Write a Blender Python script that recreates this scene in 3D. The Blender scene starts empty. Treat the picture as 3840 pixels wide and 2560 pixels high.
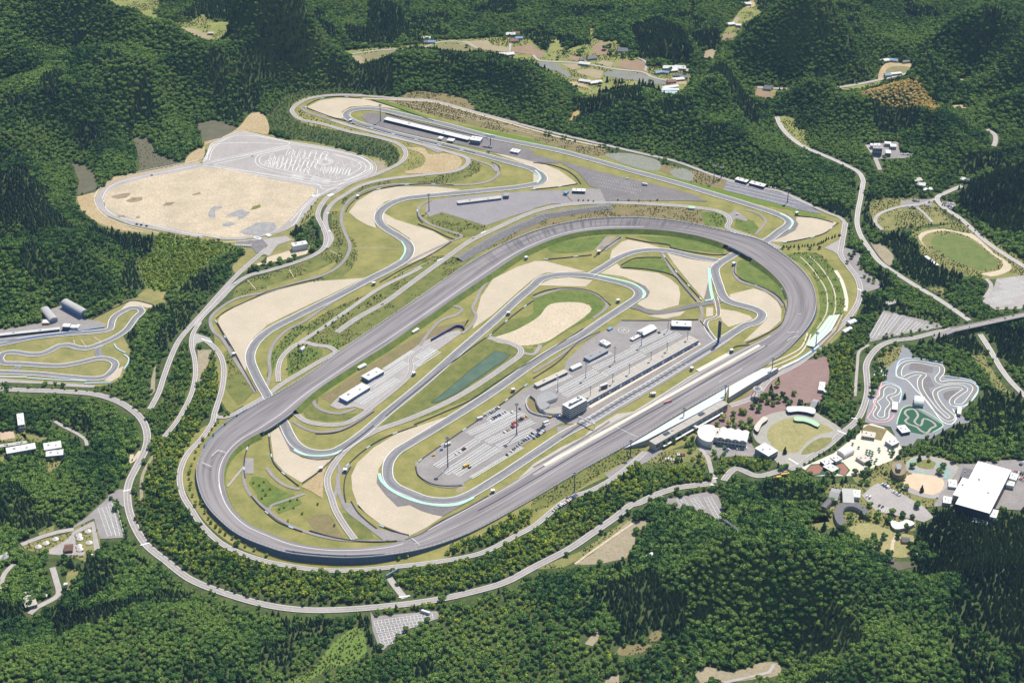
import bpy, bmesh, math, random
import numpy as np
from mathutils import Vector, Matrix
from mathutils.geometry import tessellate_polygon

R = math.radians
rnd = random.Random(7)
nrs = np.random.RandomState(11)
S = bpy.context.scene
COL = S.collection

# ------------------------------------------------------------------ camera, sky, sun, exposure
CAM_H = 1430.0
DEP = R(32.0)
FPX = 7200.0                       # focal length in pixels of a 3840 px wide picture
CAM_Y = -CAM_H / math.tan(DEP)
cd = bpy.data.cameras.new('camera')
cam = bpy.data.objects.new('camera', cd); COL.objects.link(cam)
cam.location = (0, CAM_Y, CAM_H); cam.rotation_euler = (math.pi/2 - DEP, 0, 0)
cd.sensor_width = 36; cd.lens = 36 * FPX / 3840; cd.clip_start = 5; cd.clip_end = 60000
S.camera = cam

SUN_AZ, SUN_EL = R(30), R(58)
sd = Vector((math.sin(SUN_AZ)*math.cos(SUN_EL), math.cos(SUN_AZ)*math.cos(SUN_EL), math.sin(SUN_EL)))
w = bpy.data.worlds.new('World'); S.world = w; w.use_nodes = True
nt = w.node_tree
sky = nt.nodes.new('ShaderNodeTexSky'); sky.sky_type = 'NISHITA'; sky.sun_disc = False
sky.sun_elevation = SUN_EL; sky.sun_rotation = SUN_AZ; sky.altitude = 300
nt.links.new(sky.outputs[0], nt.nodes['Background'].inputs[0])
nt.nodes['Background'].inputs[1].default_value = 0.115
ld = bpy.data.lights.new('sun', 'SUN'); ld.energy = 5.0; ld.angle = R(0.53); ld.color = (1, .95, .86)
lo = bpy.data.objects.new('sun', ld); COL.objects.link(lo)
lo.rotation_euler = sd.to_track_quat('Z', 'Y').to_euler(); lo.location = (300, 600, 1200)
S.view_settings.view_transform = 'Standard'; S.view_settings.look = 'None'
S.view_settings.exposure = 0.12; S.view_settings.gamma = 1
S.cycles.max_bounces = 4; S.cycles.diffuse_bounces = 2; S.cycles.glossy_bounces = 2
S.cycles.transparent_max_bounces = 6; S.cycles.volume_bounces = 0

# ------------------------------------------------------------------ photo coordinates -> world
TILES = {'A1': (0, 0, 2.24), 'A2': (1000, 0, 2.24), 'A3': (2000, 0, 2.24), 'A4': (2840, 0, 2.24),
         'B1': (0, 600, 2.24), 'B2': (1000, 600, 2.24), 'B3': (2000, 600, 2.24), 'B4': (2840, 600, 2.24),
         'C1': (0, 1200, 2.24), 'C2': (1000, 1200, 2.24), 'C3': (2000, 1200, 2.24), 'C4': (2840, 1200, 2.24),
         'D1': (0, 1860, 2.24), 'D2': (1000, 1860, 2.24), 'D3': (2000, 1860, 2.24), 'D4': (2840, 1860, 2.24),
         'M': (760, 460, 3.2), 'K': (0, 1080, 3.7333), 'G': (2440, 1300, 4.48), 'Q': (1960, 1380, 4.48),
         'O': (0, 0, 0.6125), 'N': (0, 0, 1.0)}
def px(s):
    """'B2 10,20 30,40 C2 5,5,3' -> rows (photo x, photo y, z)"""
    t = TILES['O']; out = []; z = 0.0
    for tok in s.split():
        if tok in TILES: t = TILES[tok]; continue
        if tok.startswith('z'): z = float(tok[1:]); continue
        v = [float(a) for a in tok.split(',')]
        out.append((t[0] + v[0]/t[2], t[1] + v[1]/t[2], v[2] if len(v) > 2 else z))
    return np.array(out)
def un(p):
    """photo rows with heights -> world xyz where the view ray meets that height"""
    p = np.atleast_2d(p)
    x = p[:, 0] - 1920; y = p[:, 1] - 1280; c, s = math.cos(DEP), math.sin(DEP)
    dy = FPX*c - y*s; dz = -FPX*s - y*c
    t = (p[:, 2] - CAM_H) / dz
    return np.stack([x*t, CAM_Y + dy*t, p[:, 2]], 1)
def W(s): return un(px(s))
def proj(x, y, z):
    c, s = math.cos(DEP), math.sin(DEP)
    ry = y - CAM_Y; rz = z - CAM_H
    d = ry*c - rz*s; u = ry*s + rz*c
    return 1920 + FPX*x/d, 1280 - FPX*u/d, d
def crom(P, closed=False, step=6.0):
    """Catmull-Rom through P, resampled about every step metres"""
    P = np.asarray(P, float); n = len(P)
    if n < 3 and not closed:
        L = np.linalg.norm(P[1]-P[0]); k = max(2, int(L/step)+1)
        return P[0] + (P[1]-P[0])*np.linspace(0, 1, k)[:, None]
    out = []
    m = n if closed else n-1
    for i in range(m):
        if closed: a, b, c_, d = P[(i-1) % n], P[i], P[(i+1) % n], P[(i+2) % n]
        else: a, b, c_, d = P[max(i-1, 0)], P[i], P[i+1], P[min(i+2, n-1)]
        # centripetal parametrisation keeps uneven spacing smooth
        t0 = 0; t1 = t0 + max(np.linalg.norm(b-a), 1e-3)**.5; t2 = t1 + max(np.linalg.norm(c_-b), 1e-3)**.5
        t3 = t2 + max(np.linalg.norm(d-c_), 1e-3)**.5
        k = max(1, int(np.linalg.norm(c_-b)/step))
        for t in np.linspace(t1, t2, k, endpoint=False):
            A1 = (t1-t)/(t1-t0)*a + (t-t0)/(t1-t0)*b
            A2 = (t2-t)/(t2-t1)*b + (t-t1)/(t2-t1)*c_
            A3 = (t3-t)/(t3-t2)*c_ + (t-t2)/(t3-t2)*d
            B1 = (t2-t)/(t2-t0)*A1 + (t-t0)/(t2-t0)*A2
            B2 = (t3-t)/(t3-t1)*A2 + (t-t1)/(t3-t1)*A3
            out.append((t2-t)/(t2-t1)*B1 + (t-t1)/(t2-t1)*B2)
    if not closed: out.append(P[-1])
    return np.array(out)
def normals2(P, closed=False):
    if closed: T = np.roll(P, -1, 0) - np.roll(P, 1, 0)
    else: T = np.gradient(P, axis=0)
    T = T[:, :2]; T = T/np.maximum(np.linalg.norm(T, axis=1), 1e-6)[:, None]
    return np.stack([-T[:, 1], T[:, 0]], 1)
def resamp(P, n):
    P = np.asarray(P, float); d = np.r_[0, np.cumsum(np.linalg.norm(np.diff(P, axis=0), axis=1))]
    t = np.linspace(0, d[-1], n)
    return np.stack([np.interp(t, d, P[:, k]) for k in range(P.shape[1])], 1)

# ------------------------------------------------------------------ objects
def trim(s):
    while len(s.split()) > 16 and ' the ' in s: s = s.replace(' the ', ' ', 1)
    return s
def tag(o, label=None, cat=None, group=None, kind=None):
    if label: o['label'] = trim(label)
    if cat: o['category'] = cat
    if group: o['group'] = group
    if kind: o['kind'] = kind
    return o
def empty(name, loc, rz=0):
    o = bpy.data.objects.new(name, None); COL.objects.link(o); o.location = loc
    o.rotation_euler = (0, 0, rz); o.empty_display_size = 2
    return o
def mesh_obj(name, V, F, m, parent=None, uv=None, smooth=False):
    me = bpy.data.meshes.new(name)
    me.from_pydata([tuple(map(float, v)) for v in V], [], [tuple(int(i) for i in f) for f in F])
    if uv is not None:
        ul = me.uv_layers.new(name='UVMap')
        idx = np.zeros(len(me.loops), int); me.loops.foreach_get('vertex_index', idx)
        ul.data.foreach_set('uv', np.asarray(uv, float)[idx].ravel())
    if m: me.materials.append(m)
    if smooth: me.shade_smooth()
    me.update()
    o = bpy.data.objects.new(name, me); COL.objects.link(o)
    if parent: o.parent = parent
    return o
class MB:
    """collects boxes, tubes, prisms into ONE mesh"""
    def __init__(s): s.V = []; s.F = []
    def add(s, V, F):
        n = len(s.V); s.V += [tuple(v) for v in V]; s.F += [tuple(i+n for i in f) for f in F]; return s
    def box(s, c, d, rz=0):
        x, y, z = d[0]/2, d[1]/2, d[2]/2; cs, sn = math.cos(rz), math.sin(rz)
        V = [(c[0]+a*x*cs-b*y*sn, c[1]+a*x*sn+b*y*cs, c[2]+e*z) for e in (-1, 1) for a, b in ((-1, -1), (1, -1), (1, 1), (-1, 1))]
        return s.add(V, [(3, 2, 1, 0), (4, 5, 6, 7), (0, 1, 5, 4), (1, 2, 6, 5), (2, 3, 7, 6), (3, 0, 4, 7)])
    def tube(s, a, b, r0, r1=None, n=8):
        r1 = r0 if r1 is None else r1; a = Vector(a); b = Vector(b); q = (b-a).to_track_quat('Z', 'Y')
        V = [a + q @ Vector((math.cos(2*math.pi*i/n)*r0, math.sin(2*math.pi*i/n)*r0, 0)) for i in range(n)]
        V += [b + q @ Vector((math.cos(2*math.pi*i/n)*r1, math.sin(2*math.pi*i/n)*r1, 0)) for i in range(n)]
        F = [(i, (i+1) % n, n+(i+1) % n, n+i) for i in range(n)] + [tuple(range(n))[::-1], tuple(range(n, 2*n))]
        return s.add(V, F)
    def prism(s, pts, z0, z1):
        n = len(pts); V = [(p[0], p[1], z0) for p in pts] + [(p[0], p[1], z1) for p in pts]
        A = sum(pts[i][0]*pts[(i+1) % n][1]-pts[(i+1) % n][0]*pts[i][1] for i in range(n))
        if A < 0: V = V[:n][::-1] + V[n:][::-1]
        tri = tessellate_polygon([[Vector(v) for v in V[n:]]])
        F = [(i, (i+1) % n, n+(i+1) % n, n+i) for i in range(n)] + [tuple(range(n))[::-1]]
        F += [tuple(n+i for i in t) for t in tri]
        return s.add(V, F)
    def build(s, name, m, parent=None, smooth=False): return mesh_obj(name, s.V, s.F, m, parent, smooth=smooth)

# ------------------------------------------------------------------ materials
MATS = {}
def nodes(name):
    m = bpy.data.materials.new(name); m.use_nodes = True
    t = m.node_tree; b = t.nodes['Principled BSDF']; return m, t, b
def mat(name, c1, c2=None, scale=.05, rough=.85, c3=None, scale3=.07, f3=.5, metal=0, stretch=None, uv=False, spec=.3, contrast=(.35, .65), bump=0, detail=6):
    if name in MATS: return MATS[name]
    m, t, b = nodes(name); N, L = t.nodes.new, t.links.new
    b.inputs['Roughness'].default_value = rough; b.inputs['Metallic'].default_value = metal
    b.inputs['Specular IOR Level'].default_value = spec
    b.inputs['Base Color'].default_value = (*c1, 1)
    if c2 is not None:
        if uv: src = N('ShaderNodeUVMap').outputs[0]
        else: src = N('ShaderNodeNewGeometry').outputs['Position']
        if stretch:
            mp = N('ShaderNodeMapping'); mp.inputs['Scale'].default_value = stretch; L(src, mp.inputs[0]); src2 = mp.outputs[0]
        else: src2 = src
        n1 = N('ShaderNodeTexNoise'); n1.inputs['Scale'].default_value = scale; n1.inputs['Detail'].default_value = detail
        n1.inputs['Roughness'].default_value = .74; L(src2, n1.inputs['Vector'])
        mr = N('ShaderNodeMapRange'); mr.inputs[1].default_value = contrast[0]; mr.inputs[2].default_value = contrast[1]; L(n1.outputs[0], mr.inputs[0])
        mx = N('ShaderNodeMix'); mx.data_type = 'RGBA'; mx.inputs[6].default_value = (*c1, 1); mx.inputs[7].default_value = (*c2, 1)
        L(mr.outputs[0], mx.inputs[0]); out = mx.outputs[2]
        if c3 is not None:
            n2 = N('ShaderNodeTexNoise'); n2.inputs['Scale'].default_value = scale3; n2.inputs['Detail'].default_value = 5; L(src, n2.inputs['Vector'])
            m2 = N('ShaderNodeMapRange'); m2.inputs[1].default_value = .47; m2.inputs[2].default_value = .62; m2.inputs[4].default_value = f3; L(n2.outputs[0], m2.inputs[0])
            x2 = N('ShaderNodeMix'); x2.data_type = 'RGBA'; L(m2.outputs[0], x2.inputs[0]); L(out, x2.inputs[6]); x2.inputs[7].default_value = (*c3, 1); out = x2.outputs[2]
        L(out, b.inputs['Base Color'])
        if bump:
            bn = N('ShaderNodeBump'); bn.inputs['Strength'].default_value = 1; bn.inputs['Distance'].default_value = bump
            L(n1.outputs[0], bn.inputs['Height']); L(bn.outputs[0], b.inputs['Normal'])
    MATS[name] = m; return m
# ------------------------------------------------------------------ the place, traced in photo coordinates (tile x,y)
AREAS = []      # name, material key, level, points, smooth, clears forest
def A(name, m, lvl, pts, smooth=False, clear=True): AREAS.append((name, m, lvl, pts, smooth, clear))
# grass ground of the whole circuit
A('circuit_grass', 'grass', .05, 'O 530,690 575,655 690,610 765,580 795,555 770,510 745,440 770,412 880,395 915,370 905,335 830,310 700,285 668,262 672,240 700,224 790,217 900,222 1000,232 1190,290 1330,335 1460,372 1600,405 1800,470 1900,488 1942,510 1940,560 1935,590 1965,640 1975,700 1940,760 1880,810 1800,850 1720,905 1690,960 1600,1010 1520,1040 1480,1060 1340,1120 1200,1215 1080,1260 960,1300 860,1310 740,1312 620,1285 520,1240 450,1170 412,1080 420,1030 460,985 520,955 560,930 540,960 500,900 490,760 480,740', True)
A('grass_verge', 'grass2', .06, 'B1 1000,170 1100,120 1700,-10 1780,-60 M 0,300 80,180 380,90 560,100 540,40 560,-60 760,0 760,100 920,180 1400,250 1900,380 2180,450 2215,560 2100,660 1700,800 1300,1150 1050,1350 1300,1500 1000,1600 600,1600 B1 2240,800 2000,960 1950,900 2060,760 1900,700 1400,640 1000,600 800,520 680,400 640,320 780,290', True)
A('wear_strip', 'tan2', .12, 'C2 1590,1440 1640,1380 1680,1400 1620,1450', True)
A('rough_bank', 'bank', .2, 'C2 60,1420 250,1480 100,1560 0,1568 0,1440', True)
A('rough_bank', 'bank', .2, 'D2 640,140 760,170 870,290 900,350 780,365 700,260', True)
A('brown_bank', 'bankb', .2, 'D2 350,180 520,150 600,280 640,350 480,330 380,260', True)
A('rough_bank', 'bank', .2, 'B2 620,700 700,640 760,760 720,900 600,1000 430,1060 300,1100 420,980 560,900', True)
A('rough_bank', 'bank2', .19, 'C2 1300,790 1560,660 1900,440 2240,230 2240,300 1960,490 1700,640 1400,790 1280,830')
A('kart_grass', 'grass2', .055, 'K -400,560 -400,1330 0,1330 600,1330 1330,1390 1700,1260 1760,1100 1830,900 1720,640 1760,540 2000,330 2150,270 2240,80 2050,20 1950,120 1700,200 1480,330 1280,430 1000,600 500,640 0,690', True)
A('west_field_grass', 'grass2', .05, 'B1 1230,1080 1400,1110 1390,1200 1290,1210 1150,1140')
# forest-side clearings and cut slopes
A('hillside_cut', 'cut', .22, 'A1 1640,1050 1800,1010 1950,1060 2010,1080 1850,1160 1700,1200 1690,1120')
A('hillside_cut', 'cut', .22, 'A1 1120,1170 1180,1145 1250,1170 1310,1290 1400,1330 1530,1370 1400,1430 1130,1490 1180,1400 1150,1260')
A('hillside_cut', 'cut', .22, 'B1 600,30 680,40 790,100 800,190 830,235 700,285 650,300 660,160')
A('dirt_verge', 'tan', .24, 'B1 645,310 800,270 960,140 1060,130 1700,0 1600,110 1200,170 950,270 850,380 900,480 1100,570 1300,620 1000,590 800,520 680,420')
A('dirt_verge', 'tan', .24, 'A1 1980,1090 2120,950 2180,945 2240,1000 2240,1130 2100,1110 A1 1620,1220 1700,1200 1720,1240 1700,1330 1560,1380 1590,1300', True)
A('valley_meadow', 'meadow', .05, 'A1 800,-30 900,60 1050,130 1190,160 1240,200 1400,240 1500,240 1650,310 1780,345 1960,300 1960,190 1780,180 1700,120 1600,190 1400,190 1310,130 1340,0 1340,-30')
A('rice_field', 'field_wet', .3, 'A1 1200,170 1290,180 1390,235 1330,240 1230,200', True)
A('rice_field', 'field_tan', .3, 'A1 1500,235 1650,250 1790,330 1700,320 1560,270', True)
A('valley_meadow', 'meadow', .05, 'A2 630,430 850,410 1100,395 1300,370 1420,340 1700,330 2000,310 2240,340 2240,520 2100,500 1900,440 1700,420 1400,400 1250,385 1080,440 850,520 790,570 760,500 700,450')
A('rice_field', 'field_olive', .3, 'A2 800,470 1110,415 1050,450 850,520', True)
A('rice_field', 'field_tan', .3, 'A2 710,470 790,470 820,500 790,550')
A('rice_field', 'field_olive', .3, 'A2 1440,385 1560,375 1690,390 1720,430 1600,430 1420,410', True)
A('rice_field', 'field_tan', .31, 'A2 1640,350 1850,340 1900,380 2030,400 2030,440 1900,430 1760,410 1650,370')
A('rice_field', 'field_brown', .32, 'A2 2060,400 2240,370 2240,465 2060,440')
A('valley_meadow', 'meadow', .055, 'A3 0,370 120,440 160,320 210,330 230,400 350,400 440,370 480,380 480,230 500,240 500,320 600,350 700,340 800,480 870,490 980,560 1290,590 1330,640 1290,720 1200,800 1090,790 1000,710 760,720 650,750 560,760 530,830 400,800 360,720 290,680 0,540')
A('rice_field', 'field_brown', .34, 'A3 0,400 100,440 70,490 0,480')
A('rice_field', 'field_wet', .35, 'A3 40,530 160,530 250,580 310,630 300,660 200,600 40,560', True)
A('rice_field', 'field_brown', .34, 'A3 510,380 570,355 640,380 600,460 540,470 500,430', True)
A('rice_field', 'field_brown', .34, 'A3 280,490 310,470 420,485 400,520 330,510')
A('rice_field', 'field_tan', .34, 'A3 230,540 390,535 400,570 330,590')
A('rice_field', 'field_tan', .34, 'A3 360,600 470,575 590,600 560,670 380,620')
A('rice_field', 'field_tan', .34, 'A3 530,530 590,510 680,530 650,570')
A('rice_field', 'field_brown', .34, 'A3 690,560 740,510 930,515 935,600 850,595')
A('rice_field', 'field_wet', .34, 'A3 590,610 700,595 860,610 1000,650 1110,690 1120,715 960,710 870,680 700,660 600,640')
A('rice_field', 'field_olive', .345, 'A3 310,640 430,660 440,680 310,670')
A('rice_field', 'field_olive', .38, 'A3 800,610 850,620 810,640 780,630')
A('dirt_yard', 'tan', .34, 'A3 300,690 400,690 540,790 450,740 330,720')
A('dirt_yard', 'tan', .34, 'A3 1100,660 1290,690 1280,710 1140,710')
A('ochre_pit', 'ochre', .3, 'A3 305,1010 340,940 390,925 385,960 320,1015')
A('valley_meadow', 'meadow', .06, 'A3 1790,40 1860,0 1870,60 1920,100 1840,150 1740,230 1690,330 1590,360 1580,300 1640,220 1700,130')
A('rice_field', 'field_brown', .34, 'A3 1580,350 1600,290 1690,285 1680,320')
A('rice_field', 'field_tan', .34, 'A3 1670,200 1700,140 1740,150 1700,210')
A('dirt_yard', 'tan', .34, 'A3 1790,70 1810,10 1860,5 1860,60')
A('rice_field', 'field_tan', .36, 'A3 1440,500 1450,430 1500,415 1530,430 1500,510', True)
A('rice_field', 'field_brown', .34, 'A3 1850,750 1930,750 2040,800 1990,825 1870,815 A3 1850,760')
A('farm_yard', 'tan', .32, 'A4 1050,560 1110,525 1300,540 1290,600 1210,640 1080,650 1020,670', True)
A('fish_pond', 'field_olive', .4, 'A4 1080,590 1140,560 1290,570 1270,610 1180,620 1090,625', True)
A('roadside_meadow', 'meadow', .05, 'A4 670,740 900,700 1030,680 1050,700 850,750 700,760')
A('roadside_meadow', 'meadow', .05, 'A4 0,730 180,760 120,830 0,830')
A('roadside_meadow', 'meadow', .05, 'A4 170,975 310,1000 330,1080 420,1100 400,1180 440,1240 320,1180 220,1080', True)
A('works_yard', 'paved', .5, 'A4 930,1215 1180,1190 1200,1290 1310,1300 1280,1330 1000,1340')
A('hill_clearing', 'tan', .3, 'A4 1640,890 1750,880 1760,910 1660,930', True)
A('clearing_grass', 'grass3', .07, 'B4 970,350 1290,320 1450,340 1620,490 1700,520 1480,540 1050,590 990,540', True)
A('clearing_grass', 'grass3', .08, 'B4 1280,600 1450,570 1720,540 1900,640 2240,860 2240,960 1920,1000 1700,960 1530,890 1390,800 1350,680', True)
A('oval_field', 'grass4', .2, 'B4 1480,650 1650,620 1800,680 2000,830 2020,880 1900,930 1720,880 1550,790 1470,720', True)
A('dirt_loop', 'sand', .28, 'B4 1350,640 1380,610 1560,580 1720,610 1800,620 2000,790 2130,880 2120,930 1960,980 1880,960 2040,920 2060,860 1980,800 1780,650 1600,600 1430,620 1380,680 1450,760 1400,720', True)
A('clearing_grass', 'grass3', .09, 'B4 1420,1070 1570,1075 1560,1150')
A('dirt_yard', 'tan2', .3, 'B4 960,690 1040,710 1140,800 1140,850 1110,890 1010,790', True)
A('clearing_grass', 'grass3', .09, 'C4 1790,300 1900,280 1960,400 2050,520 2150,640 1990,560 1900,420')
# bank colours inside the circuit
A('rough_bank', 'bank', .2, 'B2 620,300 760,220 980,165 1400,140 1650,100 1700,50 1730,60 1690,150 1500,195 1100,190 850,240 700,310 640,380')
A('rough_bank', 'bank', .2, 'B2 545,430 620,440 610,560 650,640 690,700 660,780 560,860 440,920 0,1060 B1 2240,1070 1950,1160 1980,1080 2100,1000 2240,965 B2 0,960 250,880 440,800 530,740 545,600')
A('rough_bank', 'bank', .2, 'A2 1690,1320 1760,1340 1800,1400 1790,1440 1650,1510 1500,1530 1000,1560 1100,1530 1500,1480 1640,1430 1700,1390')
A('rough_bank', 'bank', .2, 'B2 340,1400 600,1230 900,1100 1300,840 1480,800 1600,820 1760,780 1700,850 1350,1090 1040,1310 850,1440 620,1560 600,1470 420,1568', True)
A('rough_bank', 'bank', .2, 'B2 1340,480 1480,450 1860,570 1740,640 1600,650 1400,560')
A('brown_bank', 'bankb', .21, 'B2 1640,840 1900,720 2240,520 B3 0,470 400,420 650,385 900,385 1300,410 1600,450 1650,500 1620,570 1400,545 1000,485 600,480 300,510 0,580 B2 2240,580 1900,730')
A('rough_bank', 'bank2', .23, 'B3 1400,440 1560,440 1650,490 1620,570 1440,540')
A('rough_bank', 'bank2', .2, 'B3 1700,500 1850,510 1890,570 1860,630 1690,560')
A('rough_bank', 'bank2', .2, 'B3 870,640 1200,650 1450,690 1600,740 1600,790 1200,740')
A('rough_bank', 'bank2', .2, 'B3 120,730 400,660 640,640 520,750 320,780 160,775', True)
A('tan_bank', 'tan2', .2, 'B3 510,755 620,640 700,640 560,765')
A('rough_bank', 'bank2', .2, 'B3 1720,850 1850,840 2000,960 2100,1080 2115,1180 1980,1090 1760,1020 1710,920', True)
A('rough_bank', 'bank2', .2, 'B3 750,900 850,840 1050,820 1150,950 900,915', True)
A('rough_bank', 'bank2', .22, 'B3 0,1150 200,1100 400,1095 530,1130 600,1210 560,1290 300,1420 80,1568 0,1568 0,1530 200,1400 460,1260 480,1210 200,1215 0,1340')
A('dirt_hollow', 'sand', .28, 'B3 -350,1510 -150,1430 40,1320 150,1210 430,1205 490,1250 440,1310 250,1440 100,1530 -100,1560', True)
A('tan_bank', 'bankb', .2, 'C2 540,700 450,640 560,580 1100,230 1420,60 1700,0 1740,-100 1640,90 1500,120 1220,240 980,400 860,520 600,640')
A('rough_bank', 'bank', .2, 'C2 1000,850 1280,620 1500,420 1800,190 2000,10 2240,-20 2240,80 2060,110 2000,180 2240,260 2240,380 1750,640 1300,800 950,910', True)
A('rough_bank', 'bank2', .24, 'C2 2000,120 2240,-60 C3 160,-100 200,-20 0,160')
A('rough_bank', 'bank', .2, 'C2 300,760 370,620 440,640 420,760 560,800 760,780 700,830 500,850 330,820')
A('rough_bank', 'bank2', .2, 'C2 50,260 110,190 230,60 480,20 300,100 180,220 100,330 60,420 20,520 0,460')
A('rough_bank', 'bank2', .2, 'C2 180,470 170,300 260,210 470,250 470,300 260,430')
A('rough_bank', 'bank2', .2, 'C2 370,190 420,70 600,110 640,200 600,250 480,210')
A('rough_bank', 'bank', .2, 'C3 0,1500 740,1085 930,1090 900,1130 620,1260 250,1500 0,1600', True)
A('mown_bank', 'bank2', .2, 'B4 230,800 330,780 500,780 560,830 650,930 720,1080 735,1220 700,1300 600,1300 520,1420 400,1530 470,1400 520,1300 520,1150 480,1000 380,880', True)
A('mown_bank', 'bank', .2, 'C1 1950,200 2130,610 2040,700 2000,720 1910,600 1900,560 1920,400 1880,280')
A('shrub_patch', 'bank2', .25, 'C1 2090,1370 2120,1310 2240,1330 C2 30,1370 200,1470 250,1480 100,1560 0,1568 C1 2190,1568 2150,1450')
A('shrub_patch', 'bank2', .25, 'D2 70,110 180,30 280,30 300,60 200,110 100,150')
A('brown_bank', 'bankb', .2, 'A2 900,840 1130,850 1400,860 1700,945 2000,1030 2240,1100 A3 0,1105 300,1180 600,1250 650,1290 500,1310 0,1180 A2 2240,1160 1900,1090 1400,970 1100,880', True)
A('bright_hedge_bank', 'hedge', .25, 'A2 880,835 1000,850 1150,895 1300,960 1420,1010 1650,1060 1900,1100 2240,1170 A3 0,1180 300,1260 700,1375 1100,1480 1400,1548 B3 1400,205 1900,320 2240,405 B4 360,425 580,480 570,492 300,450 B3 2180,425 1800,350 1300,235 800,95 420,-10 A3 0,1210 A2 2240,1215 1700,1100 1400,1050 1200,990 1080,940', False)
A('brown_bank', 'bankb', .2, 'A2 1170,840 1150,800 1230,770 1500,790 1700,850 1740,920 1700,930 1400,840', True)
A('rubble_slope', 'rubble', .3, 'A3 600,1300 800,1290 1060,1360 1040,1440 800,1390', True)
A('rubble_slope', 'rubble', .3, 'B3 1150,90 1250,70 1340,110 1330,180 1180,140', True)
A('brown_bank', 'bankb', .2, 'B3 1060,30 1200,60 1500,120 1620,170 1600,250 1340,190 1050,90')
A('terrace_stand', 'terrace', .5, 'B3 1620,175 2240,320 B4 360,340 520,440 540,460 300,410 B3 2160,400 1600,255')
A('clearing_tan', 'tan2', .3, 'C1 1660,250 1780,250 1760,330 1700,520 1660,520')
A('clearing_tan', 'tan2', .3, 'C1 1270,500 1300,380 1310,380 1300,600 1260,640')
A('roadside_dirt', 'tan2', .26, 'D3 340,580 500,480 800,210 970,200 980,240 860,300 850,400 780,520 560,570')
A('clearing_grass', 'grass3', .1, 'D3 0,615 400,460 780,200 840,190 600,430 400,520 250,600')
A('small_clearing', 'tan2', .26, 'D3 950,530 1010,470 1040,460 1000,510')
A('small_clearing', 'bankb', .26, 'D3 470,920 460,870 510,860 510,940', True)
A('small_clearing', 'bankb', .26, 'D3 690,1330 720,1270 950,1240 1000,1250 900,1320 760,1340', True)
A('small_clearing', 'bankb', .26, 'D3 980,1230 970,1170 1020,1110 1100,1160 1050,1210', True)
A('small_clearing', 'tan2', .26, 'D3 600,1568 620,1520 720,1500 720,1568')
A('small_clearing', 'tan2', .26, 'D3 430,1240 480,1180 560,1110 560,1150 500,1260', True)
A('log_yard', 'tan2', .26, 'D3 1360,1500 1450,1430 1650,1480 1900,1400 2060,1400 2070,1500 1900,1530 1600,1568 1400,1568', True)
A('bright_clearing', 'meadow2', .1, 'D2 150,1568 330,1490 450,1370 560,1230 770,1095 830,1330 700,1400 500,1470 300,1568', True)
A('clearing_grass', 'grass3', .1, 'D1 570,640 650,590 640,700 580,790 560,760', True)
A('clearing_grass', 'grass3', .1, 'D1 320,310 460,240 450,290 330,330')
A('park_ground', 'grass3', .1, 'D1 180,430 330,370 500,330 600,300 620,270 780,210 830,430 740,500 740,560 640,520 430,490 260,460', True)
A('hotel_garden', 'grass3', .1, 'C1 120,900 210,870 220,1010 0,1020 0,940 C1 250,960 400,990 370,1030 250,1020')
A('hotel_terrace', 'pinkpave', .3, 'C1 0,940 110,930 130,990 0,1010')
A('clearing_grass', 'grass3', .12, 'C1 400,1190 520,1180 480,1240 400,1290')
A('lawn', 'grass3', .12, 'C1 0,1150 60,1130 40,1200 0,1190')
A('lawn', 'lawn', .2, 'D4 770,270 850,230 1000,240 1180,310 1310,330 1310,400 1270,510 1140,510 1070,480 900,380', True)
A('field_dirt', 'cut', .25, 'D4 1130,630 1120,560 1290,555 1370,590 1290,600', True)
A('village_ground', 'grass3', .1, 'D4 420,120 560,150 640,260 540,290 410,240 C4 1500,1300 2240,1170 2240,1568 1500,1568')
A('village_ground', 'grass3', .1, 'D4 550,110 560,-10 600,-90 700,-110 870,-90 910,20 960,70 1330,190 1330,290 1180,310 1000,260 780,275 640,265')
A('park_ground', 'grass3', .09, 'C4 960,1480 800,1320 980,1230 1130,1180 1250,1150 1400,1130 1620,1170 1700,1210 1640,1330 1550,1440 1500,1520 1250,1568 900,1568', True)
A('clearing_grass', 'grass3', .09, 'C3 930,1170 1000,1100 1500,1060 1560,1120 1450,1210 1300,1190 1150,1200 940,1200')
A('roadside_verge', 'grass3', .09, 'C4 1010,330 1100,220 1250,240 1180,330 1080,410', True)
A('undergrowth', 'meadow2', .03, 'B1 1310,640 1350,620 1650,660 1900,710 2020,740 1900,770 1760,840 1700,930 1500,1080 1400,1110 1230,1080 1200,1000 1150,870 1290,760')
A('undergrowth', 'under', .03, 'C1 1560,170 1600,330 1620,480 1580,640 1480,840 1400,950 1250,1000 1260,800 1330,720 1390,600 1430,480 1490,300')
A('undergrowth', 'under', .03, 'C1 1790,330 1840,500 1790,700 1700,860 1560,1070 1500,1250 1490,1380 1540,1500 1560,1568 1210,1568 1180,1400 1250,1150 1300,1000 1440,950 1620,700 1680,450')
A('undergrowth', 'under', .03, 'D1 1120,-10 1540,-10 1600,120 1700,270 1850,410 2000,490 2240,560 D2 150,600 400,640 700,645 950,620 1000,760 950,860 700,880 400,880 0,850 D1 2240,840 1900,760 1600,630 1420,480 1260,330 1150,150')
A('undergrowth', 'under', .03, 'D2 1020,680 1090,640 1450,590 1800,530 2050,370 2240,320 D3 0,300 200,190 500,-60 C3 860,1210 1300,1170 1440,1200 1480,1340 1300,1380 1150,1390 950,1460 800,1540 D3 700,130 400,330 0,560 D2 2000,680 1600,790 1250,800 1100,760')
A('undergrowth', 'under', .03, 'C3 1540,1200 1700,1150 1900,1160 2000,1180 2020,1230 1900,1270 1700,1290 1600,1330 1540,1300')
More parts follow.
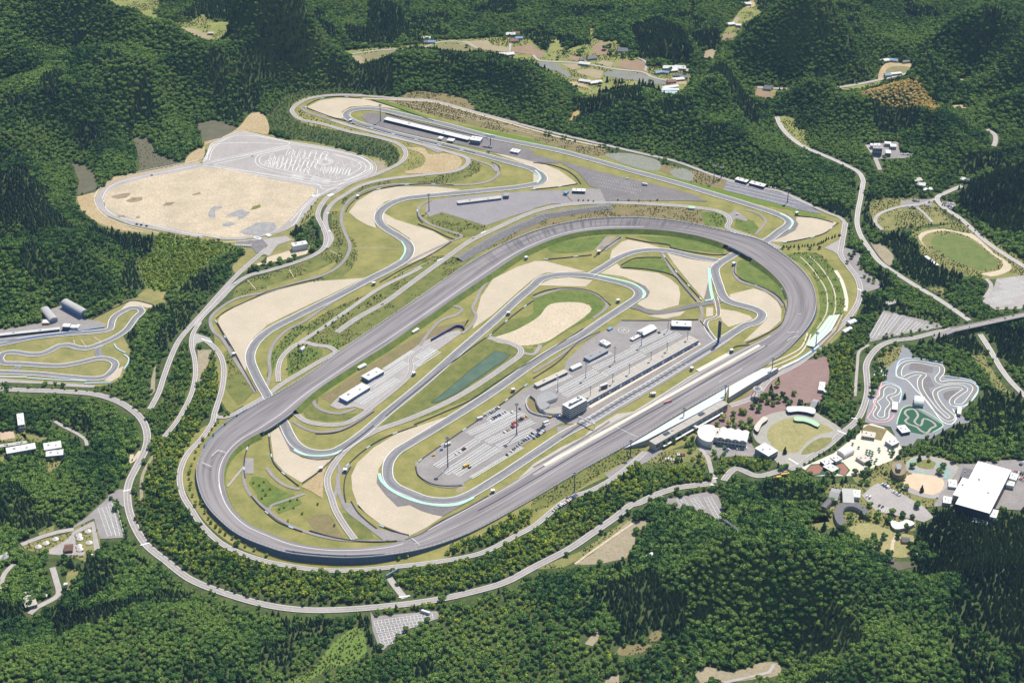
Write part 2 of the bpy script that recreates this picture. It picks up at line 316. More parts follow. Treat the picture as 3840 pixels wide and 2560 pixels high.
A('undergrowth', 'under', .03, 'C4 610,300 700,150 850,60 960,180 900,240 830,330 790,500 800,620 720,700 600,640')
A('undergrowth', 'under', .03, 'D2 1540,420 1800,330 2050,200 2240,120 2240,260 2050,330 1850,410 1500,500')
# gravel traps
GT = '''B2 820,992 400,1020 100,1090 0,1125 B1 2240,1125 2000,1220 1850,1310 1830,1360 1870,1440 C1 1850,60 1950,250 2060,430 2075,380 2070,280 2130,150 2240,50 B2 0,1390 200,1290 500,1150
B2 690,440 760,350 900,260 1100,225 1400,225 1640,250 1500,275 1200,300 1000,350 920,420 900,500 920,575 850,550 760,500
B2 975,440 1080,500 1270,560 1400,600 1550,690 1400,790 1180,880 1220,800 1235,740 1200,660 1100,590 1010,540 970,490
A2 1900,1285 2100,1320 2240,1345 A3 60,1380 B3 100,40 220,90 330,170 370,205 200,225 0,245 0,60
A2 340,900 450,845 600,825 800,830 950,870 1150,930 1000,905 850,890 700,900 630,940 640,1000 500,980 400,940
B4 330,480 500,490 650,520 670,540 600,600 450,660 250,690 120,690 250,600 320,540
B3 0,850 100,850 250,890 450,940 300,940 100,950 0,1000 B2 2240,1000 2100,1120 1900,1300 1730,1420 1760,1300 1800,1150 1900,1000 2100,900 2240,855
B3 30,1055 150,1000 300,985 500,1010 440,1065 250,1060
B3 560,955 700,870 750,915 900,930 1050,950 1150,1000 1220,1060 1235,1130 1220,1220 1050,1265 950,1250 870,1210 940,1150 975,1100 900,1040 750,980
B3 1120,780 1300,830 1540,865 1480,900 1465,960 1470,1040 1430,1170 1300,1020 1180,870
B3 640,830 660,760 740,690 800,670 950,700 1070,740 900,745 760,790
B3 1650,1130 1850,1080 1950,1110 2050,1190 2085,1260 2080,1350 1980,1440 1850,1500 1760,1530 1900,1400 1965,1330 1940,1270 1850,1230 1720,1200 1650,1160
B3 1565,1250 1700,1270 1820,1310 1845,1340 1640,1405 1590,1360 1560,1300
B3 1452,1240 1510,1240 1510,1310 1452,1320
B3 950,1310 1100,1290 1280,1270 1230,1310 1100,1335
C2 30,950 100,900 200,1090 300,1160 430,1180 560,1170 500,1230 300,1370 150,1280 60,1180
D2 1480,170 1300,110 1150,20 C2 1000,1420 935,1330 940,1250 1000,1160 1150,1060 1400,920 1580,790 1270,890 1100,950 900,1070 760,1200 710,1310 720,1430 770,1568 D2 740,40 830,140 960,240 1200,335 1350,260
K 1830,180 1930,180 2140,240 2110,290 1950,250 1700,300 1770,220
K 1600,1160 1730,1090 1680,1240 1560,1310 1450,1300 1550,1230'''
for g in GT.split('\n'): A('gravel_trap', 'gravel', .35, g)
# paved areas
A('multi_course_asphalt', 'paved_l', .5, 'M 0,500 60,330 90,250 380,120 500,112 700,150 1000,220 1400,280 1900,400 2040,480 2080,550 2050,620 1700,760 1400,900 1130,1230 900,1320 720,1370 450,1410 250,1405 0,1360 B1 1700,660 1400,605 1100,550 900,470 820,400 797,330 840,260 950,190 1200,120 1650,25')
A('bare_dirt', 'dirt', .56, 'B1 1700,65 1900,80 2240,150 B2 0,160 300,205 400,235 415,265 330,350 200,500 100,580 0,605 B1 2100,645 1900,655 1600,610 1200,530 950,440 870,380 880,290 960,230 1200,155', False)
A('worn_patch', 'grey_patch', .6, 'M 70,1080 130,1010 230,1005 235,1030 150,1060 150,1150 90,1150', True)
A('worn_patch', 'grey_patch', .6, 'M 265,1140 330,1090 480,1040 490,1060 570,1080 440,1170 420,1130', True)
A('worn_patch', 'grey_patch', .6, 'M 440,1320 560,1250 640,1205 860,1205 890,1260 720,1350 500,1345', True)
A('worn_patch', 'grey_patch', .6, 'M 230,1220 330,1190 400,1220 320,1250 250,1250', True)
A('worn_patch', 'bank', .6, 'M 575,1055 600,1010 690,985 700,1015', True)
A('worn_patch', 'brown_patch', .6, 'B1 1055,345 1110,320 1195,312 1195,340 1100,362', True)
A('worn_patch', 'brown_patch', .6, 'B1 1365,390 1390,362 1475,355 1440,385', True)
A('worn_patch', 'brown_patch', .6, 'B1 930,310 1000,290 1100,280 1060,320 1000,330', True)
A('worn_patch', 'brown_patch', .6, 'B1 980,470 1040,465 1060,480 1000,485', True)
A('worn_patch', 'brown_patch', .6, 'B1 1610,295 1680,270 1690,290 1630,300', True)
A('worn_patch', 'brown_patch', .6, 'B1 1140,480 1170,470 1180,490 1150,495', True)
A('worn_patch', 'grey_patch', .6, 'M 1180,780 1260,760 1330,800 1260,830 1190,820', True)
A('worn_patch', 'bank', .6, 'M 20,1170 90,1220 240,1265 360,1275 330,1285 200,1270 60,1220', True)
A('toy_track_lawn', 'astro', .6, 'C4 1225,740 1290,722 1560,885 1470,945 1380,962 1290,945 1225,880 1170,880 1185,820')
A('kart_infield', 'paved_d', .6, 'C4 1270,400 1290,365 1400,375 1480,400 1470,445 1400,440 1330,425 1270,420', True)
A('kart_infield', 'paved_d', .6, 'C4 1390,500 1440,470 1470,530 1490,560 1440,570 1500,680 1480,680 1400,590', True)
A('kart_infield', 'paved_d', .6, 'C4 1560,620 1640,590 1700,590 1640,650 1590,680', True)
A('play_track', 'red_floor', .6, 'C4 410,1268 450,1225 545,1208 560,1240 520,1290 460,1300')
A('play_track', 'red_floor', .6, 'C4 650,1225 720,1205 765,1260 740,1300 690,1295 700,1250')
A('play_track', 'astro', .59, 'C4 395,1270 450,1212 620,1200 720,1195 780,1262 740,1310 660,1290 470,1310')
A('multi_course_apron', 'tan2', .6, 'M 2040,440 2180,480 2200,560 2120,630 2060,650 2090,560')
A('gravel_yard', 'sand', .54, 'B1 2240,850 2160,870 2150,890 2240,880 B2 0,820 200,760 350,760 340,790 200,830 0,870')
A('service_yard', 'paved_l', .52, 'M 540,1410 740,1400 1000,1360 1080,1410 900,1470 800,1600 700,1568 780,1480 700,1420')
A('dark_yard', 'paved_d', .53, 'M 400,1430 720,1405 780,1470 700,1560 640,1568 600,1510 400,1470')
A('kart_paddock', 'paved', .5, 'K -300,760 0,580 340,540 560,490 730,290 970,215 1150,400 1260,450 1380,470 1480,500 1470,540 900,640 0,770')
A('kart_road_strip', 'paved_l', .45, 'K -300,1270 0,1265 400,1300 1330,1360 1320,1395 900,1380 840,1350 450,1335 0,1325')
A('paddock', 'paved', .5, 'C3 1390,10 1500,110 1560,190 1300,360 1000,560 700,760 460,880 230,870 0,1000 C2 2240,1000 1900,1210 1640,1380 1500,1395 1370,1365 1270,1300 1260,1230 1330,1150 1700,900 2000,700 2150,590 2240,540 C3 0,545 170,480 260,420 270,350 440,190 560,110 680,60 740,5')
A('pit_lane_apron', 'paved', .48, 'C3 200,900 500,860 1000,560 1570,180 1630,100 1700,120 1650,180 1400,340 900,650 500,880 200,1000')
A('north_straight_strip', 'concrete', .5, 'C3 0,1210 230,1070 430,975 460,940 700,790 840,770 1100,610 1300,480 1480,380 1740,250 1810,245 1840,262 1500,440 1000,720 600,945 0,1300 D2 2240,-145 2240,-60 1950,110 1850,150 1900,60')
A('inner_paddock', 'paved_l', .5, 'C2 530,720 600,650 860,530 980,410 1220,250 1300,190 1450,120 1620,85 1640,110 1400,280 1200,470 1000,640 830,760 740,730 600,750')
A('east_paddock', 'paved_p', .5, 'B2 1340,380 1400,340 1600,310 2000,280 2240,262 B3 0,262 240,258 320,360 150,370 0,410 B2 2240,420 2050,480 1840,555 1470,440 1370,480 1330,440')
A('east_lot', 'paved', .51, 'B3 150,370 330,350 250,270 340,240 560,245 610,355 300,372')
A('hairpin_paddock', 'paved_d', .5, 'A2 795,985 830,955 900,948 1100,990 1500,1075 1900,1170 2240,1265 A3 0,1300 400,1400 700,1480 1000,1545 B3 1340,290 1460,350 1300,345 600,345 560,250 470,220 380,110 220,20 A3 200,1375 A2 2240,1360 1800,1255 1300,1150 1000,1080 850,1040')
A('spectator_apron', 'paved', .5, 'B3 1630,460 1700,420 1800,500 1790,520 1700,490 1660,530')
A('service_yard', 'paved', .5, 'A2 1300,1180 1400,1210 1500,1270 1440,1290 1330,1240')
A('dirt_yard', 'tan', .3, 'A2 1130,1240 1330,1250 1360,1300 1500,1290 1620,1320 1640,1370 1600,1420 1350,1460 1150,1450 1300,1400 1330,1320 1250,1270', True)
A('parking_lot', 'paved', .5, 'D2 870,970 900,1010 1430,965 1450,1000 1440,1030 1250,1090 1120,1160 985,1290 950,1290 890,1130')
A('parking_lot', 'paved', .5, 'D3 1040,-20 1150,90 1200,100 1480,150 1580,235 1620,170 1550,0 C3 1490,1440 1150,1500 1030,1460')
A('parking_lot', 'paved', .5, 'D1 940,40 1040,350 840,360 790,190 620,270 620,250 700,200 880,40 950,-30')
A('parking_lot', 'paved_l', .5, 'B4 2280,965 2010,1000 1990,1060 1890,1190 2000,1260 2280,1250')
A('parking_lot', 'paved', .5, 'B4 1060,1265 1500,1370 1580,1400 1200,1470 950,1530 930,1490')
A('parking_lot', 'paved', .5, 'B4 735,740 850,780 870,900 1050,1050 990,1090 880,1110 830,960 740,850', True)
A('parking_lot', 'paved', .5, 'B4 1210,340 1480,330 1460,400 1380,380 1340,400 1200,390')
A('parking_lot', 'paved', .5, 'B4 1550,350 1670,360 1660,420 1560,400')
A('parking_lot', 'paved_l', .5, 'C4 960,1400 1010,1370 1200,1450 1400,1568 D4 1480,180 1400,220 1290,190 1000,130 880,0 C4 880,1470')
A('hall_yard', 'paved', .5, 'C4 1640,1360 1700,1210 1860,1210 1860,1190 2240,1170 2280,1600 2240,1600 1560,1560 1480,1568 1540,1450')
A('kart_center_asphalt', 'paved_b', .5, 'C4 1220,210 1290,260 1310,330 1560,370 1570,480 1800,500 1850,560 1850,620 1740,740 1680,780 1800,860 1660,880 1450,1000 1340,1000 1300,1060 1200,1060 1120,900 900,860 960,600 1090,500 1080,410 1180,330')
A('brick_plaza', 'brick', .5, 'C4 560,310 605,330 600,560 520,700 380,700 250,750 40,840 C3 1860,880 1820,930 1560,900 1430,850 1640,740 1830,600 1900,540 2240,350 C4 420,340')
A('arena_ring', 'concrete2', .52, 'C4 0,1030 -40,930 60,810 250,760 450,760 560,820 700,910 720,960 600,1050 450,1150 330,1250 200,1230 120,1140 60,1060', True)
A('arena_lawn', 'lawn', .6, 'C4 80,980 130,880 310,820 530,870 640,930 520,960 400,1040 340,1110 240,1120 150,1080', True)
A('island_lawn', 'grass3', .72, 'C4 370,1130 430,1050 540,990 630,990 610,1040 480,1110', True)
A('cream_plaza', 'cream', .5, 'C4 870,890 960,870 1060,900 1180,1000 1240,1080 1130,1180 1000,1230 800,1310 480,1310 370,1240 640,1120 780,1010 860,950')
A('garden_bed', 'bankb', .56, 'C4 870,920 930,880 1090,920 1040,1015 880,980')
A('play_ground', 'cream2', .5, 'C4 1210,1340 1310,1290 1560,1340 1530,1450 1470,1470 1290,1410', True)
A('park_path', 'paved_l', .45, 'C4 1240,1230 1290,1160 1400,1140 1600,1180 1690,1230 1640,1330 1580,1440 1500,1500 1300,1460 1200,1400 1200,1360 1300,1290 1250,1270', True)
A('pond_ring', 'water_pale', .6, 'C4 1250,1210 1340,1160 1400,1180 1500,1190 1620,1250 1610,1330 1560,1340 1580,1270 1500,1220 1350,1200 1290,1230 1370,1270 1480,1300 1340,1280', True)
A('grass_island', 'grass3', .66, 'C4 1310,1200 1440,1170 1500,1200 1480,1250 1360,1240', True)
A('museum_court', 'paved', .5, 'C3 1330,960 1420,1010 1560,1060 1820,1020 1900,1150 1700,1140 1560,1160 1480,1130 1400,1080')
A('museum_court', 'paved', .5, 'C3 930,1100 1020,1090 1100,1100 960,1190 640,1330 600,1300')
A('camp_yard', 'paved_l', .5, 'D1 610,300 790,210 840,440 790,460 770,260 630,320 640,470 720,470 700,500 420,490 400,460 540,380 600,330')
A('crossroad_apron', 'paved_l', .5, 'B4 560,740 690,670 740,700 700,820 640,770')
A('crossroad_apron', 'paved_l', .5, 'C1 1640,110 1760,150 1840,260 1780,230 1740,170 1650,200 1620,280 1600,200')
A('crossroad_apron', 'paved_l', .5, 'C1 1780,830 1840,860 1760,910 1700,960')
A('crossroad_apron', 'paved', .5, 'C1 1000,1420 1100,1430 1110,1568 1030,1568 950,1500 900,1480')
A('track_apron', 'paved', .48, 'D2 640,100 740,170 860,240 1000,370 1080,380 1180,370 1190,330 1000,290 930,270 800,180 720,60 660,60')
A('track_apron', 'paved', .48, 'C1 2060,1160 2130,1160 2130,1290 2060,1290')
A('track_apron', 'tan', .46, 'C2 290,1400 420,1300 520,1180 480,1300 470,1500 380,1440')
A('plaza_oval', 'paved', .5, 'Q 190,420 450,370 640,460 640,760 420,830 250,810 100,700')
A('plaza_oval', 'bankb', .62, 'Q 110,500 70,600 110,700 180,770 320,770 230,680 210,560 130,490', True)
A('runoff_asphalt', 'paved_d', .62, 'C2 930,1290 925,1370 1000,1470 1100,1568 D2 1200,75 1300,125 1400,155 1480,170 1620,90 1760,10 C2 1740,1480 1500,1562 1300,1535 1100,1450 970,1360')
A('runoff_asphalt', 'paved_d', .62, 'C2 100,900 200,1100 250,1130 400,1175 520,1165 620,1110 500,1140 300,1130 230,1090 150,960')
A('runoff_asphalt', 'paved_d', .62, 'B3 860,1030 940,1060 980,1110 960,1150 920,1175 940,1130 920,1080')
A('runoff_asphalt', 'paved_d', .62, 'B3 1480,960 1435,1190 1500,1175 1485,1080')
A('runoff_asphalt', 'paved_d', .62, 'B4 240,450 310,490 345,540 320,590 230,640 120,680 260,590 300,540')
# pond
A('pond_bank', 'bank', .21, 'C2 1340,710 1700,410 1880,230 2060,240 2100,330 1900,460 1500,680', True)

ROADS = []      # name, material, width m, level, points, edge lines
def Rd(name, m, wd, lvl, pts, lines=1, closed=False, step=6): ROADS.append((name, m, wd, lvl, pts, lines, closed, step))
TRACK = 'C2 1015,1270 1030,1345 1090,1405 1200,1455 1330,1505 1480,1522 1600,1508 1700,1470 1850,1385 2000,1290 2240,1130 C3 250,965 480,840 700,705 1000,530 1300,345 1500,225 1650,128 1800,40 B3 1850,1375 1910,1335 1920,1295 1880,1262 1800,1235 1700,1210 1635,1185 1590,1140 1560,1060 1530,970 1525,915 1565,872 1640,825 1700,790 1960,680 2070,600 2135,555 2150,520 2100,480 2000,440 1800,375 1500,285 1200,195 800,85 500,0 A3 200,1265 0,1225 A2 1900,1155 1500,1050 1200,980 1000,933 900,918 800,917 720,928 670,957 680,992 760,1035 900,1075 1100,1130 1400,1200 1800,1300 2000,1355 2240,1425 B3 0,85 60,120 85,160 65,190 0,208 B2 2100,232 1800,262 1500,290 1300,310 1150,330 1050,365 970,420 938,480 960,540 1020,590 1120,650 1190,710 1205,760 1170,830 1050,910 850,1010 600,1140 300,1290 100,1390 0,1450 C1 2150,190 2105,280 2105,350 2140,440 2190,540 2225,600 C2 100,800 150,880 190,965 240,1040 320,1095 430,1120 550,1110 640,1070 800,960 1000,790 1300,545 1600,280 1900,20 B2 2100,1180 2240,1060 B3 60,1005 170,972 300,964 450,972 600,1000 750,1035 840,1070 885,1115 870,1160 800,1210 600,1340 400,1475 C3 200,240 0,365 C2 1950,570 1700,735 1400,920 1200,1040 1090,1110 1030,1190'
Rd('road_course', 'track', 13.5, .8, TRACK, 2, True, 5)
Rd('shortcut_track', 'track', 12, .75, 'B3 480,965 600,895 720,822 850,775 1000,757 1150,768 1350,815 1560,850', 2)
Rd('shortcut_track', 'track_d', 9.5, .74, 'B3 820,1230 900,1250 1000,1285 1150,1272 1300,1235 1500,1200 1600,1180', 0)
Rd('access_lane', 'paved_d', 6, .7, 'B3 1530,1150 1545,1320 1460,1350 1450,1400 1500,1480 1560,1549', 2)
Rd('access_lane', 'paved', 5, .7, 'B3 1400,1220 1420,1300 1400,1380 1480,1500', 0)
RW = 'road'
Rd('ring_road', RW, 10, .65, 'C3 1510,1372 1400,1385 1200,1412 1000,1480 880,1540 D3 830,70 700,170 500,310 300,445 0,600 D2 2000,725 1700,812 1400,875 1000,925 600,955 300,955 0,915 D1 1900,820 1600,700 1400,550 1230,410 1130,250 1080,100 1070,0 C1 1070,1440 1090,1350 1150,1230 1215,1100 1238,1000 1215,880 1150,790 1000,690 800,625 500,600 200,590 -200,570')
Rd('inner_ring_road', RW, 8, .66, 'C3 940,1110 700,1310 500,1425 300,1500 D3 0,255 D2 2100,330 1800,480 1450,550 1100,592 700,625 400,617 150,580 0,550 D1 2000,470 1850,390 1700,250 1600,100 1540,0 C1 1510,1350 1520,1250 1580,1120 1700,990 1790,850 1800,790')
Rd('inner_ring_road', RW, 7.5, .67, 'C1 1800,780 1820,815 1880,818 1960,795 2030,755 2240,635 C2 120,545 250,465 420,365 590,272 z0', 1)
Rd('paddock_ramp', RW, 7.5, .67, 'C2 590,272 520,225 420,215 300,190 200,240 120,330 95,430 100,520', 1)
Rd('paddock_ramp', RW, 6.5, .68, 'C2 280,190 480,60 B2 700,1250 950,1080 1250,930 1300,900', 1)
Rd('spectator_road', RW, 9, .67, 'B2 590,1450 760,1330 990,1200 1250,1010 1500,830 1700,690 1900,590 2240,440 B3 200,390 400,368 650,360 900,368 1300,395 1540,430 1620,465 1650,520 1630,570 1800,640 1950,695 2080,745', 1)
Rd('service_road', RW, 8, .65, 'B1 2240,745 2180,800 2000,960 1850,1120 1700,1290 1600,1400 C1 1570,90 1500,180 1430,330 1370,500 1330,620 1260,750', 1)
Rd('service_road', RW, 7, .66, 'C1 1680,20 1620,120 1610,220 1635,330 1640,480 1600,640 1500,830 1425,930 1380,980', 1)
Rd('service_road', RW, 8, .66, 'B1 1640,1400 1690,1330 1850,1170 1980,1040 2100,970 2240,935 B2 250,860 400,800 480,740 500,650 470,560 430,470 460,380 520,310 600,260 700,200 900,130 1020,80 1130,20 A2 1170,1300 1145,1240 1080,1200 900,1150 700,1110 450,1040 300,1010 225,960 215,920 330,840 450,812 620,800 800,805', 1)
Rd('service_road', 'paved_l', 6.5, .655, 'A2 800,806 1130,832 1400,850 1700,930 2000,1010 2240,1075 A3 300,1150 600,1220 900,1290 1200,1360 1500,1470 1680,1525 B3 1940,240 B4 200,270 400,360 600,450 700,490 740,540', 0)
Rd('service_road', 'paved_l', 8, .662, 'B2 500,740 545,660 500,560 500,450 560,360 650,300 800,215 1000,165 1350,125 1600,90 1690,30 A2 1680,1330 1550,1285 1300,1215 1000,1140 700,1060 540,1010', 0)
Rd('main_road', RW, 9, .68, 'B4 740,530 710,700 700,800 770,900 840,1000 865,1100 845,1200 760,1330 640,1450 520,1568 C4 350,360 100,500 C3 1850,650 1650,720', 1)
Rd('main_road', RW, 8, .67, 'C1 1700,150 1800,230 1860,320 1880,420 1865,580 1830,700 1800,790', 1)
Rd('country_road', 'road_l', 8, .65, 'A4 165,985 190,1050 250,1130 380,1230 540,1300 700,1370 850,1450 890,1530 B4 885,210 865,330 845,430 838,540 870,640 950,760 1030,860 1190,970 1300,1040 1550,1190 1780,1350', 1)
Rd('country_road', 'road_l', 7, .65, 'A4 0,735 160,745 A4 250,750', 0)
Rd('country_road', 'road_l', 7, .65, 'A4 660,740 850,710 1040,670 1260,620', 0)
Rd('country_road', 'road_l', 7, .65, 'A4 920,1220 970,1290 1030,1430', 0)
Rd('country_road', 'road_l', 8, .65, 'A4 1930,1090 1990,1130 2000,1190 1985,1230', 0)
Rd('country_road', 'road_l', 7, .65, 'A4 1720,670 1710,690', 0)
Rd('country_road', 'road_l', 8, .66, 'C4 1870,120 1960,260 2040,400 2130,520 2260,650', 1)
Rd('village_road', 'road_l', 5, .66, 'A2 2240,465 A3 50,510 200,522 350,530 500,550 700,585 920,610 1000,650 1120,680', 0)
Rd('village_road', 'road_l', 4, .66, 'A2 700,460 900,430 1090,415', 0)
Rd('village_road', 'road_l', 4, .66, 'A2 1330,400 1440,360 1560,350 1680,360 1760,410', 0)
Rd('village_road', 'road_l', 4, .66, 'A2 2050,350 2040,440', 0)
Rd('village_road', 'road_l', 4, .67, 'A3 880,490 940,520 940,600', 0)
Rd('bridge_approach', RW, 9, .67, 'B4 1700,1410 1500,1450 1300,1500 C4 1150,175 1040,215 960,290 915,380 920,480 925,600 890,740 830,850 700,960 600,1050 450,1150 330,1235 200,1265 0,1310 C3 1700,1250 1600,1350', 1)
Rd('field_road', 'road_l', 8, .67, 'B4 2280,920 1950,710 1700,490 1550,390 1510,320 1600,270 1720,220', 1)
Rd('field_road', 'road_l', 6, .66, 'B4 1490,330 1380,370 1180,400 1020,460 990,520 1050,590', 0)
Rd('field_road', 'road_l', 5, .665, 'B4 1340,400 1400,450 1470,525', 0)
Rd('field_road', 'road_l', 6, .66, 'B4 1920,1000 1960,1040 1960,1080 1910,1160', 0)
Rd('paddock_road', RW, 9, .66, 'D2 740,365 650,240 580,120 540,0 C2 525,1440 510,1330 560,1220 700,1060 900,940 1200,830 1500,700 1700,590 2000,390 2130,290 2130,240 2000,180 1860,150', 1)
Rd('paddock_road', RW, 8, .67, 'C2 250,790 330,850 480,880 650,872 780,810 900,720 1100,560 1190,470 1215,390 1210,330 1280,260 1420,190 1620,100', 1)
Rd('paddock_road', RW, 6, .68, 'C2 2130,270 2240,290 C3 60,210', 0)
Rd('bypass_lane', 'paved', 5, .6, 'B2 1900,20 1950,110 1880,175 1750,205 1500,210 1050,208 850,250 720,320 650,400 625,500 660,620 700,720 680,800 610,890 480,965 200,1050 0,1110 B1 2000,1160 1850,1245 1770,1330 1800,1450 C1 1850,140 1990,360 2100,530 2150,610', 0)
Rd('bypass_lane', 'paved', 5, .6, 'B2 1820,20 1900,60 1930,100', 0)
Rd('bypass_lane', 'paved', 4.5, .6, 'C2 0,560 30,440 20,330 60,200 180,80 300,20 B2 500,1230 740,1090 1000,960 1300,800 1560,680 1640,640 1500,590 1350,530 1270,440 1300,380 1380,340', 0)
Rd('bypass_lane', 'paved', 5, .6, 'C2 440,600 395,660 420,730 500,770 620,785 740,745', 0)
Rd('bypass_lane', 'paved', 5, .6, 'B2 1200,1420 1400,1300 1540,1225 1640,1250 1600,1300 1480,1340 1380,1430 1290,1560', 0)
Rd('bypass_lane', 'paved', 4.5, .6, 'B2 1850,1030 1800,1090 1760,1180 1730,1250 1760,1310 1720,1390 1640,1460', 0)
Rd('bypass_lane', 'paved', 4.5, .6, 'C2 0,1240 60,1320 180,1400 280,1420', 0)
Rd('bypass_lane', 'paved', 4, .6, 'C2 560,1200 600,1210 D2 560,60', 0)
Rd('bypass_lane', 'paved', 5, .6, 'C2 700,1220 610,1290 600,1400 640,1530 D2 680,120 860,260 1000,370', 0)
Rd('bypass_lane', 'paved', 4.5, .6, 'C2 220,850 300,900 420,940 600,925 760,860 900,760', 0)
Rd('bypass_lane', 'paved', 4.5, .6, 'C2 1260,1190 1280,1290 1380,1375 1540,1400 1660,1380', 0)
Rd('bypass_lane', 'paved', 4.5, .6, 'B3 620,650 560,740 B3 740,650 600,760', 0)
Rd('bypass_lane', 'paved', 4.5, .6, 'B3 1080,780 1160,920 1280,1080 1390,1200', 0)
Rd('bypass_lane', 'paved', 5, .6, 'B3 1700,860 1690,960 1740,1020 1870,1060 2020,1140 2100,1230', 0)
Rd('bypass_lane', 'paved', 4, .6, 'B3 1860,630 1950,520 1900,460 1780,420', 0)
Rd('bypass_lane', 'tan2', 8, .6, 'B3 2145,1060 2140,1200 2130,1290', 0)
Rd('bypass_lane', 'paved', 4, .6, 'C1 2060,1200 2050,1350 2090,1450 2190,1550 D1 2240,110 D2 100,190 300,290 600,365 1000,380', 0)
Rd('bypass_lane', 'paved_l', 3, .61, 'C1 2050,1230 1960,1340 1910,1400', 0)
Rd('bypass_lane', 'paved', 4, .6, 'D2 20,120 40,80 150,40 320,-20', 0)
Rd('bypass_lane', 'paved', 4.5, .6, 'B3 0,1160 250,1085 450,1100 560,1150 620,1230 500,1330', 0)
Rd('bypass_lane', 'paved', 4, .6, 'C3 0,440 150,350 400,180 560,100', 0)
Rd('bypass_lane', 'paved', 5, .6, 'A2 340,900 290,900 330,940 450,980 700,1060 1000,1130 1400,1240 1650,1310 1850,1380', 0)
Rd('footpath', 'sand', 3, .6, 'D3 350,570 600,390 850,220', 0)
Rd('footpath', 'road_l', 4, .6, 'D3 1600,1568 1900,1500 1980,1480 2020,1410', 0)
Rd('footpath', 'road_l', 4.5, .6, 'C1 460,850 540,900 640,950 720,1010 730,1070', 0)
Rd('footpath', 'road_l', 7, .6, 'D1 180,410 330,350 500,300 620,280', 0)
Rd('footpath', 'road_l', 7, .6, 'D1 440,600 470,700 490,830 420,880 320,930 250,990', 0)
Rd('footpath', 'road_l', 6, .6, 'D1 0,780 40,650 120,570', 0)
Rd('footpath', 'road_l', 6, .6, 'C3 1400,1080 1460,1150 1490,1250 1515,1340 1520,1370', 0)
Rd('footpath', 'road_l', 8, .66, 'D2 1160,860 1090,770 1030,690', 0)
Rd('footpath', 'sand', 4, .6, 'D4 1130,470 1140,380 1180,320', 0)
Rd('footpath', 'road_l', 4, .6, 'C4 820,640 830,500 840,380 860,260 940,210', 0)
Rd('footpath', 'sand', 5, .6, 'C1 1180,1100 1100,1200 1110,1130', 0)
Rd('footpath', 'tan2', 4, .6, 'C1 1290,1140 1200,1300 1190,1500 D1 1200,60', 0)
# kart track at the left
Rd('kart_track', 'track', 10, .7, 'K -300,830 0,790 500,690 1000,640 1400,610 1540,580 1560,500 1600,410 1720,330 1830,280 1960,290 1990,330 1900,420 1760,600 1600,700 1400,790 1200,850 1100,840 950,800 830,810 700,880 560,930 400,930 180,900 50,920 0,1000 40,1050 250,1060 550,1080 850,1090 1100,1050 1400,985 1560,1010 1620,1070 1600,1130 1480,1240 1350,1270 900,1240 500,1200 0,1180 -300,1170', 2)
Rd('kart_track', 'track', 9, .69, 'K 1400,800 1370,880 1400,950 1460,990', 0)
Rd('kart_track', 'track', 9, .69, 'K 260,1060 250,1110 200,1160', 0)
# kart tracks at the right
Rd('rental_kart_track', 'paved_b2', 7, .7, 'C4 1200,480 1190,430 1230,370 1320,350 1450,370 1540,390 1550,440 1510,500 1540,530 1620,520 1780,530 1830,570 1800,640 1720,720 1640,710 1640,670 1700,620 1750,580 1720,560 1600,560 1500,600 1500,650 1560,740 1640,820 1600,840 1520,780 1450,700 1370,570 1370,500 1400,460 1340,450 1270,470 1230,490', 2, True, 4)
Rd('small_kart_track', 'paved_b2', 6, .7, 'C4 1050,580 1100,550 1180,580 1170,620 1100,650 1130,700 1090,760 1080,820 1030,830 990,800 1020,730 990,690 1040,640', 2, True, 4)
Rd('toy_car_track', 'concrete2', 3, .75, 'C4 1250,760 1310,750 1350,800 1320,860 1370,890 1400,830 1460,850 1500,890 1460,910 1420,950 1370,930 1340,900 1280,880 1240,850 1270,820 1240,790', 0, True, 4)
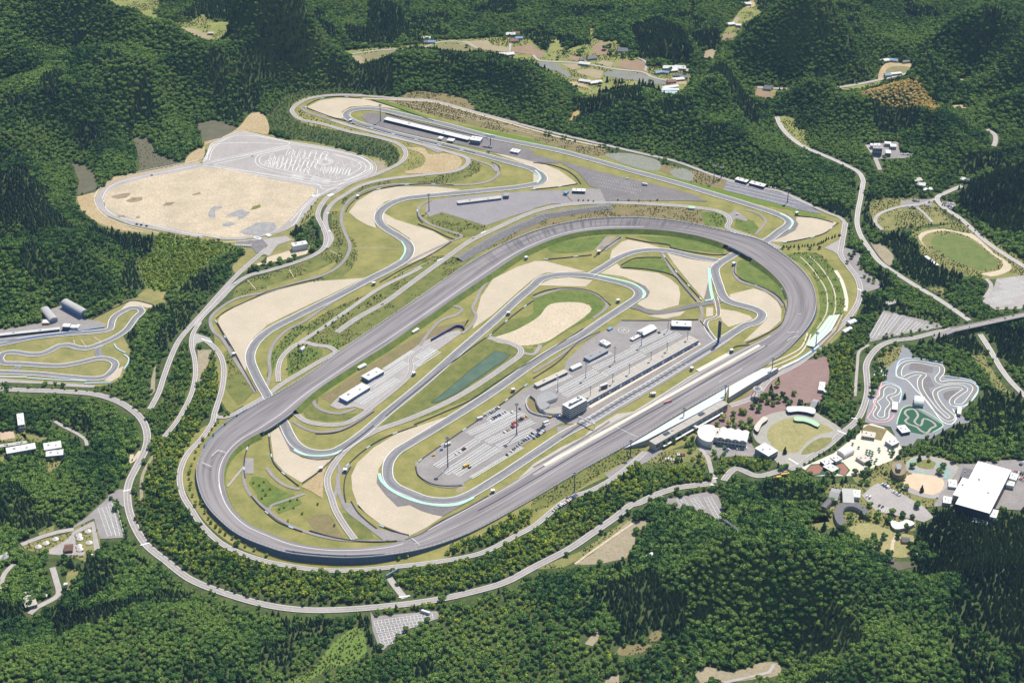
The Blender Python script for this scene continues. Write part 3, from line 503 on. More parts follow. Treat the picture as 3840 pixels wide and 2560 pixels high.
# ------------------------------------------------------------------ palette
PAL = {
 'grass': ((.150,.175,.038), (.31,.28,.088), .03, (.34,.255,.13), .6),
 'grass2': ((.155,.18,.045), (.31,.27,.10), .035, (.37,.28,.16), .6),
 'grass3': ((.13,.165,.04), (.265,.24,.085), .05, (.35,.28,.15), .5),
 'grass4': ((.085,.145,.035), (.17,.20,.055), .06, (.25,.23,.09), .6),
 'lawn': ((.25,.245,.085), (.36,.31,.14), .05, (.44,.37,.2), .4),
 'meadow': ((.16,.205,.05), (.26,.27,.08), .03, (.36,.28,.14), .25),
 'meadow2': ((.120,.192,.036), (.180,.252,.060), .06, (.06,.10,.02), .6),
 'bank': ((.075,.13,.022), (.20,.205,.055), .07, (.28,.19,.09), .7),
 'bank2': ((.06,.125,.018), (.16,.205,.042), .07, (.24,.21,.075), .6),
 'bankb': ((.24,.18,.095), (.15,.155,.05), .07, (.34,.245,.145), .6),
 'hedge': ((.125,.19,.025), (.17,.235,.035), .08, (.08,.13,.02), .6),
 'cut': ((.17,.145,.11), (.11,.11,.06), .06, (.075,.09,.04), .8),
 'tan': ((.42,.31,.17), (.50,.39,.24), .03, (.22,.19,.07), .3),
 'tan2': ((.31,.26,.18), (.38,.32,.22), .05, (.22,.19,.09), .3),
 'sand': ((.54,.45,.32), (.62,.52,.38), .03, (.40,.33,.22), .3),
 'ochre': ((.38,.25,.11), (.42,.29,.14), .1, None, 0),
 'rubble': ((.24,.245,.21), (.18,.2,.14), .1, (.4,.37,.32), .5),
 'dirt': ((.46,.385,.275), (.64,.53,.375), .02, (.33,.26,.18), .35),
 'gravel': ((.49,.42,.31), (.575,.49,.37), .02, (.43,.36,.265), .5),
 'cream': ((.64,.58,.48), (.72,.64,.52), .03, None, 0),
 'cream2': ((.60,.45,.31), (.66,.53,.38), .08, None, 0),
 'brick': ((.26,.17,.15), (.31,.205,.18), .06, (.22,.16,.145), .3),
 'pinkpave': ((.5,.36,.26), (.55,.42,.3), .1, None, 0),
 'concrete': ((.46,.42,.36), (.52,.475,.41), .05, (.38,.35,.31), .3),
 'concrete2': ((.36,.34,.29), (.42,.395,.34), .08, (.3,.28,.25), .4),
 'terrace': ((.196,.190,.213), (.253,.241,.270), .06, (.13,.13,.14), .4),
 'paved': ((.265,.24,.228), (.345,.318,.30), .025, (.215,.195,.19), .4),
 'paved_l': ((.36,.33,.31), (.44,.405,.38), .03, (.30,.275,.26), .4),
 'paved_d': ((.185,.168,.168), (.24,.218,.215), .03, (.14,.13,.13), .3),
 'paved_p': ((.27,.25,.255), (.315,.29,.295), .03, (.22,.205,.21), .35),
 'paved_b': ((.25,.255,.265), (.29,.295,.30), .05, (.22,.22,.23), .1),
 'paved_b2': ((.22,.215,.20), (.27,.26,.24), .05, (.18,.175,.16), .1),
 'field_wet': ((.20,.21,.20), (.25,.24,.20), .03, (.17,.19,.2), .05),
 'field_olive': ((.20,.19,.09), (.25,.22,.11), .05, None, 0),
 'field_tan': ((.31,.25,.155), (.37,.31,.2), .04, None, 0),
 'field_brown': ((.26,.175,.115), (.32,.23,.15), .04, None, 0),
 'astro': ((.03,.10,.06), (.04,.12,.07), .1, None, 0),
 'red_floor': ((.30,.14,.10), (.34,.17,.12), .1, None, 0),
 'grey_patch': ((.26,.27,.28), (.33,.32,.32), .06, (.45,.38,.28), .12),
 'brown_patch': ((.27,.21,.14), (.34,.27,.18), .08, (.16,.14,.09), .1),
 'under': ((.06,.10,.02), (.12,.155,.035), .06, (.20,.17,.08), .4),
 'water_pale': ((.24,.36,.31), (.30,.42,.37), .1, None, 0),
 'track': ((.235,.23,.235), (.28,.272,.275), .03, (.19,.185,.19), .2),
 'track_d': ((.18,.17,.17), (.22,.205,.205), .03, (.16,.155,.155), .12),
 'road': ((.30,.272,.255), (.38,.345,.325), .04, (.25,.225,.215), .4),
 'road_l': ((.40,.36,.335), (.46,.42,.39), .03, (.33,.3,.28), .15),
}
for k, (a, b, sc, c, s3) in PAL.items():
    mat(k, a, b, sc, .9, c, s3, spec=.2)
mat('line', (.80,.80,.77), rough=.6); mat('line_w', (.70,.68,.64), rough=.7)
mat('mint', (.38,.66,.50), (.45,.72,.57), .1, .7); mat('yellow', (.65,.45,.08), rough=.6)
mat('soil', (.07,.065,.03))
# ------------------------------------------------------------------ clear mask and terrain height
CELL = 8.0
gx = np.arange(-1440, 1441, CELL); gy = np.arange(-960, 2001, CELL)
GX, GY = np.meshgrid(gx, gy)
mask = np.zeros(GX.shape, bool)
def inside(poly, X, Y):
    r = np.zeros(X.shape, bool); n = len(poly)
    for i in range(n):
        x0, y0 = poly[i][:2]; x1, y1 = poly[(i+1) % n][:2]
        if y0 == y1: continue
        c = ((y0 > Y) != (y1 > Y)) & (X < (x1-x0)*(Y-y0)/(y1-y0) + x0)
        r ^= c
    return r
def mark(poly, M, axx=None, axy=None, pad=0):
    x0, y0 = poly[:, 0].min(), poly[:, 1].min(); x1, y1 = poly[:, 0].max(), poly[:, 1].max()
    ix = np.where((axx >= x0-pad) & (axx <= x1+pad))[0]; iy = np.where((axy >= y0-pad) & (axy <= y1+pad))[0]
    if len(ix) and len(iy):
        sl = np.ix_(iy, ix); XX, YY = np.meshgrid(axx[ix], axy[iy]); M[sl] |= inside(poly, XX, YY)
def mark_line(P, hw, M, axx, axy):
    d = axx[1]-axx[0]; k = int(math.ceil(hw/d))
    for x, y in P[:, :2]:
        i = (x-axx[0])/d; j = (y-axy[0])/d
        i0, i1 = int(max(0, math.floor(i-k))), int(min(len(axx)-1, math.ceil(i+k)))
        j0, j1 = int(max(0, math.floor(j-k))), int(min(len(axy)-1, math.ceil(j+k)))
        if i1 < i0 or j1 < j0: continue
        XX, YY = np.meshgrid(axx[i0:i1+1], axy[j0:j1+1])
        M[j0:j1+1, i0:i1+1] |= (XX-x)**2 + (YY-y)**2 <= hw*hw
F = 4.0                                             # finer raster that keeps trees off open ground
fx = np.arange(-1440, 1441, F); fy = np.arange(-960, 2001, F); fmask = np.zeros((len(fy), len(fx)), bool)
area_geo = []
for (name, m, lvl, pts, sm, clear) in AREAS:
    P = W(pts)
    if sm: P = crom(P, True, 8)
    area_geo.append(P)
    if clear: mark(P, mask, gx, gy); mark(P, fmask, fx, fy)
road_geo = []
for (name, m, wd, lvl, pts, ln, closed, step) in ROADS:
    P = crom(W(pts), closed, step); road_geo.append(P)
    mark_line(P, wd/2+5, mask, gx, gy); mark_line(P, wd/2+3, fmask, fx, fy)
# ------------------------------------------------------------------ the oval (banked, on an embankment)
OV = [  # inner edge, outer edge (same direction), x,y,height
 ('D2 1160,370,.9 1300,320,.9 1450,215,.9 1850,10,.9 C3 0,1255,.9 250,1090,.9 450,985,.9 520,950,.9 830,790,.9 1000,690,.9 1300,490,.9 1500,370,.9 1650,285,.9 1830,205,.9',
  'D2 1230,462,6 1330,440,5 1500,395,3.5 1700,320,2 1900,210,1.2 2100,100,.9 2240,20,.9 C3 400,1260,.9 740,1078,.9 1300,740,.9 1920,400,.9 2100,285,1', 34),
 ('C3 1830,205,.9 2000,115,.9 B3 2080,1395,1 2120,1290,1.5 2142,1180,2 2100,1060,3.5 1990,940,5 1850,835,6 1700,748,6 1550,685,6 1400,640,6 1200,603,6 1000,583,6 800,578,6 600,580,6',
  'C3 2100,285,1 C4 320,176,2.5 B4 400,1430,4 478,1300,5.5 493,1200,7 470,1070,8 380,930,8.5 200,780,9 0,658,9.5 B3 1800,645,9.5 1600,595,9.5 1400,550,10 1200,515,10.5 1000,492,11 800,483,11 600,487,11', 70),
 ('B3 600,580,6 400,600,6 200,650,6 0,732,6 B2 2100,805,6 1880,955,6 1570,1165,6 1350,1320,6 1180,1435,6 1000,1560,6 C2 830,320,6 640,440,6 390,610,6 300,690,6',
  'B3 600,487,11 400,505,11 200,545,11 0,600,11 B2 2050,680,10.5 1900,755,9.5 1660,895,8.5 1350,1110,8 1040,1320,8 800,1480,8 700,1550,8 C2 600,275,8 400,425,8 200,555,8 0,665,8.5', 70),
 ('C2 300,690,6 200,790,6 100,855,6 0,925,6 C1 2100,985,5.5 1960,1100,4 1890,1230,2.6 1880,1350,1.6 1910,1480,1.5 1960,1590,1.5 D1 2000,150,1.5 2100,240,1.5 D2 0,298,2 150,362,2.2 300,405,2 500,432,1.6 700,435,1.5 900,422,1 1080,395,.9 1160,370,.9',
  'C2 0,665,8.5 C1 2100,740,9 1950,830,8 1820,930,7 1740,1040,6 1690,1130,5.2 1660,1200,5 1650,1300,4.8 1670,1400,4.8 1700,1490,4.8 D1 1760,110,5 1850,200,5 1950,290,5.2 2100,370,6 2240,420,7 D2 150,470,8 400,500,8.5 650,515,8.5 900,505,8.5 1100,480,7 1230,462,6', 80)]
inn = []; out = []
for a, b, n in OV:
    inn.append(resamp(crom(W(a), False, 4), n+1)[:-1]); out.append(resamp(crom(W(b), False, 4), n+1)[:-1])
inn = np.vstack(inn); out = np.vstack(out); NO = len(inn)
k5 = np.array([1, 2, 3, 2, 1])/9.0
def csmooth(P, it=2):
    for _ in range(it): P = sum(k5[j]*np.roll(P, j-2, 0) for j in range(5))
    return P
inn = csmooth(inn); out = csmooth(out)
ov_poly = np.vstack([out, out[:1]])
mark(out, mask, gx, gy, 0); mark(out, fmask, fx, fy)

# ------------------------------------------------------------------ terrain: hills stand back from the cleared valley floor
RIDGES = [  # crest line in the photo, height, half width
 ('A1 -300,650 0,690 500,585 900,470', 55, 75), ('A1 0,800 300,730 700,685 1350,690 1800,900', 58, 80), ('A1 -200,330 0,330 500,430 1000,500 1500,560', 62, 80),
 ('A1 -100,1080 500,1055 950,1110 1100,1200', 42, 75), ('A1 -300,90 300,100 900,80 1250,190 1600,320', 75, 95), ('A1 -200,-100 300,-60 800,-20', 80, 110),
 ('A1 1500,350 1750,320 2240,330 A2 300,360 600,440', 50, 80), ('A1 1900,900 2050,700 2000,500', 40, 60),
 ('A2 700,560 900,480 1200,400 1700,430 2240,530 A3 280,640', 40, 75), ('A2 1000,600 1500,560 2000,620 2240,700', 36, 70),
 ('A1 1400,60 1800,20 2240,60', 85, 85), ('A1 1750,60 2240,200 A2 300,220 600,280', 65, 70), ('A2 -200,-100 600,-60 1100,0 1200,160', 95, 100), ('A2 1500,0 1800,30 2050,180', 80, 80),
 ('A2 700,100 900,200 1250,230', 60, 70), ('A3 0,0 200,30 420,180', 75, 80), ('A3 500,60 700,20 900,90 700,260', 80, 80), ('A3 750,300 1000,130 1300,60 1450,160 1560,260', 78, 90),
 ('A3 1100,250 1240,260 1380,400', 45, 60), ('A3 1700,280 1900,150 2100,60 2240,30', 65, 80), ('A3 1500,450 1800,260 2050,240 2240,420', 60, 85), ('A4 0,230 300,150 600,120 850,350', 62, 85),
 ('A4 500,30 750,60 850,180', 85, 80), ('A4 850,420 1000,150 1200,60 1250,250', 80, 80), ('A4 1400,250 1650,120 1900,40 2240,180', 80, 95), ('A4 1400,420 1800,330 2240,350', 60, 85),
 ('A4 1000,700 1400,560 1650,640', 40, 60), ('A4 140,870 400,720 700,740 850,800', 40, 65), ('A4 900,830 1250,795 1600,880 1700,960', 38, 65),
 ('A4 1750,800 1950,650 2240,700', 50, 75), ('A4 440,1100 700,1010 1000,1060 1300,1080 1500,1150', 32, 60), ('A4 1080,1370 1500,1300 1900,1300 2240,1400', 38, 65), ('A4 1900,900 2240,900', 50, 70), ('A4 700,1200 850,1150 900,1300', 26, 45),
 ('A3 400,920 800,800 1150,830 1500,960', 34, 65), ('A3 1200,780 1500,700 1900,760 2050,920', 40, 65), ('A3 330,1010 600,960 800,1040', 28, 55), ('A3 900,1000 1300,930 1700,1030 2050,1200', 36, 65),
 ('A3 1000,1200 1500,1160 2000,1280 2240,1400', 30, 60), ('B4 300,50 600,60 800,150', 26, 55), ('B4 900,170 1100,120 1300,260', 18, 45),
 ('B4 1650,250 1850,150 2240,60', 40, 70), ('B4 1850,450 2100,400 2300,500', 40, 70),
 ('A1 -200,1400 200,1330 500,1450 600,1560', 34, 65), ('B1 -200,300 200,280 500,500 900,600', 30, 60), ('B1 -200,680 100,680 300,850 420,1050', 34, 65), ('B1 420,760 700,660 950,780 1150,920', 34, 60), ('B1 1250,640 1100,600', 10, 40),
 ('B1 1450,1150 1700,1020 1950,880', 9, 40), ('C1 1100,100 1300,20', 10, 40),
 ('C1 -200,700 300,640 700,680 950,760 1100,900', 20, 55), ('C1 500,1150 800,1150 1000,1250', 18, 60), ('C1 0,1400 400,1350 700,1450', 16, 60),
 ('D1 850,420 1050,450 1150,600', 12, 45), ('D1 -200,1100 400,1020 900,900 1400,820', 26, 80), ('D1 0,1500 600,1400 1200,1300', 30, 90), ('D1 1500,850 1800,950 2100,1050 2240,1250', 24, 70), ('D2 300,1080 600,1050', 12, 40),
 ('D2 1000,1300 1400,1250 1700,1350', 14, 55), ('D3 1050,80 1300,250 1500,450', 26, 65), ('D3 700,650 1100,640 1400,750', 16, 60), ('D3 1800,50 2000,250 2240,500 D4 300,700 600,900 1000,1200', 62, 95),
 ('D3 1500,500 1800,750 2100,1000', 40, 90), ('D4 700,450 1000,700 1400,900 1650,1150', 48, 80), ('D4 1350,250 1700,450 2000,600 2400,700', 34, 75), ('D4 1500,600 1900,800 2300,1000', 40, 80), ('D4 600,1300 1100,1350 1700,1500', 45, 90),
 ('D4 -400,1200 100,1100 500,1300', 40, 90), ('C4 1350,250 1600,150 1900,200', 14, 50), ('C4 1450,950 1800,950 2200,1050', 16, 50), ('C4 1750,450 1950,500', 12, 40), ('C4 2100,100 2300,300', 25, 60), ('D2 1000,660 1400,600', 5, 30)]
RF = np.zeros(GX.shape)
for pts, h, sg in RIDGES:
    h = h*1.3; p = px(pts); p[:, 2] = h+13; P = un(p)
    best = np.full(GX.shape, 1e9)
    for i in range(len(P)-1):
        a, b = P[i][:2], P[i+1][:2]; ab = b-a; L2 = ab@ab
        t = np.clip(((GX-a[0])*ab[0]+(GY-a[1])*ab[1])/L2, 0, 1)
        best = np.minimum(best, (GX-a[0]-t*ab[0])**2+(GY-a[1]-t*ab[1])**2)
    g = h*np.exp(-best/(2*(sg*.68)**2)); RF += g**3
RF = np.cbrt(RF)
def vnoise(X, Y, s, seed):
    r = np.random.RandomState(seed).rand(256, 256)
    x = X/s + 1000.37; y = Y/s + 1000.91
    xi = np.floor(x).astype(int); yi = np.floor(y).astype(int); u = x-xi; v = y-yi
    u = u*u*(3-2*u); v = v*v*(3-2*v)
    a = r[yi % 256, xi % 256]; b = r[yi % 256, (xi+1) % 256]; c = r[(yi+1) % 256, xi % 256]; d = r[(yi+1) % 256, (xi+1) % 256]
    return (a*(1-u)+b*u)*(1-v)+(c*(1-u)+d*u)*v
RF = RF + 9*(vnoise(GX, GY, 80, 3)-.5) + 18*(1-2.4*np.abs(vnoise(GX, GY, 130, 5)-.5))*(.25+RF/60) - 7
far = np.clip((GY-1450)/300, 0, 1); RF = RF*(1-far) + far*(70+60*vnoise(GX, GY, 330, 8))
D = np.where(mask, 0, 1e6)
for _ in range(22):
    for dx, dy, c in ((1, 0, 8), (-1, 0, 8), (0, 1, 8), (0, -1, 8), (1, 1, 11.3), (-1, 1, 11.3), (1, -1, 11.3), (-1, -1, 11.3)):
        D = np.minimum(D, np.roll(np.roll(D, dx, 1), dy, 0) + c)
t = np.clip((D-10)/110, 0, 1); t = t*t*(3-2*t)
HT = np.clip(RF, 2, None)*t
HT[D <= 10] = 0
# a hill on the near side of a clearing stays low enough for the clearing to be seen, as it is in the photograph
dxv, dyv = GX, GY-CAM_Y; dh = np.hypot(dxv, dyv); dxv = dxv/dh; dyv = dyv/dh; te = CAM_H/dh
for k in range(1, 34):
    j = np.clip(np.round((GY+dyv*k*8-gy[0])/CELL).astype(int), 0, len(gy)-1); i = np.clip(np.round((GX+dxv*k*8-gx[0])/CELL).astype(int), 0, len(gx)-1)
    HT = np.where(mask[j, i], np.minimum(HT, np.maximum(0, k*8*te*.92-9)), HT)
for _ in range(5):
    HS = HT.copy(); HS[1:-1, 1:-1] = (HT[1:-1, 1:-1]*2+HT[:-2, 1:-1]+HT[2:, 1:-1]+HT[1:-1, :-2]+HT[1:-1, 2:])/6
    HT = np.where(D <= 10, 0, HS)
# the pond lies in a hollow
pondP = W('C2 1380,690,-3 1400,650,-3 1600,480,-3 1920,262,-3 2045,292,-3 1900,420,-3 1640,590,-3')
def height(x, y):
    x = np.asarray(x, float); y = np.asarray(y, float)
    i = np.clip((x-gx[0])/CELL, 0, len(gx)-1.001); j = np.clip((y-gy[0])/CELL, 0, len(gy)-1.001)
    i0 = i.astype(int); j0 = j.astype(int); u = i-i0; v = j-j0
    return (HT[j0, i0]*(1-u)+HT[j0, i0+1]*u)*(1-v)+(HT[j0+1, i0]*(1-u)+HT[j0+1, i0+1]*u)*v
# ground sheet, fine in the valley and coarse out to the horizon
ex = np.r_[-14000, -9000, -6000, -4000, -3000, -2300, -1900, -1650, gx, 1650, 1900, 2300, 3000, 4000, 6000, 9000, 14000]
ey = np.r_[-9000, -5000, -3000, -2000, -1500, -1150, gy, 2200, 2500, 3000, 4000, 6000, 9000, 14000]
EX, EY = np.meshgrid(ex, ey); EZ = height(EX, EY)
outm = (np.abs(EX) > 1440) | (EY < -960) | (EY > 2000)
EZ[outm] = (45+70*vnoise(EX, EY, 700, 21))[outm]
nx, ny = len(ex), len(ey)
V = np.stack([EX.ravel(), EY.ravel(), EZ.ravel()], 1)
idx = np.arange(nx*ny).reshape(ny, nx)
Fq = np.stack([idx[:-1, :-1].ravel(), idx[:-1, 1:].ravel(), idx[1:, 1:].ravel(), idx[1:, :-1].ravel()], 1)
me = bpy.data.meshes.new('ground'); me.vertices.add(len(V)); me.vertices.foreach_set('co', V.ravel())
me.loops.add(Fq.size); me.loops.foreach_set('vertex_index', Fq.ravel()); me.polygons.add(len(Fq))
me.polygons.foreach_set('loop_start', np.arange(0, Fq.size, 4)); me.polygons.foreach_set('loop_total', np.full(len(Fq), 4)); me.update(calc_edges=True); me.shade_smooth()
GM = mat('forest_floor', (.035, .06, .015), (.08, .12, .03), .04, .95, (.14, .13, .06), .15, .4, bump=0)
me.materials.append(GM); go = bpy.data.objects.new('ground', me); COL.objects.link(go); tag(go, kind='structure')

# ------------------------------------------------------------------ flat sheets
cnt = 0
def sheet(name, P, m, lvl, kind='structure'):
    global cnt; cnt += 1
    z = lvl + .003*(cnt % 40)
    tri = tessellate_polygon([[Vector((p[0], p[1], 0)) for p in P]])
    VV = [(p[0], p[1], z) for p in P]; FF = []
    for a, b, c in tri:
        A_, B_, C_ = P[a], P[b], P[c]
        cr = (B_[0]-A_[0])*(C_[1]-A_[1])-(B_[1]-A_[1])*(C_[0]-A_[0])
        FF.append((a, b, c) if cr > 0 else (a, c, b))
    o = mesh_obj(name, VV, FF, m); tag(o, kind=kind); return o
for (name, m, lvl, pts, sm, clear), P in zip(AREAS, area_geo):
    sheet(name, P, MATS[m], lvl)
def ribbon(P, hw, zoff=0, closed=False, off=0.0, taper=None):
    """flat strip along P; off shifts it sideways; returns V,F,uv"""
    N2 = normals2(P, closed); n = len(P); hwv = hw if taper is None else hw*taper
    c = P[:, :2] + N2*off
    l = c + N2*(np.ones(n)*hwv)[:, None]; r = c - N2*(np.ones(n)*hwv)[:, None]
    z = P[:, 2] + zoff
    V = np.vstack([np.c_[l, z], np.c_[r, z]])
    m = n if closed else n-1
    F = [(n+i, n+(i+1) % n, (i+1) % n, i) for i in range(m)]
    d = np.r_[0, np.cumsum(np.linalg.norm(np.diff(P[:, :2], axis=0), axis=1))]
    uv = np.vstack([np.c_[d, np.full(n, hw)], np.c_[d, np.full(n, -hw)]])
    return V, F, uv
line_mb = MB()
def mb_rib(mb, P, hw, zoff, closed=False, off=0.0):
    V, F_, _ = ribbon(P, hw, zoff, closed, off); mb.add(V.tolist(), F_)
for (name, m, wd, lvl, pts, ln, closed, step), P in zip(ROADS, road_geo):
    cnt += 1; z = lvl + .003*(cnt % 30)
    V, F_, uv = ribbon(P, wd/2, z, closed)
    o = mesh_obj(name, V, F_, MATS[m], uv=uv); tag(o, kind='structure')
    if ln:
        lm = MB(); e = .45 if ln == 2 else .28
        for s in (-1, 1): mb_rib(lm, P, e, z+.06, closed, s*(wd/2-(.2 if ln == 2 else .9)))
        if ln == 1: mb_rib(lm, P, .16, z+.05, closed, 0)
        o = lm.build('edge_line', MATS['line' if ln == 2 else 'line_w']); tag(o, kind='structure')
ROADP = {n[0]: P for n, P in zip(ROADS, road_geo)}
# oval surface
def wear(name, c1, c2, c3):
    m = MATS[name]; t = m.node_tree; N, L = t.nodes.new, t.links.new; b = t.nodes['Principled BSDF']; src = b.inputs['Base Color'].links[0].from_socket
    uvn = N('ShaderNodeUVMap').outputs[0]; sp = N('ShaderNodeSeparateXYZ'); L(uvn, sp.inputs[0]); mp = N('ShaderNodeMapping'); mp.inputs['Scale'].default_value = (.008, 0, 0); L(uvn, mp.inputs[0])
    n = N('ShaderNodeTexNoise'); n.inputs['Scale'].default_value = 1; L(mp.outputs[0], n.inputs['Vector'])
    a = N('ShaderNodeMath'); a.operation = 'MULTIPLY_ADD'; L(n.outputs[0], a.inputs[0]); a.inputs[1].default_value = 26; a.inputs[2].default_value = -13
    d_ = N('ShaderNodeMath'); d_.operation = 'SUBTRACT'; L(sp.outputs[1], d_.inputs[0]); L(a.outputs[0], d_.inputs[1]); ab = N('ShaderNodeMath'); ab.operation = 'ABSOLUTE'; L(d_.outputs[0], ab.inputs[0])
    r = N('ShaderNodeMapRange'); r.inputs[1].default_value = 0; r.inputs[2].default_value = 3.4; r.inputs[3].default_value = .65; r.inputs[4].default_value = 0; L(ab.outputs[0], r.inputs[0])
    x = N('ShaderNodeMix'); x.data_type = 'RGBA'; L(r.outputs[0], x.inputs[0]); L(src, x.inputs[6]); x.inputs[7].default_value = (*c1, 1); L(x.outputs[2], b.inputs['Base Color'])
wear('track', (.15, .15, .158), 0, 0)
def oval_mat():
    m, t, b = nodes('oval_asphalt'); N, L = t.nodes.new, t.links.new
    b.inputs['Roughness'].default_value = .8; b.inputs['Specular IOR Level'].default_value = .25
    uv = N('ShaderNodeUVMap').outputs[0]
    def ns(sx, sy, det=5):
        mp = N('ShaderNodeMapping'); mp.inputs['Scale'].default_value = (sx, sy, 1); L(uv, mp.inputs[0])
        n = N('ShaderNodeTexNoise'); n.inputs['Scale'].default_value = 1; n.inputs['Detail'].default_value = det; L(mp.outputs[0], n.inputs['Vector']); return n.outputs[0]
    def rng(v, a, bb, lo_, hi):
        r = N('ShaderNodeMapRange'); r.inputs[1].default_value = a; r.inputs[2].default_value = bb; r.inputs[3].default_value = lo_; r.inputs[4].default_value = hi; L(v, r.inputs[0]); return r.outputs[0]
    def mx(f, c1, c2):
        x = N('ShaderNodeMix'); x.data_type = 'RGBA'; L(f, x.inputs[0])
        for k, c in ((6, c1), (7, c2)):
            if isinstance(c, tuple): x.inputs[k].default_value = (*c, 1)
            else: L(c, x.inputs[k])
        return x.outputs[2]
    c = mx(rng(ns(.007, .22), .40, .60, 0, 1), (.175, .155, .160), (.27, .245, .245))       # streaks along the lanes
    c = mx(rng(ns(.02, 1.2), .48, .68, 0, .65), c, (.32, .295, .285))
    at = N('ShaderNodeAttribute'); at.attribute_name = 'seep'
    mul = N('ShaderNodeMath'); mul.operation = 'MULTIPLY'; L(rng(ns(.22, .02), .47, .62, 0, .75), mul.inputs[0]); L(at.outputs['Fac'], mul.inputs[1])
    c = mx(mul.outputs[0], c, (.10, .095, .105))                                                # dark seepage stains down the banking
    L(c, b.inputs['Base Color']); return m
OM = oval_mat()
d = np.r_[0, np.cumsum(np.linalg.norm(np.diff(inn[:, :2], axis=0), axis=1))]
rows = 7; V = []; uv = []; 
for r in range(rows):
    f = r/(rows-1); Z = inn*(1-f)+out*f
    fz = f**1.3                      # progressive banking
    Z[:, 2] = inn[:, 2]*(1-fz)+out[:, 2]*fz
    V.append(Z); uv.append(np.c_[d, np.full(NO, f*30)])
V = np.vstack(V); uv = np.vstack(uv); FF = []
for r in range(rows-1):
    for i in range(NO):
        j = (i+1) % NO; FF.append((r*NO+j, r*NO+i, (r+1)*NO+i, (r+1)*NO+j))
o = mesh_obj('oval_track', V, FF, OM, uv=uv, smooth=True); tag(o, kind='structure')
seep = np.zeros(NO); seep[88:126] = 1; seep = np.convolve(np.r_[seep[-6:], seep, seep[:6]], np.ones(13)/13, 'valid')
at = o.data.attributes.new('seep', 'FLOAT', 'POINT'); prof = [0, .1, .6, 1, 1, .9, .6]
at.data.foreach_set('value', np.concatenate([seep*p for p in prof]))
# embankment under the oval, open where the road course passes below
mk = np.zeros(NO, bool)
pos = {k: 0 for k in ()}
bridge_pts = [W('C2 50,900,0')[0], W('B3 1720,790,0')[0]]
gapI = np.zeros(NO, bool); gapO = np.zeros(NO, bool)
for bp in bridge_pts:
    dd = np.linalg.norm(inn[:, :2]-bp[:2], axis=1); gapI |= dd < 26
trk = road_geo[0]
for i in range(NO):
    q = np.linalg.norm(trk[:, :2]-out[i, :2], axis=1).min()
    if out[i, 2] > 4 and q < 9: gapO[i] = True
    q = np.linalg.norm(trk[:, :2]-inn[i, :2], axis=1).min()
    if inn[i, 2] > 3 and q < 19: gapI[i] = True
def skirt(name, E, side, run, m, skip=None, lip=.0):
    """grass slope from the edge E down to the ground"""
    n = len(E); N2 = normals2(E, True)*side
    zz = np.maximum(E[:, 2]-.15, .02)
    top = E.copy(); top[:, 2] = zz
    bot = np.c_[E[:, :2]+N2*(zz*run+.3)[:, None], np.full(n, .0)]
    V = np.vstack([top, bot]); FF = []
    for i in range(n):
        j = (i+1) % n
        if skip is not None and (skip[i] or skip[j]): continue
        if zz[i] < 1.0 and zz[j] < 1.0: continue
        FF.append((i, j, n+j, n+i) if side < 0 else (j, i, n+i, n+j))
    o = mesh_obj(name, V, FF, m); tag(o, kind='structure'); return o
area2 = np.sum(inn[:, 0]*np.roll(inn[:, 1], -1)-np.roll(inn[:, 0], -1)*inn[:, 1]); sgn = 1 if area2 > 0 else -1   # +1: normal points inward
skirt('oval_embankment', inn, sgn, 1.1, MATS['bank2'], gapI)
skirt('oval_embankment', out, -sgn, .35, mat('retaining_wall', (.085, .12, .18), (.12, .16, .22), .1, .8), gapO)
# wall on the outer edge and white lane line
cw = MB(); V, F_, _ = ribbon(out, .35, 1.1, True, -sgn*.4); n = NO
lo_ = V.copy(); lo_[:, 2] -= 1.4
Fw = []
for i in range(n):
    j = (i+1) % n
    Fw += [(i, j, 2*n+j, 2*n+i), (n+j, n+i, 3*n+i, 3*n+j)]
cw.add(np.vstack([V, lo_]).tolist(), [tuple(f) for f in F_]+Fw)
o = cw.build('oval_wall', mat('wall_white', (.62, .61, .59), (.52, .51, .5), .2, .8)); tag(o, 'low white concrete wall along the outer edge of the oval', 'wall')
def oline(f, i0, i1, hw, mtl='line'):
    Z = inn*(1-f)+out*f; fz = f**1.3; Z[:, 2] = inn[:, 2]*(1-fz)+out[:, 2]*fz
    ii = np.arange(i0, i1) % NO; P = Z[ii]; V, F_, _ = ribbon(P, hw, .12); return V, F_
lm = MB()
for f, a, b, hw in ((.2, 96, 210, .35), (.22, 206, NO, .35), (.5, 0, 30, .15), (.06, 0, 40, .3)):
    V, F_ = oline(f, a, b, hw); lm.add(V.tolist(), F_)
o = lm.build('oval_line', MATS['line']); tag(o, kind='structure')
# catch fence posts round the oval
full = resamp(np.vstack([out, out[:1]]), 420)[:-1]; mat('galv', (.22, .24, .26), rough=.5, metal=.4)
fo = empty('catch_fence', (0, 0, 0)); tag(fo, 'tall grey catch fence all round the outside of the oval', 'fence')
V, F_, _ = ribbon(full, .09, 3.6, True); mesh_obj('top_rail', V, F_, MATS['galv'], fo)
V, F_, _ = ribbon(full, .07, 2.2, True); mesh_obj('middle_rail', V, F_, MATS['galv'], fo)
pmb = MB(); pmb.box((0, 0, 1.8), (.24, .24, 3.6)); pme = pmb.build('fence_post', MATS['galv'], fo); pme.location = full[0]
near_ = np.argsort(np.linalg.norm(full-np.array([0, CAM_Y, CAM_H]), axis=1)); rest_ = MB(); pme.location = full[near_[0]]
for i in near_[1:100]:
    q = pme.copy(); COL.objects.link(q); q.parent = fo; q.location = full[i]
for i in near_[100:]: rest_.box((full[i][0], full[i][1], full[i][2]+1.8), (.24, .24, 3.6))
tag(rest_.build('fence_post', MATS['galv'], fo), kind='stuff')
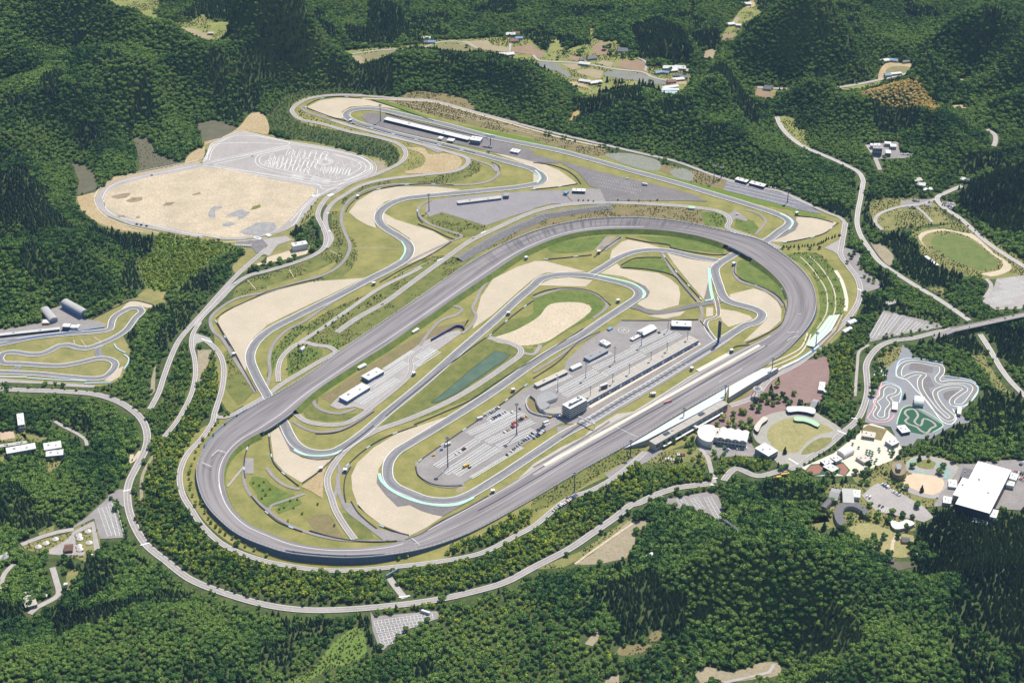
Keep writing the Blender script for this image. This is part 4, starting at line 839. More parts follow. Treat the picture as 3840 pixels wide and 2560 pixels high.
# bridges that carry the oval over the road course
mat('concrete_dark', (.30, .32, .34), (.24, .26, .28), .2, .85); mat('parapet_blue', (.52, .58, .62), (.45, .51, .56), .3, .7)
def oval_bridge(idx, label):
    idx = sorted(idx); E_ = inn[idx]; c = E_.mean(0); root = empty('oval_bridge', (c[0], c[1], 0)); tag(root, label, 'bridge')
    N2 = normals2(E_)*sgn; P = E_-[c[0], c[1], 0]
    def band(name, o0, z0, z1, m):
        a = P.copy(); a[:, :2] += N2*o0; n = len(a); lo_ = a.copy(); hi = a.copy(); lo_[:, 2] += z0; hi[:, 2] += z1
        b = a.copy(); b[:, :2] -= N2*.5; bl = b.copy(); bh = b.copy(); bl[:, 2] += z0; bh[:, 2] += z1
        V = np.vstack([lo_, hi, bh, bl]); F_ = []
        for k in range(n-1): F_ += [(k, k+1, n+k+1, n+k), (n+k, n+k+1, 2*n+k+1, 2*n+k), (2*n+k, 2*n+k+1, 3*n+k+1, 3*n+k), (3*n+k, 3*n+k+1, k+1, k)]
        mesh_obj(name, V, F_, MATS[m], root)
    band('girder', .6, -1.9, -.1, 'concrete_dark'); band('parapet', .75, -.1, 1.1, 'parapet_blue')
    for k in (0, len(P)//2, -1):
        m = MB(); t_ = P[min(k+1, len(P)-1) if k >= 0 else -1]-P[k if k >= 0 else -2]; m.box((P[k][0]-N2[k][0]*3, P[k][1]-N2[k][1]*3, (P[k][2]-1.9)/2), (1.6, 7, P[k][2]-1.9), math.atan2(t_[1], t_[0])); m.build('abutment', MATS['concrete_dark'], root)
gi = np.where(gapI)[0]; grp = np.split(gi, np.where(np.diff(gi) > 3)[0]+1); grp = [g for g in grp if len(g) > 2]
for k, g in enumerate(grp): oval_bridge(g, ('concrete bridge carrying the oval above the final sector track at the right', 'concrete bridge carrying the oval above the track at the lower left', 'short concrete bridge under the oval')[k % 3])
# mint kerb strips, pond
def strip(name, m, wd, s, z=.98):
    global cnt; cnt += 1
    P = crom(W(s), False, 4); V, F_, uv = ribbon(P, wd/2, z+.002*(cnt % 20)); o = mesh_obj(name, V, F_, MATS[m]); tag(o, kind='structure'); return P
for wd, s in ((4.2, 'C2 945,1290 965,1350 1050,1430 1200,1505 1350,1545 1500,1560 1620,1545 1740,1490'), (3, 'C2 228,1090 300,1128 420,1143 540,1133 635,1095'),
              (2.6, 'B2 1130,685 1158,730 1160,780 1120,845'), (3.4, 'B3 545,972 700,1005 840,1042 915,1090 940,1130 912,1168'), (4.6, 'B3 1475,910 1480,1000 1490,1090 1507,1170'),
              (3, 'B3 1440,1186 1510,1172'), (3, 'B4 190,452 265,490 296,535 262,588'), (2.6, 'B3 15,90 45,120 60,160 30,195')):
    strip('painted_kerb', 'mint', wd, s)
for s in ('B3 1500,1150 1530,1250 1550,1330', 'B3 1555,1180 1560,1320 1480,1345'): strip('pit_exit_line', 'yellow', .6, s)
pm = mat('pond_water', (.085, .135, .085), (.11, .165, .11), .03, .25, (.06, .11, .08), .05, .5, spec=.3)
pp = W('C2 1385,692 1430,662 1560,556 1720,418 1870,300 1925,262 2045,292 1985,350 1900,402 1750,505 1600,612 1430,692'); sheet('pond', pp, pm, .62)
for q_ in (0,): V, F_, uv = ribbon(np.vstack([pp, pp[:1]]), 1.3, .60); o = mesh_obj('pond_rim', V, F_, mat('wet_bank', (.05, .075, .025), (.08, .09, .04), .2, .9)); tag(o, kind='structure')

# ------------------------------------------------------------------ the air
hm = bpy.data.materials.new('haze'); hm.use_nodes = True; t = hm.node_tree
for n_ in list(t.nodes):
    if n_.type == 'BSDF_PRINCIPLED': t.nodes.remove(n_)
pv = t.nodes.new('ShaderNodeVolumePrincipled'); pv.inputs['Color'].default_value = (.42, .66, 1.0, 1); pv.inputs['Density'].default_value = HAZE = .00002; pv.inputs['Anisotropy'].default_value = .1
t.links.new(pv.outputs[0], [n_ for n_ in t.nodes if n_.type == 'OUTPUT_MATERIAL'][0].inputs['Volume'])
hb_ = MB(); hb_.box((0, 2500, 745), (29000, 24000, 1510)); ho = hb_.build('haze', hm); tag(ho, kind='stuff')
# ------------------------------------------------------------------ trees
def leaf_mat(name, dark, mid, light, hue_scale=.009):
    m, t, b = nodes(name); N, L = t.nodes.new, t.links.new
    b.inputs['Roughness'].default_value = .75; b.inputs['Specular IOR Level'].default_value = .15
    oi = N('ShaderNodeObjectInfo')
    n = N('ShaderNodeTexNoise'); n.inputs['Scale'].default_value = hue_scale; n.inputs['Detail'].default_value = 4; L(oi.outputs['Location'], n.inputs['Vector'])
    a = N('ShaderNodeMath'); a.operation = 'MULTIPLY_ADD'; L(n.outputs[0], a.inputs[0]); a.inputs[1].default_value = 3.0; a.inputs[2].default_value = -1.25
    r = N('ShaderNodeMath'); r.operation = 'MULTIPLY_ADD'; L(oi.outputs['Random'], r.inputs[0]); r.inputs[1].default_value = .75; L(a.outputs[0], r.inputs[2])
    g = N('ShaderNodeNewGeometry'); r2 = N('ShaderNodeMath'); r2.operation = 'MULTIPLY_ADD'; L(g.outputs['Random Per Island'], r2.inputs[0]); r2.inputs[1].default_value = .3; L(r.outputs[0], r2.inputs[2])
    cr = N('ShaderNodeValToRGB'); e = cr.color_ramp.elements
    e[0].position = .15; e[0].color = (*dark, 1); e[1].position = 1.0; e[1].color = (*light, 1); x = e.new(.55); x.color = (*mid, 1)
    L(r2.outputs[0], cr.inputs[0]); L(cr.outputs[0], b.inputs['Base Color']); MATS[name] = m; return m
LM = leaf_mat('broadleaf', (.028, .088, .028), (.088, .188, .042), (.215, .325, .07))
CM = leaf_mat('conifer', (.017, .040, .026), (.032, .068, .032), (.062, .108, .038))
YM = leaf_mat('young_leaf', (.12, .20, .025), (.21, .30, .035), (.36, .42, .06))
OMt = leaf_mat('orange_leaf', (.62, .43, .09), (.76, .54, .15), (.82, .62, .26))
GMt = leaf_mat('grey_leaf', (.09, .11, .055), (.13, .15, .07), (.17, .18, .08))
TM = mat('bark', (.10, .075, .05), (.15, .115, .08), .8, .9)
ICO = None
def ico(sub):
    bm = bmesh.new(); bmesh.ops.create_icosphere(bm, subdivisions=sub, radius=1); bm.verts.ensure_lookup_table()
    V = np.array([v.co[:] for v in bm.verts]); F_ = [tuple(v.index for v in f.verts) for f in bm.faces]; bm.free(); return V, F_
I1, I2 = ico(1), ico(2)
def crown_broad(seed, nl=7, leaves=300, flat=.75, spread=.55, ls=.17):
    r = np.random.RandomState(seed); V = []; F_ = []; lob = []
    for k in range(nl):
        if k == 0: c = np.array([0, 0, .15]); s = .62
        else:
            a = 2*math.pi*(k+r.rand()*.7)/(nl-1); c = np.array([math.cos(a)*spread*(.6+.5*r.rand()), math.sin(a)*spread*(.6+.5*r.rand()), (-.25+.75*r.rand())*flat]); s = .30+.22*r.rand()
        lob.append((c, s)); v = I1[0]*(1+.22*(r.rand(len(I1[0]), 1)-.5))*s*np.array([1, 1, .85])*.86 + c
        n = len(V); V += v.tolist(); F_ += [tuple(i+n for i in f) for f in I1[1]]
    for k in range(leaves):
        c, s = lob[r.randint(len(lob))]
        d = r.normal(size=3); d[2] = abs(d[2])*.9 - .25; d /= np.linalg.norm(d); p = c + d*s*np.array([1, 1, .85])*(.9+.22*r.rand())
        nn = d*.9 + r.normal(size=3)*.55; nn /= np.linalg.norm(nn); a = np.cross(nn, [0.3, .2, 1]); a /= np.linalg.norm(a); b = np.cross(nn, a)
        w_ = ls*(.6+.8*r.rand()); h_ = w_*(.7+.5*r.rand()); n = len(V); q = r.normal(size=3)*.03
        V += [(p-a*w_-b*h_*.4).tolist(), (p+a*w_*.3-b*h_).tolist(), (p+a*w_+b*h_*.3+q).tolist(), (p-a*w_*.2+b*h_).tolist()]; F_ += [(n, n+1, n+2, n+3)]
    V = np.array(V); V[:, 2] += .85
    return V, F_
def crown_cone(seed, tiers=7, ht=3.0):
    r = np.random.RandomState(seed); V = []; F_ = []
    for k in range(tiers):
        f = k/tiers; z = .35+f*(ht-.5); rad = (1-f)**.8*.95+.1; n = 11; c = len(V)
        V.append((0, 0, z+ht/tiers*1.25)); a0 = r.rand()*6
        for i in range(n):
            rr = rad*(1 if i % 2 else .66)*(.82+.36*r.rand()); V.append((math.cos(a0+2*math.pi*i/n)*rr, math.sin(a0+2*math.pi*i/n)*rr, z-rad*.25+.12*r.rand()))
        for i in range(n): F_.append((c, c+1+i, c+1+(i+1) % n))
    return np.array(V), F_
def trunk(ht, r0, seed=0, broad=True):
    m = MB(); m.tube((0, 0, -.3), (0, 0, ht*.6), r0, r0*.7, 6)
    if broad:
        rr = random.Random(seed)
        for k in range(4):
            a = k*1.57+rr.random(); m.tube((0, 0, ht*(.4+.08*k)), (math.cos(a)*ht*.3, math.sin(a)*ht*.3, ht*(.75+.06*k)), r0*.5, r0*.15, 5)
    else: m.tube((0, 0, ht*.6), (0, 0, ht*.95), r0*.7, r0*.1, 6)
    return m
KINDS = {}
def kind(key, gen, m, seeds, base_r, tr):
    """unit crown scaled by base_r; keeps crown mesh, trunk mesh and joined mesh for the far wood"""
    L_ = []
    for sd_ in seeds:
        V, F_ = gen(sd_); V = V*base_r
        me = bpy.data.meshes.new(key+'_crown'); me.from_pydata(V.tolist(), [], F_); me.materials.append(m)
        tb = tr(sd_); tm = bpy.data.meshes.new(key+'_trunk'); tm.from_pydata([tuple(v) for v in tb.V], [], tb.F); tm.materials.append(TM)
        L_.append((me, tm))
    KINDS[key] = L_
kind('broad', lambda s: crown_broad(s), LM, (1, 2, 3, 4, 5), 3.45, lambda s: trunk(5, .28, s))
kind('conifer', lambda s: crown_cone(s), CM, (11, 12, 13), 2.8, lambda s: trunk(8, .25, s, False))
kind('young', lambda s: crown_broad(s, 5, 150, .8, .42, .2), YM, (21, 22, 23), 2.6, lambda s: trunk(3.2, .14, s))
kind('grey', lambda s: crown_broad(s, 5, 150, .8, .42, .2), GMt, (26, 27), 2.6, lambda s: trunk(3.2, .14, s))
kind('orange', lambda s: crown_broad(s, 5, 150, 1.3, .3, .2), OMt, (31, 32), 3.2, lambda s: trunk(4, .1, s))
TMt = leaf_mat('tuft_leaf', (.07, .12, .02), (.13, .18, .04), (.27, .24, .10), .02)
kind('tuft', lambda s: crown_broad(s, 2, 36, .5, .5, .32), TMt, (41, 42, 43), 1.0, lambda s: trunk(.4, .05, s))
PROTO = {}
for key, L_ in KINDS.items():
    c = bpy.data.collections.new('proto_'+key)          # kept out of the scene; only the wood's nodes draw from it
    for i, (cm, tm) in enumerate(L_):
        o = bpy.data.objects.new('%s_%02d' % (key, i), cm); c.objects.link(o)
    PROTO[key] = c

ZONES = [   # planting that differs from the mixed wood: kind, photo polygon, spacing, scale
 ('youngmix', 'B1 1310,640 1350,620 1650,660 1900,710 2020,740 1900,770 1760,840 1700,930 1500,1080 1400,1110 1230,1080 1200,1000 1150,870 1290,760', 4.6, 1.1),
 ('mix', 'C1 1560,170 1600,330 1620,480 1580,640 1480,840 1400,950 1250,1000 1260,800 1330,720 1390,600 1430,480 1490,300', 4.6, 1.05),
 ('bright', 'C1 1790,330 1840,500 1790,700 1700,860 1560,1070 1500,1250 1490,1380 1540,1500 1560,1568 1210,1568 1180,1400 1250,1150 1300,1000 1440,950 1620,700 1680,450', 4.6, 1.12),
 ('bright', 'D1 1120,-10 1540,-10 1600,120 1700,270 1850,410 2000,490 2240,560 D2 150,600 400,640 700,645 950,620 1000,760 950,860 700,880 400,880 0,850 D1 2240,840 1900,760 1600,630 1420,480 1260,330 1150,150', 4.6, 1.12),
 ('bright', 'D2 1020,680 1090,640 1450,590 1800,530 2050,370 2240,320 D3 0,300 200,190 500,-60 C3 860,1210 1300,1170 1440,1200 1480,1340 1300,1380 1150,1390 950,1460 800,1540 D3 700,130 400,330 0,560 D2 2000,680 1600,790 1250,800 1100,760', 4.6, 1.12),
 ('bright', 'C3 1540,1200 1700,1150 1900,1160 2000,1180 2020,1230 1900,1270 1700,1290 1600,1330 1540,1300', 4.6, 1.12),
 ('bright', 'C4 610,300 700,150 850,60 960,180 900,240 830,330 790,500 800,620 720,700 600,640', 4.6, 1.1),
 ('bright', 'D2 1540,420 1800,330 2050,200 2240,120 2240,260 2050,330 1850,410 1500,500', 4.6, 1.12),
 ('scrub', 'A2 60,900 200,870 330,960 600,1060 700,1090 950,1150 1080,1220 1120,1290 1110,1400 1000,1440 1000,1380 900,1320 700,1250 500,1220 200,1160 20,1080 0,980', 5, .6),
 ('scrub', 'B2 300,470 380,380 470,300 380,420 370,520 430,640 420,730 350,770 330,680 280,560', 4.5, .6),
 ('scrub', 'A2 130,830 280,780 500,755 800,770 800,790 600,795 400,810 300,850 200,900 60,900', 5, .7),
 ('scrub', 'A2 520,1010 700,1060 900,1120 1300,1240 1270,1250 900,1150 600,1060', 5, .35),
 ('scrub', 'A2 1170,1260 1260,1260 1320,1310 1310,1390 1240,1430 1150,1420 1180,1340', 5, .35),
 ('orange', 'A4 815,1020 980,880 1050,890 1200,885 1450,950 1575,1040 1440,1095 1350,1050 1000,1050', 5, .9),
 ('conifer', 'A1 0,70 500,120 900,90 1250,200 1420,250 1300,330 1450,470 1400,540 1000,500 500,420 0,320', 5.0, .95),
 ('conifer', 'A1 1700,0 2240,0 2240,330 2050,250 1950,180 1700,160 1500,150', 5.0, 1), ('conifer', 'A2 0,0 300,0 280,250 600,330 550,400 0,300', 5.0, 1), ('conifer', 'A2 850,0 1100,50 1200,250 1050,380 700,380 650,280 850,270', 5.0, 1),
 ('conifer', 'A2 740,600 1000,530 1080,600 1060,800 900,790 720,680', 5.0, .9), ('conifer', 'A2 1300,420 1700,430 2150,520 2150,600 1700,520 1300,480', 5.0, .9),
 ('conifer', 'A3 800,250 1050,160 1250,250 1350,480 1300,570 900,500 850,330', 5.0, 1), ('conifer', 'A3 1380,420 1300,300 1550,250 1580,400', 5.0, 1), ('conifer', 'A3 1750,220 2000,120 2240,60 2240,180 2000,250 1800,300', 5.0, 1),
 ('conifer', 'A3 540,700 700,680 1000,700 1170,850 1150,900 900,830 500,850', 5.0, 1), ('conifer', 'A3 400,900 900,880 900,1060 750,1000 400,980', 5.0, .9), ('conifer', 'A3 1200,720 1700,760 1880,980 1890,1140 1780,1100 1600,950 1200,850', 5.0, .95),
 ('conifer', 'B4 1680,210 2240,120 2240,680 2050,640 1850,520 1700,420', 4.6, 1), ('conifer', 'B4 980,540 1130,570 1350,740 1390,800 1540,890 1760,960 1700,1050 1560,1070 1400,1060 1270,1000 1150,850 1040,700', 4.6, .9), ('conifer', 'B4 870,330 970,300 1000,540 960,600 880,500', 4.6, .9),
 ('conifer', 'B4 1240,560 1480,540 1700,510 1700,530 1480,560 1250,590', 5, .6),
 ('conifer', 'B4 550,740 640,790 720,860 810,1000 810,1220 770,1180 740,1080 690,950 600,840', 5, .7),
 ('conifer', 'B1 0,280 200,290 400,420 600,600 700,640 850,540 1000,620 1300,640 1290,760 1050,800 750,680 350,740 300,780 200,660 0,640', 4.6, .95), ('conifer', 'B1 1080,850 1200,900 1200,1080 1080,1120 1000,1050', 5.0, .9),
 ('conifer', 'D4 1300,220 1500,130 1650,90 1750,180 2000,230 2240,-60 2300,1568 1980,1568 1750,1230 1500,870 1270,650 1400,560 1500,550 1400,430', 4.6, 1),
 ('conifer', 'D3 500,870 1000,640 1100,900 1300,980 1270,1180 800,1200 720,1250 740,1050', 5.0, 1), ('conifer', 'D2 800,950 850,960 950,1290 840,1330 770,1100', 4.6, .9), ('conifer', 'D1 440,1050 560,950 700,1000 1200,1050 1000,1200 600,1250 500,1360', 5.0, .95),
 ('conifer', 'C3 850,1210 1300,1180 1480,1240 1300,1250 1000,1260', 4.6, .75), ('conifer', 'B4 1040,1180 1300,1250 1310,1300 1050,1240', 5, .6), ('conifer', 'B4 1350,1280 1480,1330 1470,1360 1340,1330', 5, .6),
 ('conifer', 'C4 1900,20 2240,100 2240,430 2100,400 1950,200', 4.6, .95), ('conifer', 'C4 1270,160 1500,130 1850,80 1900,280 1800,300 1600,230 1300,220', 5.0, .9),
 ('shrubby', 'D2 170,1540 330,1480 450,1370 560,1230 760,1100 820,1320 700,1390 500,1460 320,1550', 4.6, .62), ('shrubby', 'D3 560,500 700,380 820,340 840,400 760,500 620,550', 6.4, .35), ('shrubby', 'A1 1140,1190 1240,1170 1300,1290 1400,1340 1500,1370 1400,1420 1150,1470', 6.4, .4),
 ('sparse', 'D2 1450,960 1700,800 2000,740 2240,700 2240,1568 1600,1568 1500,1250 1400,1100', 6.4, .95), ('sparse', 'D3 0,900 450,850 500,1100 700,1250 1280,1230 1350,1500 1300,1568 0,1568', 6.4, .95),
]
zone_geo = [(k, W(s), sp, sc) for k, s, sp, sc in ZONES]
zr = np.full((len(fy), len(fx)), -1, int)
for zi, (k, P, sp, sc) in enumerate(zone_geo):
    M_ = np.zeros(zr.shape, bool); mark(P, M_, fx, fy); zr[M_] = zi
# planting zones may overlap grass sheets, never roads or paving
hard = np.zeros(fmask.shape, bool)
for (name, m, lvl, pts, sm, clear), P in zip(AREAS, area_geo):
    if lvl >= .3 and clear or m in ('gravel', 'hedge', 'tan2', 'tan'): mark(P, hard, fx, fy)
for (name, m, wd, lvl, pts, ln, closed, step), P in zip(ROADS, road_geo): mark_line(P, wd/2+2.5, hard, fx, fy)
mark(out, hard, fx, fy)
def fget(M_, x, y):
    i = np.clip(((x-fx[0])/F+.5).astype(int), 0, len(fx)-1); j = np.clip(((y-fy[0])/F+.5).astype(int), 0, len(fy)-1); return M_[j, i]
def scatter(sp, seed):
    r = np.random.RandomState(seed); xs = np.arange(-1430, 1430, sp); ys = np.arange(-900, 1960, sp)
    X, Y = np.meshgrid(xs, ys); X = X + (r.rand(*X.shape)-.5)*sp*1.1 + (np.arange(len(ys)) % 2)[:, None]*sp/2; Y = Y + (r.rand(*Y.shape)-.5)*sp*1.1
    X = X.ravel(); Y = Y.ravel(); Z = height(X, Y); u, v, dd = proj(X, Y, Z+6)
    k = (u > -560) & (u < 4400) & (v > -420) & (v < 2900)
    return X[k], Y[k], Z[k], r
TREES = {k: [] for k in KINDS}      # rows x,y,z,scale,rot
for sp_i, sp in enumerate((5.0, 4.6, 6.4)):
    X, Y, Z, r = scatter(sp, 40+sp_i); zi = fget(zr, X, Y); rr = r.rand(len(X)); fm_ = fget(fmask, X, Y); hd = fget(hard, X, Y)
    # on the camera side of a clearing the crowns must not lean into it
    near = fget(fmask, X, Y+11) | fget(fmask, X, Y+7) | fget(fmask, X, Y-3) | fget(fmask, X+4, Y) | fget(fmask, X-4, Y)
    near = near & (rr < .8)
    base = vnoise(X, Y, 75, 61)*.6+vnoise(X, Y, 28, 62)*.4
    big = vnoise(X, Y, 140, 77)
    for i in range(len(X)):
        z = zi[i]; kd = zone_geo[z][0] if z >= 0 else 'wood'; zsp = zone_geo[z][2] if z >= 0 else 5.0
        cls = 1 if zsp < 4.8 else (0 if zsp < 5.6 else 2)
        if cls != sp_i: continue
        if z < 0 and (fm_[i] or near[i]): continue
        if z >= 0 and (hd[i] or (kd in ('wood',) and near[i])): continue
        if kd in ('conifer', 'sparse') and (fm_[i] or near[i]): continue
        s = (zone_geo[z][3] if z >= 0 else 1.0); q = r.rand(); v = s*(.62+.5*r.rand()+.45*r.rand()**3)
        if kd in ('wood', 'sparse'): v *= .82+.5*big[i]**1.5
        if near[i]: v *= .7
        if kd == 'wood' or kd == 'sparse':
            t_ = 'conifer' if (base[i] > .66 and q < .85 and kd == 'wood') or q < .02 else 'broad'
            if kd == 'sparse' and q > .88: t_ = 'young'; v *= 1.3
        elif kd == 'mix': t_ = 'broad' if q < .8 else 'young'
        elif kd == 'bright': t_ = 'broad' if q < .5 else ('young' if q < .97 else 'conifer'); v *= (1.0 if t_ == 'broad' else 1.35)
        elif kd in ('youngmix', 'shrubby'): t_ = 'young' if q < .8 or kd == 'youngmix' else 'grey'
        elif kd == 'scrub': t_ = 'broad' if q < .6 else ('young' if q < .8 else 'grey'); v *= .8
        else: t_ = kd
        TREES[t_].append((X[i], Y[i], Z[i], v, r.rand()*6.283))

bankm = np.zeros(fmask.shape, bool)
for (name, m, lvl, pts, sm, clear), P in zip(AREAS, area_geo):
    if m in ('bank', 'bank2', 'bankb', 'under', 'meadow', 'meadow2', 'grass3'): mark(P, bankm, fx, fy)
hard2 = np.zeros(fmask.shape, bool)
for (name, m, lvl, pts, sm, clear), P in zip(AREAS, area_geo):
    if m not in ('bank', 'bank2', 'bankb', 'under', 'meadow', 'meadow2', 'grass3', 'grass', 'grass2'): mark(P, hard2, fx, fy)
for (name, m, wd, lvl, pts, ln, closed, step), P in zip(ROADS, road_geo): mark_line(P, wd/2+2.5, hard2, fx, fy)
mark(out, hard2, fx, fy)
X, Y, Z, r = scatter(3.4, 91); ok = fget(bankm, X, Y) & ~fget(hard2, X, Y); dens = vnoise(X, Y, 26, 71)*.6+vnoise(X, Y, 9, 72)*.4; ok &= dens > .42
for i in np.where(ok)[0]: TREES['tuft'].append((X[i], Y[i], Z[i]-.35, .55+.9*r.rand()*dens[i]*1.6, r.rand()*6.28))
# the 300 trees of each kind that show largest are things of their own; the rest of the wood is one mass
LABEL = {'broad': ('broadleaf_tree', 'rounded green broadleaf tree standing in the foreground wood', 'tree', 'broadleaf trees in the foreground wood'),
         'conifer': ('conifer_tree', 'dark pointed conifer standing in the nearest conifer plantation', 'tree', 'conifers in the nearest plantation'),
         'young': ('young_tree', 'small yellow green young tree in the planted belt below the oval', 'tree', 'young trees in the planted belts')}
def plant(key, x, y, z, s, rz, name, label=None, cat='tree', group=None, var=None):
    cm, tm = KINDS[key][(rnd.randrange(len(KINDS[key])) if var is None else var)]
    root = bpy.data.objects.new(name, None); COL.objects.link(root); root.location = (x, y, z); root.rotation_euler = (0, 0, rz); root.scale = (s, s, s)
    root['label'] = trim(label) if label else label; root['category'] = cat
    if group: root['group'] = group
    for nm, me in (('crown', cm), ('trunk', tm)):
        o = bpy.data.objects.new(nm, me); COL.objects.link(o); o.parent = root
    return root
def wood(key, T, name):
    T = np.array(T); me = bpy.data.meshes.new(name); me.vertices.add(len(T)); me.vertices.foreach_set('co', T[:, :3].ravel())
    r = np.random.RandomState(5)
    a = me.attributes.new('scl', 'FLOAT', 'POINT'); a.data.foreach_set('value', T[:, 3])
    a = me.attributes.new('rz', 'FLOAT_VECTOR', 'POINT'); rv = np.zeros((len(T), 3)); rv[:, 2] = T[:, 4]; rv[:, 0] = (r.rand(len(T))-.5)*.25; rv[:, 1] = (r.rand(len(T))-.5)*.25; a.data.foreach_set('vector', rv.ravel())
    o = bpy.data.objects.new(name, me); COL.objects.link(o)
    ng = bpy.data.node_groups.new(name+'_nodes', 'GeometryNodeTree'); ng.interface.new_socket('Geometry', in_out='INPUT', socket_type='NodeSocketGeometry'); ng.interface.new_socket('Geometry', in_out='OUTPUT', socket_type='NodeSocketGeometry')
    N, L = ng.nodes.new, ng.links.new; gi = N('NodeGroupInput'); go_ = N('NodeGroupOutput'); ip = N('GeometryNodeInstanceOnPoints'); ci = N('GeometryNodeCollectionInfo')
    ci.inputs[0].default_value = PROTO[key]; ci.inputs['Separate Children'].default_value = True; ci.inputs['Reset Children'].default_value = True
    ip.inputs['Pick Instance'].default_value = True
    na = N('GeometryNodeInputNamedAttribute'); na.data_type = 'FLOAT'; na.inputs[0].default_value = 'scl'; nr = N('GeometryNodeInputNamedAttribute'); nr.data_type = 'FLOAT_VECTOR'; nr.inputs[0].default_value = 'rz'
    L(gi.outputs[0], ip.inputs['Points']); L(ci.outputs[0], ip.inputs['Instance']); L(na.outputs[0], ip.inputs['Scale']); L(nr.outputs[0], ip.inputs['Rotation'])
    L(ip.outputs[0], go_.inputs[0]); mo = o.modifiers.new('trees', 'NODES'); mo.node_group = ng
    tag(o, kind='stuff'); return o
WN = {'broad': 'broadleaf_wood', 'conifer': 'conifer_wood', 'young': 'young_plantation', 'grey': 'scrub', 'orange': 'autumn_bamboo_grove', 'tuft': 'bank_scrub'}
for key, T in TREES.items():
    T = np.array(T); print('TREES', key, len(T))
    if key in LABEL:
        u, v, dd = proj(T[:, 0], T[:, 1], T[:, 2]+5); ok = (u > 30) & (u < 3810) & (v > 20) & (v < 2530)
        score = np.where(ok, T[:, 3]/dd, 0); top = np.argsort(-score)[:300]; rest = np.ones(len(T), bool); rest[top] = False
        nm, lb, ct, gr = LABEL[key]
        for i in top: plant(key, T[i, 0], T[i, 1], T[i, 2], T[i, 3], T[i, 4], nm, lb, ct, gr)
        T = T[rest]
    wood(key, T, WN[key])
# ------------------------------------------------------------------ painted markings
def paint(name, mb, m='line_w'):
    o = mb.build(name, MATS[m]); tag(o, kind='structure'); return o
def seg(mb, a, b, w_, z):
    a = np.array(a[:2], float); b = np.array(b[:2], float); d_ = b-a; L_ = np.linalg.norm(d_)
    if L_ < 1e-3: return
    n_ = np.array([-d_[1], d_[0]])/L_*w_/2
    mb.add([(*(a-n_), z), (*(b-n_), z), (*(b+n_), z), (*(a+n_), z)], [(0, 1, 2, 3)])
zc = [0]
def lot(s, depth=10, sp=3.1, lw=.62, z=.9, centre=True, ends=True):
    zc[0] += 1; z += .004*(zc[0] % 10)
    P = W(s); a, b = P[0][:2], P[1][:2]; d_ = b-a; L_ = np.linalg.norm(d_); u = d_/L_; n_ = np.array([-u[1], u[0]])
    mb = MB(); k = int(L_/sp)
    for i in range(k+1):
        p = a + u*i*sp; seg(mb, p-n_*depth/2, p-n_*lw, lw, z); seg(mb, p+n_*lw, p+n_*depth/2, lw, z)
    if centre: seg(mb, a, b, lw*1.2, z+.002)
    if ends and centre:
        for e in (-1, 1): seg(mb, a+n_*e*depth/2, b+n_*e*depth/2, lw, z+.002)
    paint('parking_line', mb, 'line')
for s in ('C2 1425,1232 1770,1012', 'C2 1500,1290 1865,1050', 'C2 1590,1302 1945,1080', 'C2 1700,958 2090,775', 'C2 1770,1000 2160,790', 'C2 1855,1030 2240,850',
          'C2 1945,1068 2240,925', 'C2 1840,805 1955,742', 'C2 1870,850 2025,768', 'C3 210,602 530,428', 'C3 262,640 605,460', 'C3 515,412 850,252', 'C3 595,458 930,288',
          'C3 835,238 1145,92', 'C3 918,272 1232,118', 'C2 870,560 1172,360', 'C2 780,705 1100,498', 'C2 1255,385 1445,262', 'C2 1275,322 1400,245'): lot(s)
for s in ('C2 1720,1325 2150,1070', 'C3 60,592 320,468', 'C3 460,372 655,278', 'C2 990,415 1225,262', 'C2 730,682 870,600'): lot(s, 5, 3)
for s in ('D2 905,1075 1400,1005', 'D2 925,1130 1330,1065', 'D2 945,1190 1180,1140', 'D2 960,1240 1060,1215'): lot(s, 9, 4.2, .4)
for s in ('D3 1232,25 1278,92', 'D3 1345,20 1412,115', 'D3 1462,10 1560,185', 'D1 858,100 940,335', 'D1 940,60 1008,335'): lot(s, 10, 2.8, .35)
for s in ('B4 965,1500 1085,1292', 'B4 1045,1485 1185,1302', 'B4 1165,1475 1280,1342', 'B4 1280,1450 1370,1368', 'B4 1400,1425 1450,1392', 'B4 2040,1035 2180,1000', 'B4 2050,1075 2240,1030', 'B4 1985,1135 2240,1072',
          'B4 1945,1190 2240,1115', 'B4 2010,1215 2150,1190', 'D4 1050,110 1140,135'): lot(s, 10, 2.8, .4)
for s in ('B3 470,118 850,200', 'B3 500,150 950,235', 'B3 530,185 900,262', 'B3 560,220 880,290'): lot(s, 3, 4.5, .5, centre=False)
# wide terraces with rails beside the downhill straight
mb = MB()
for s in ('B3 1620,200 2240,345', 'B3 1610,225 2240,372', 'B3 1600,250 2200,395', 'B3 1620,182 2240,322'): q = W(s); seg(mb, q[0], q[1], .8, .9)
paint('terrace_rail', mb)
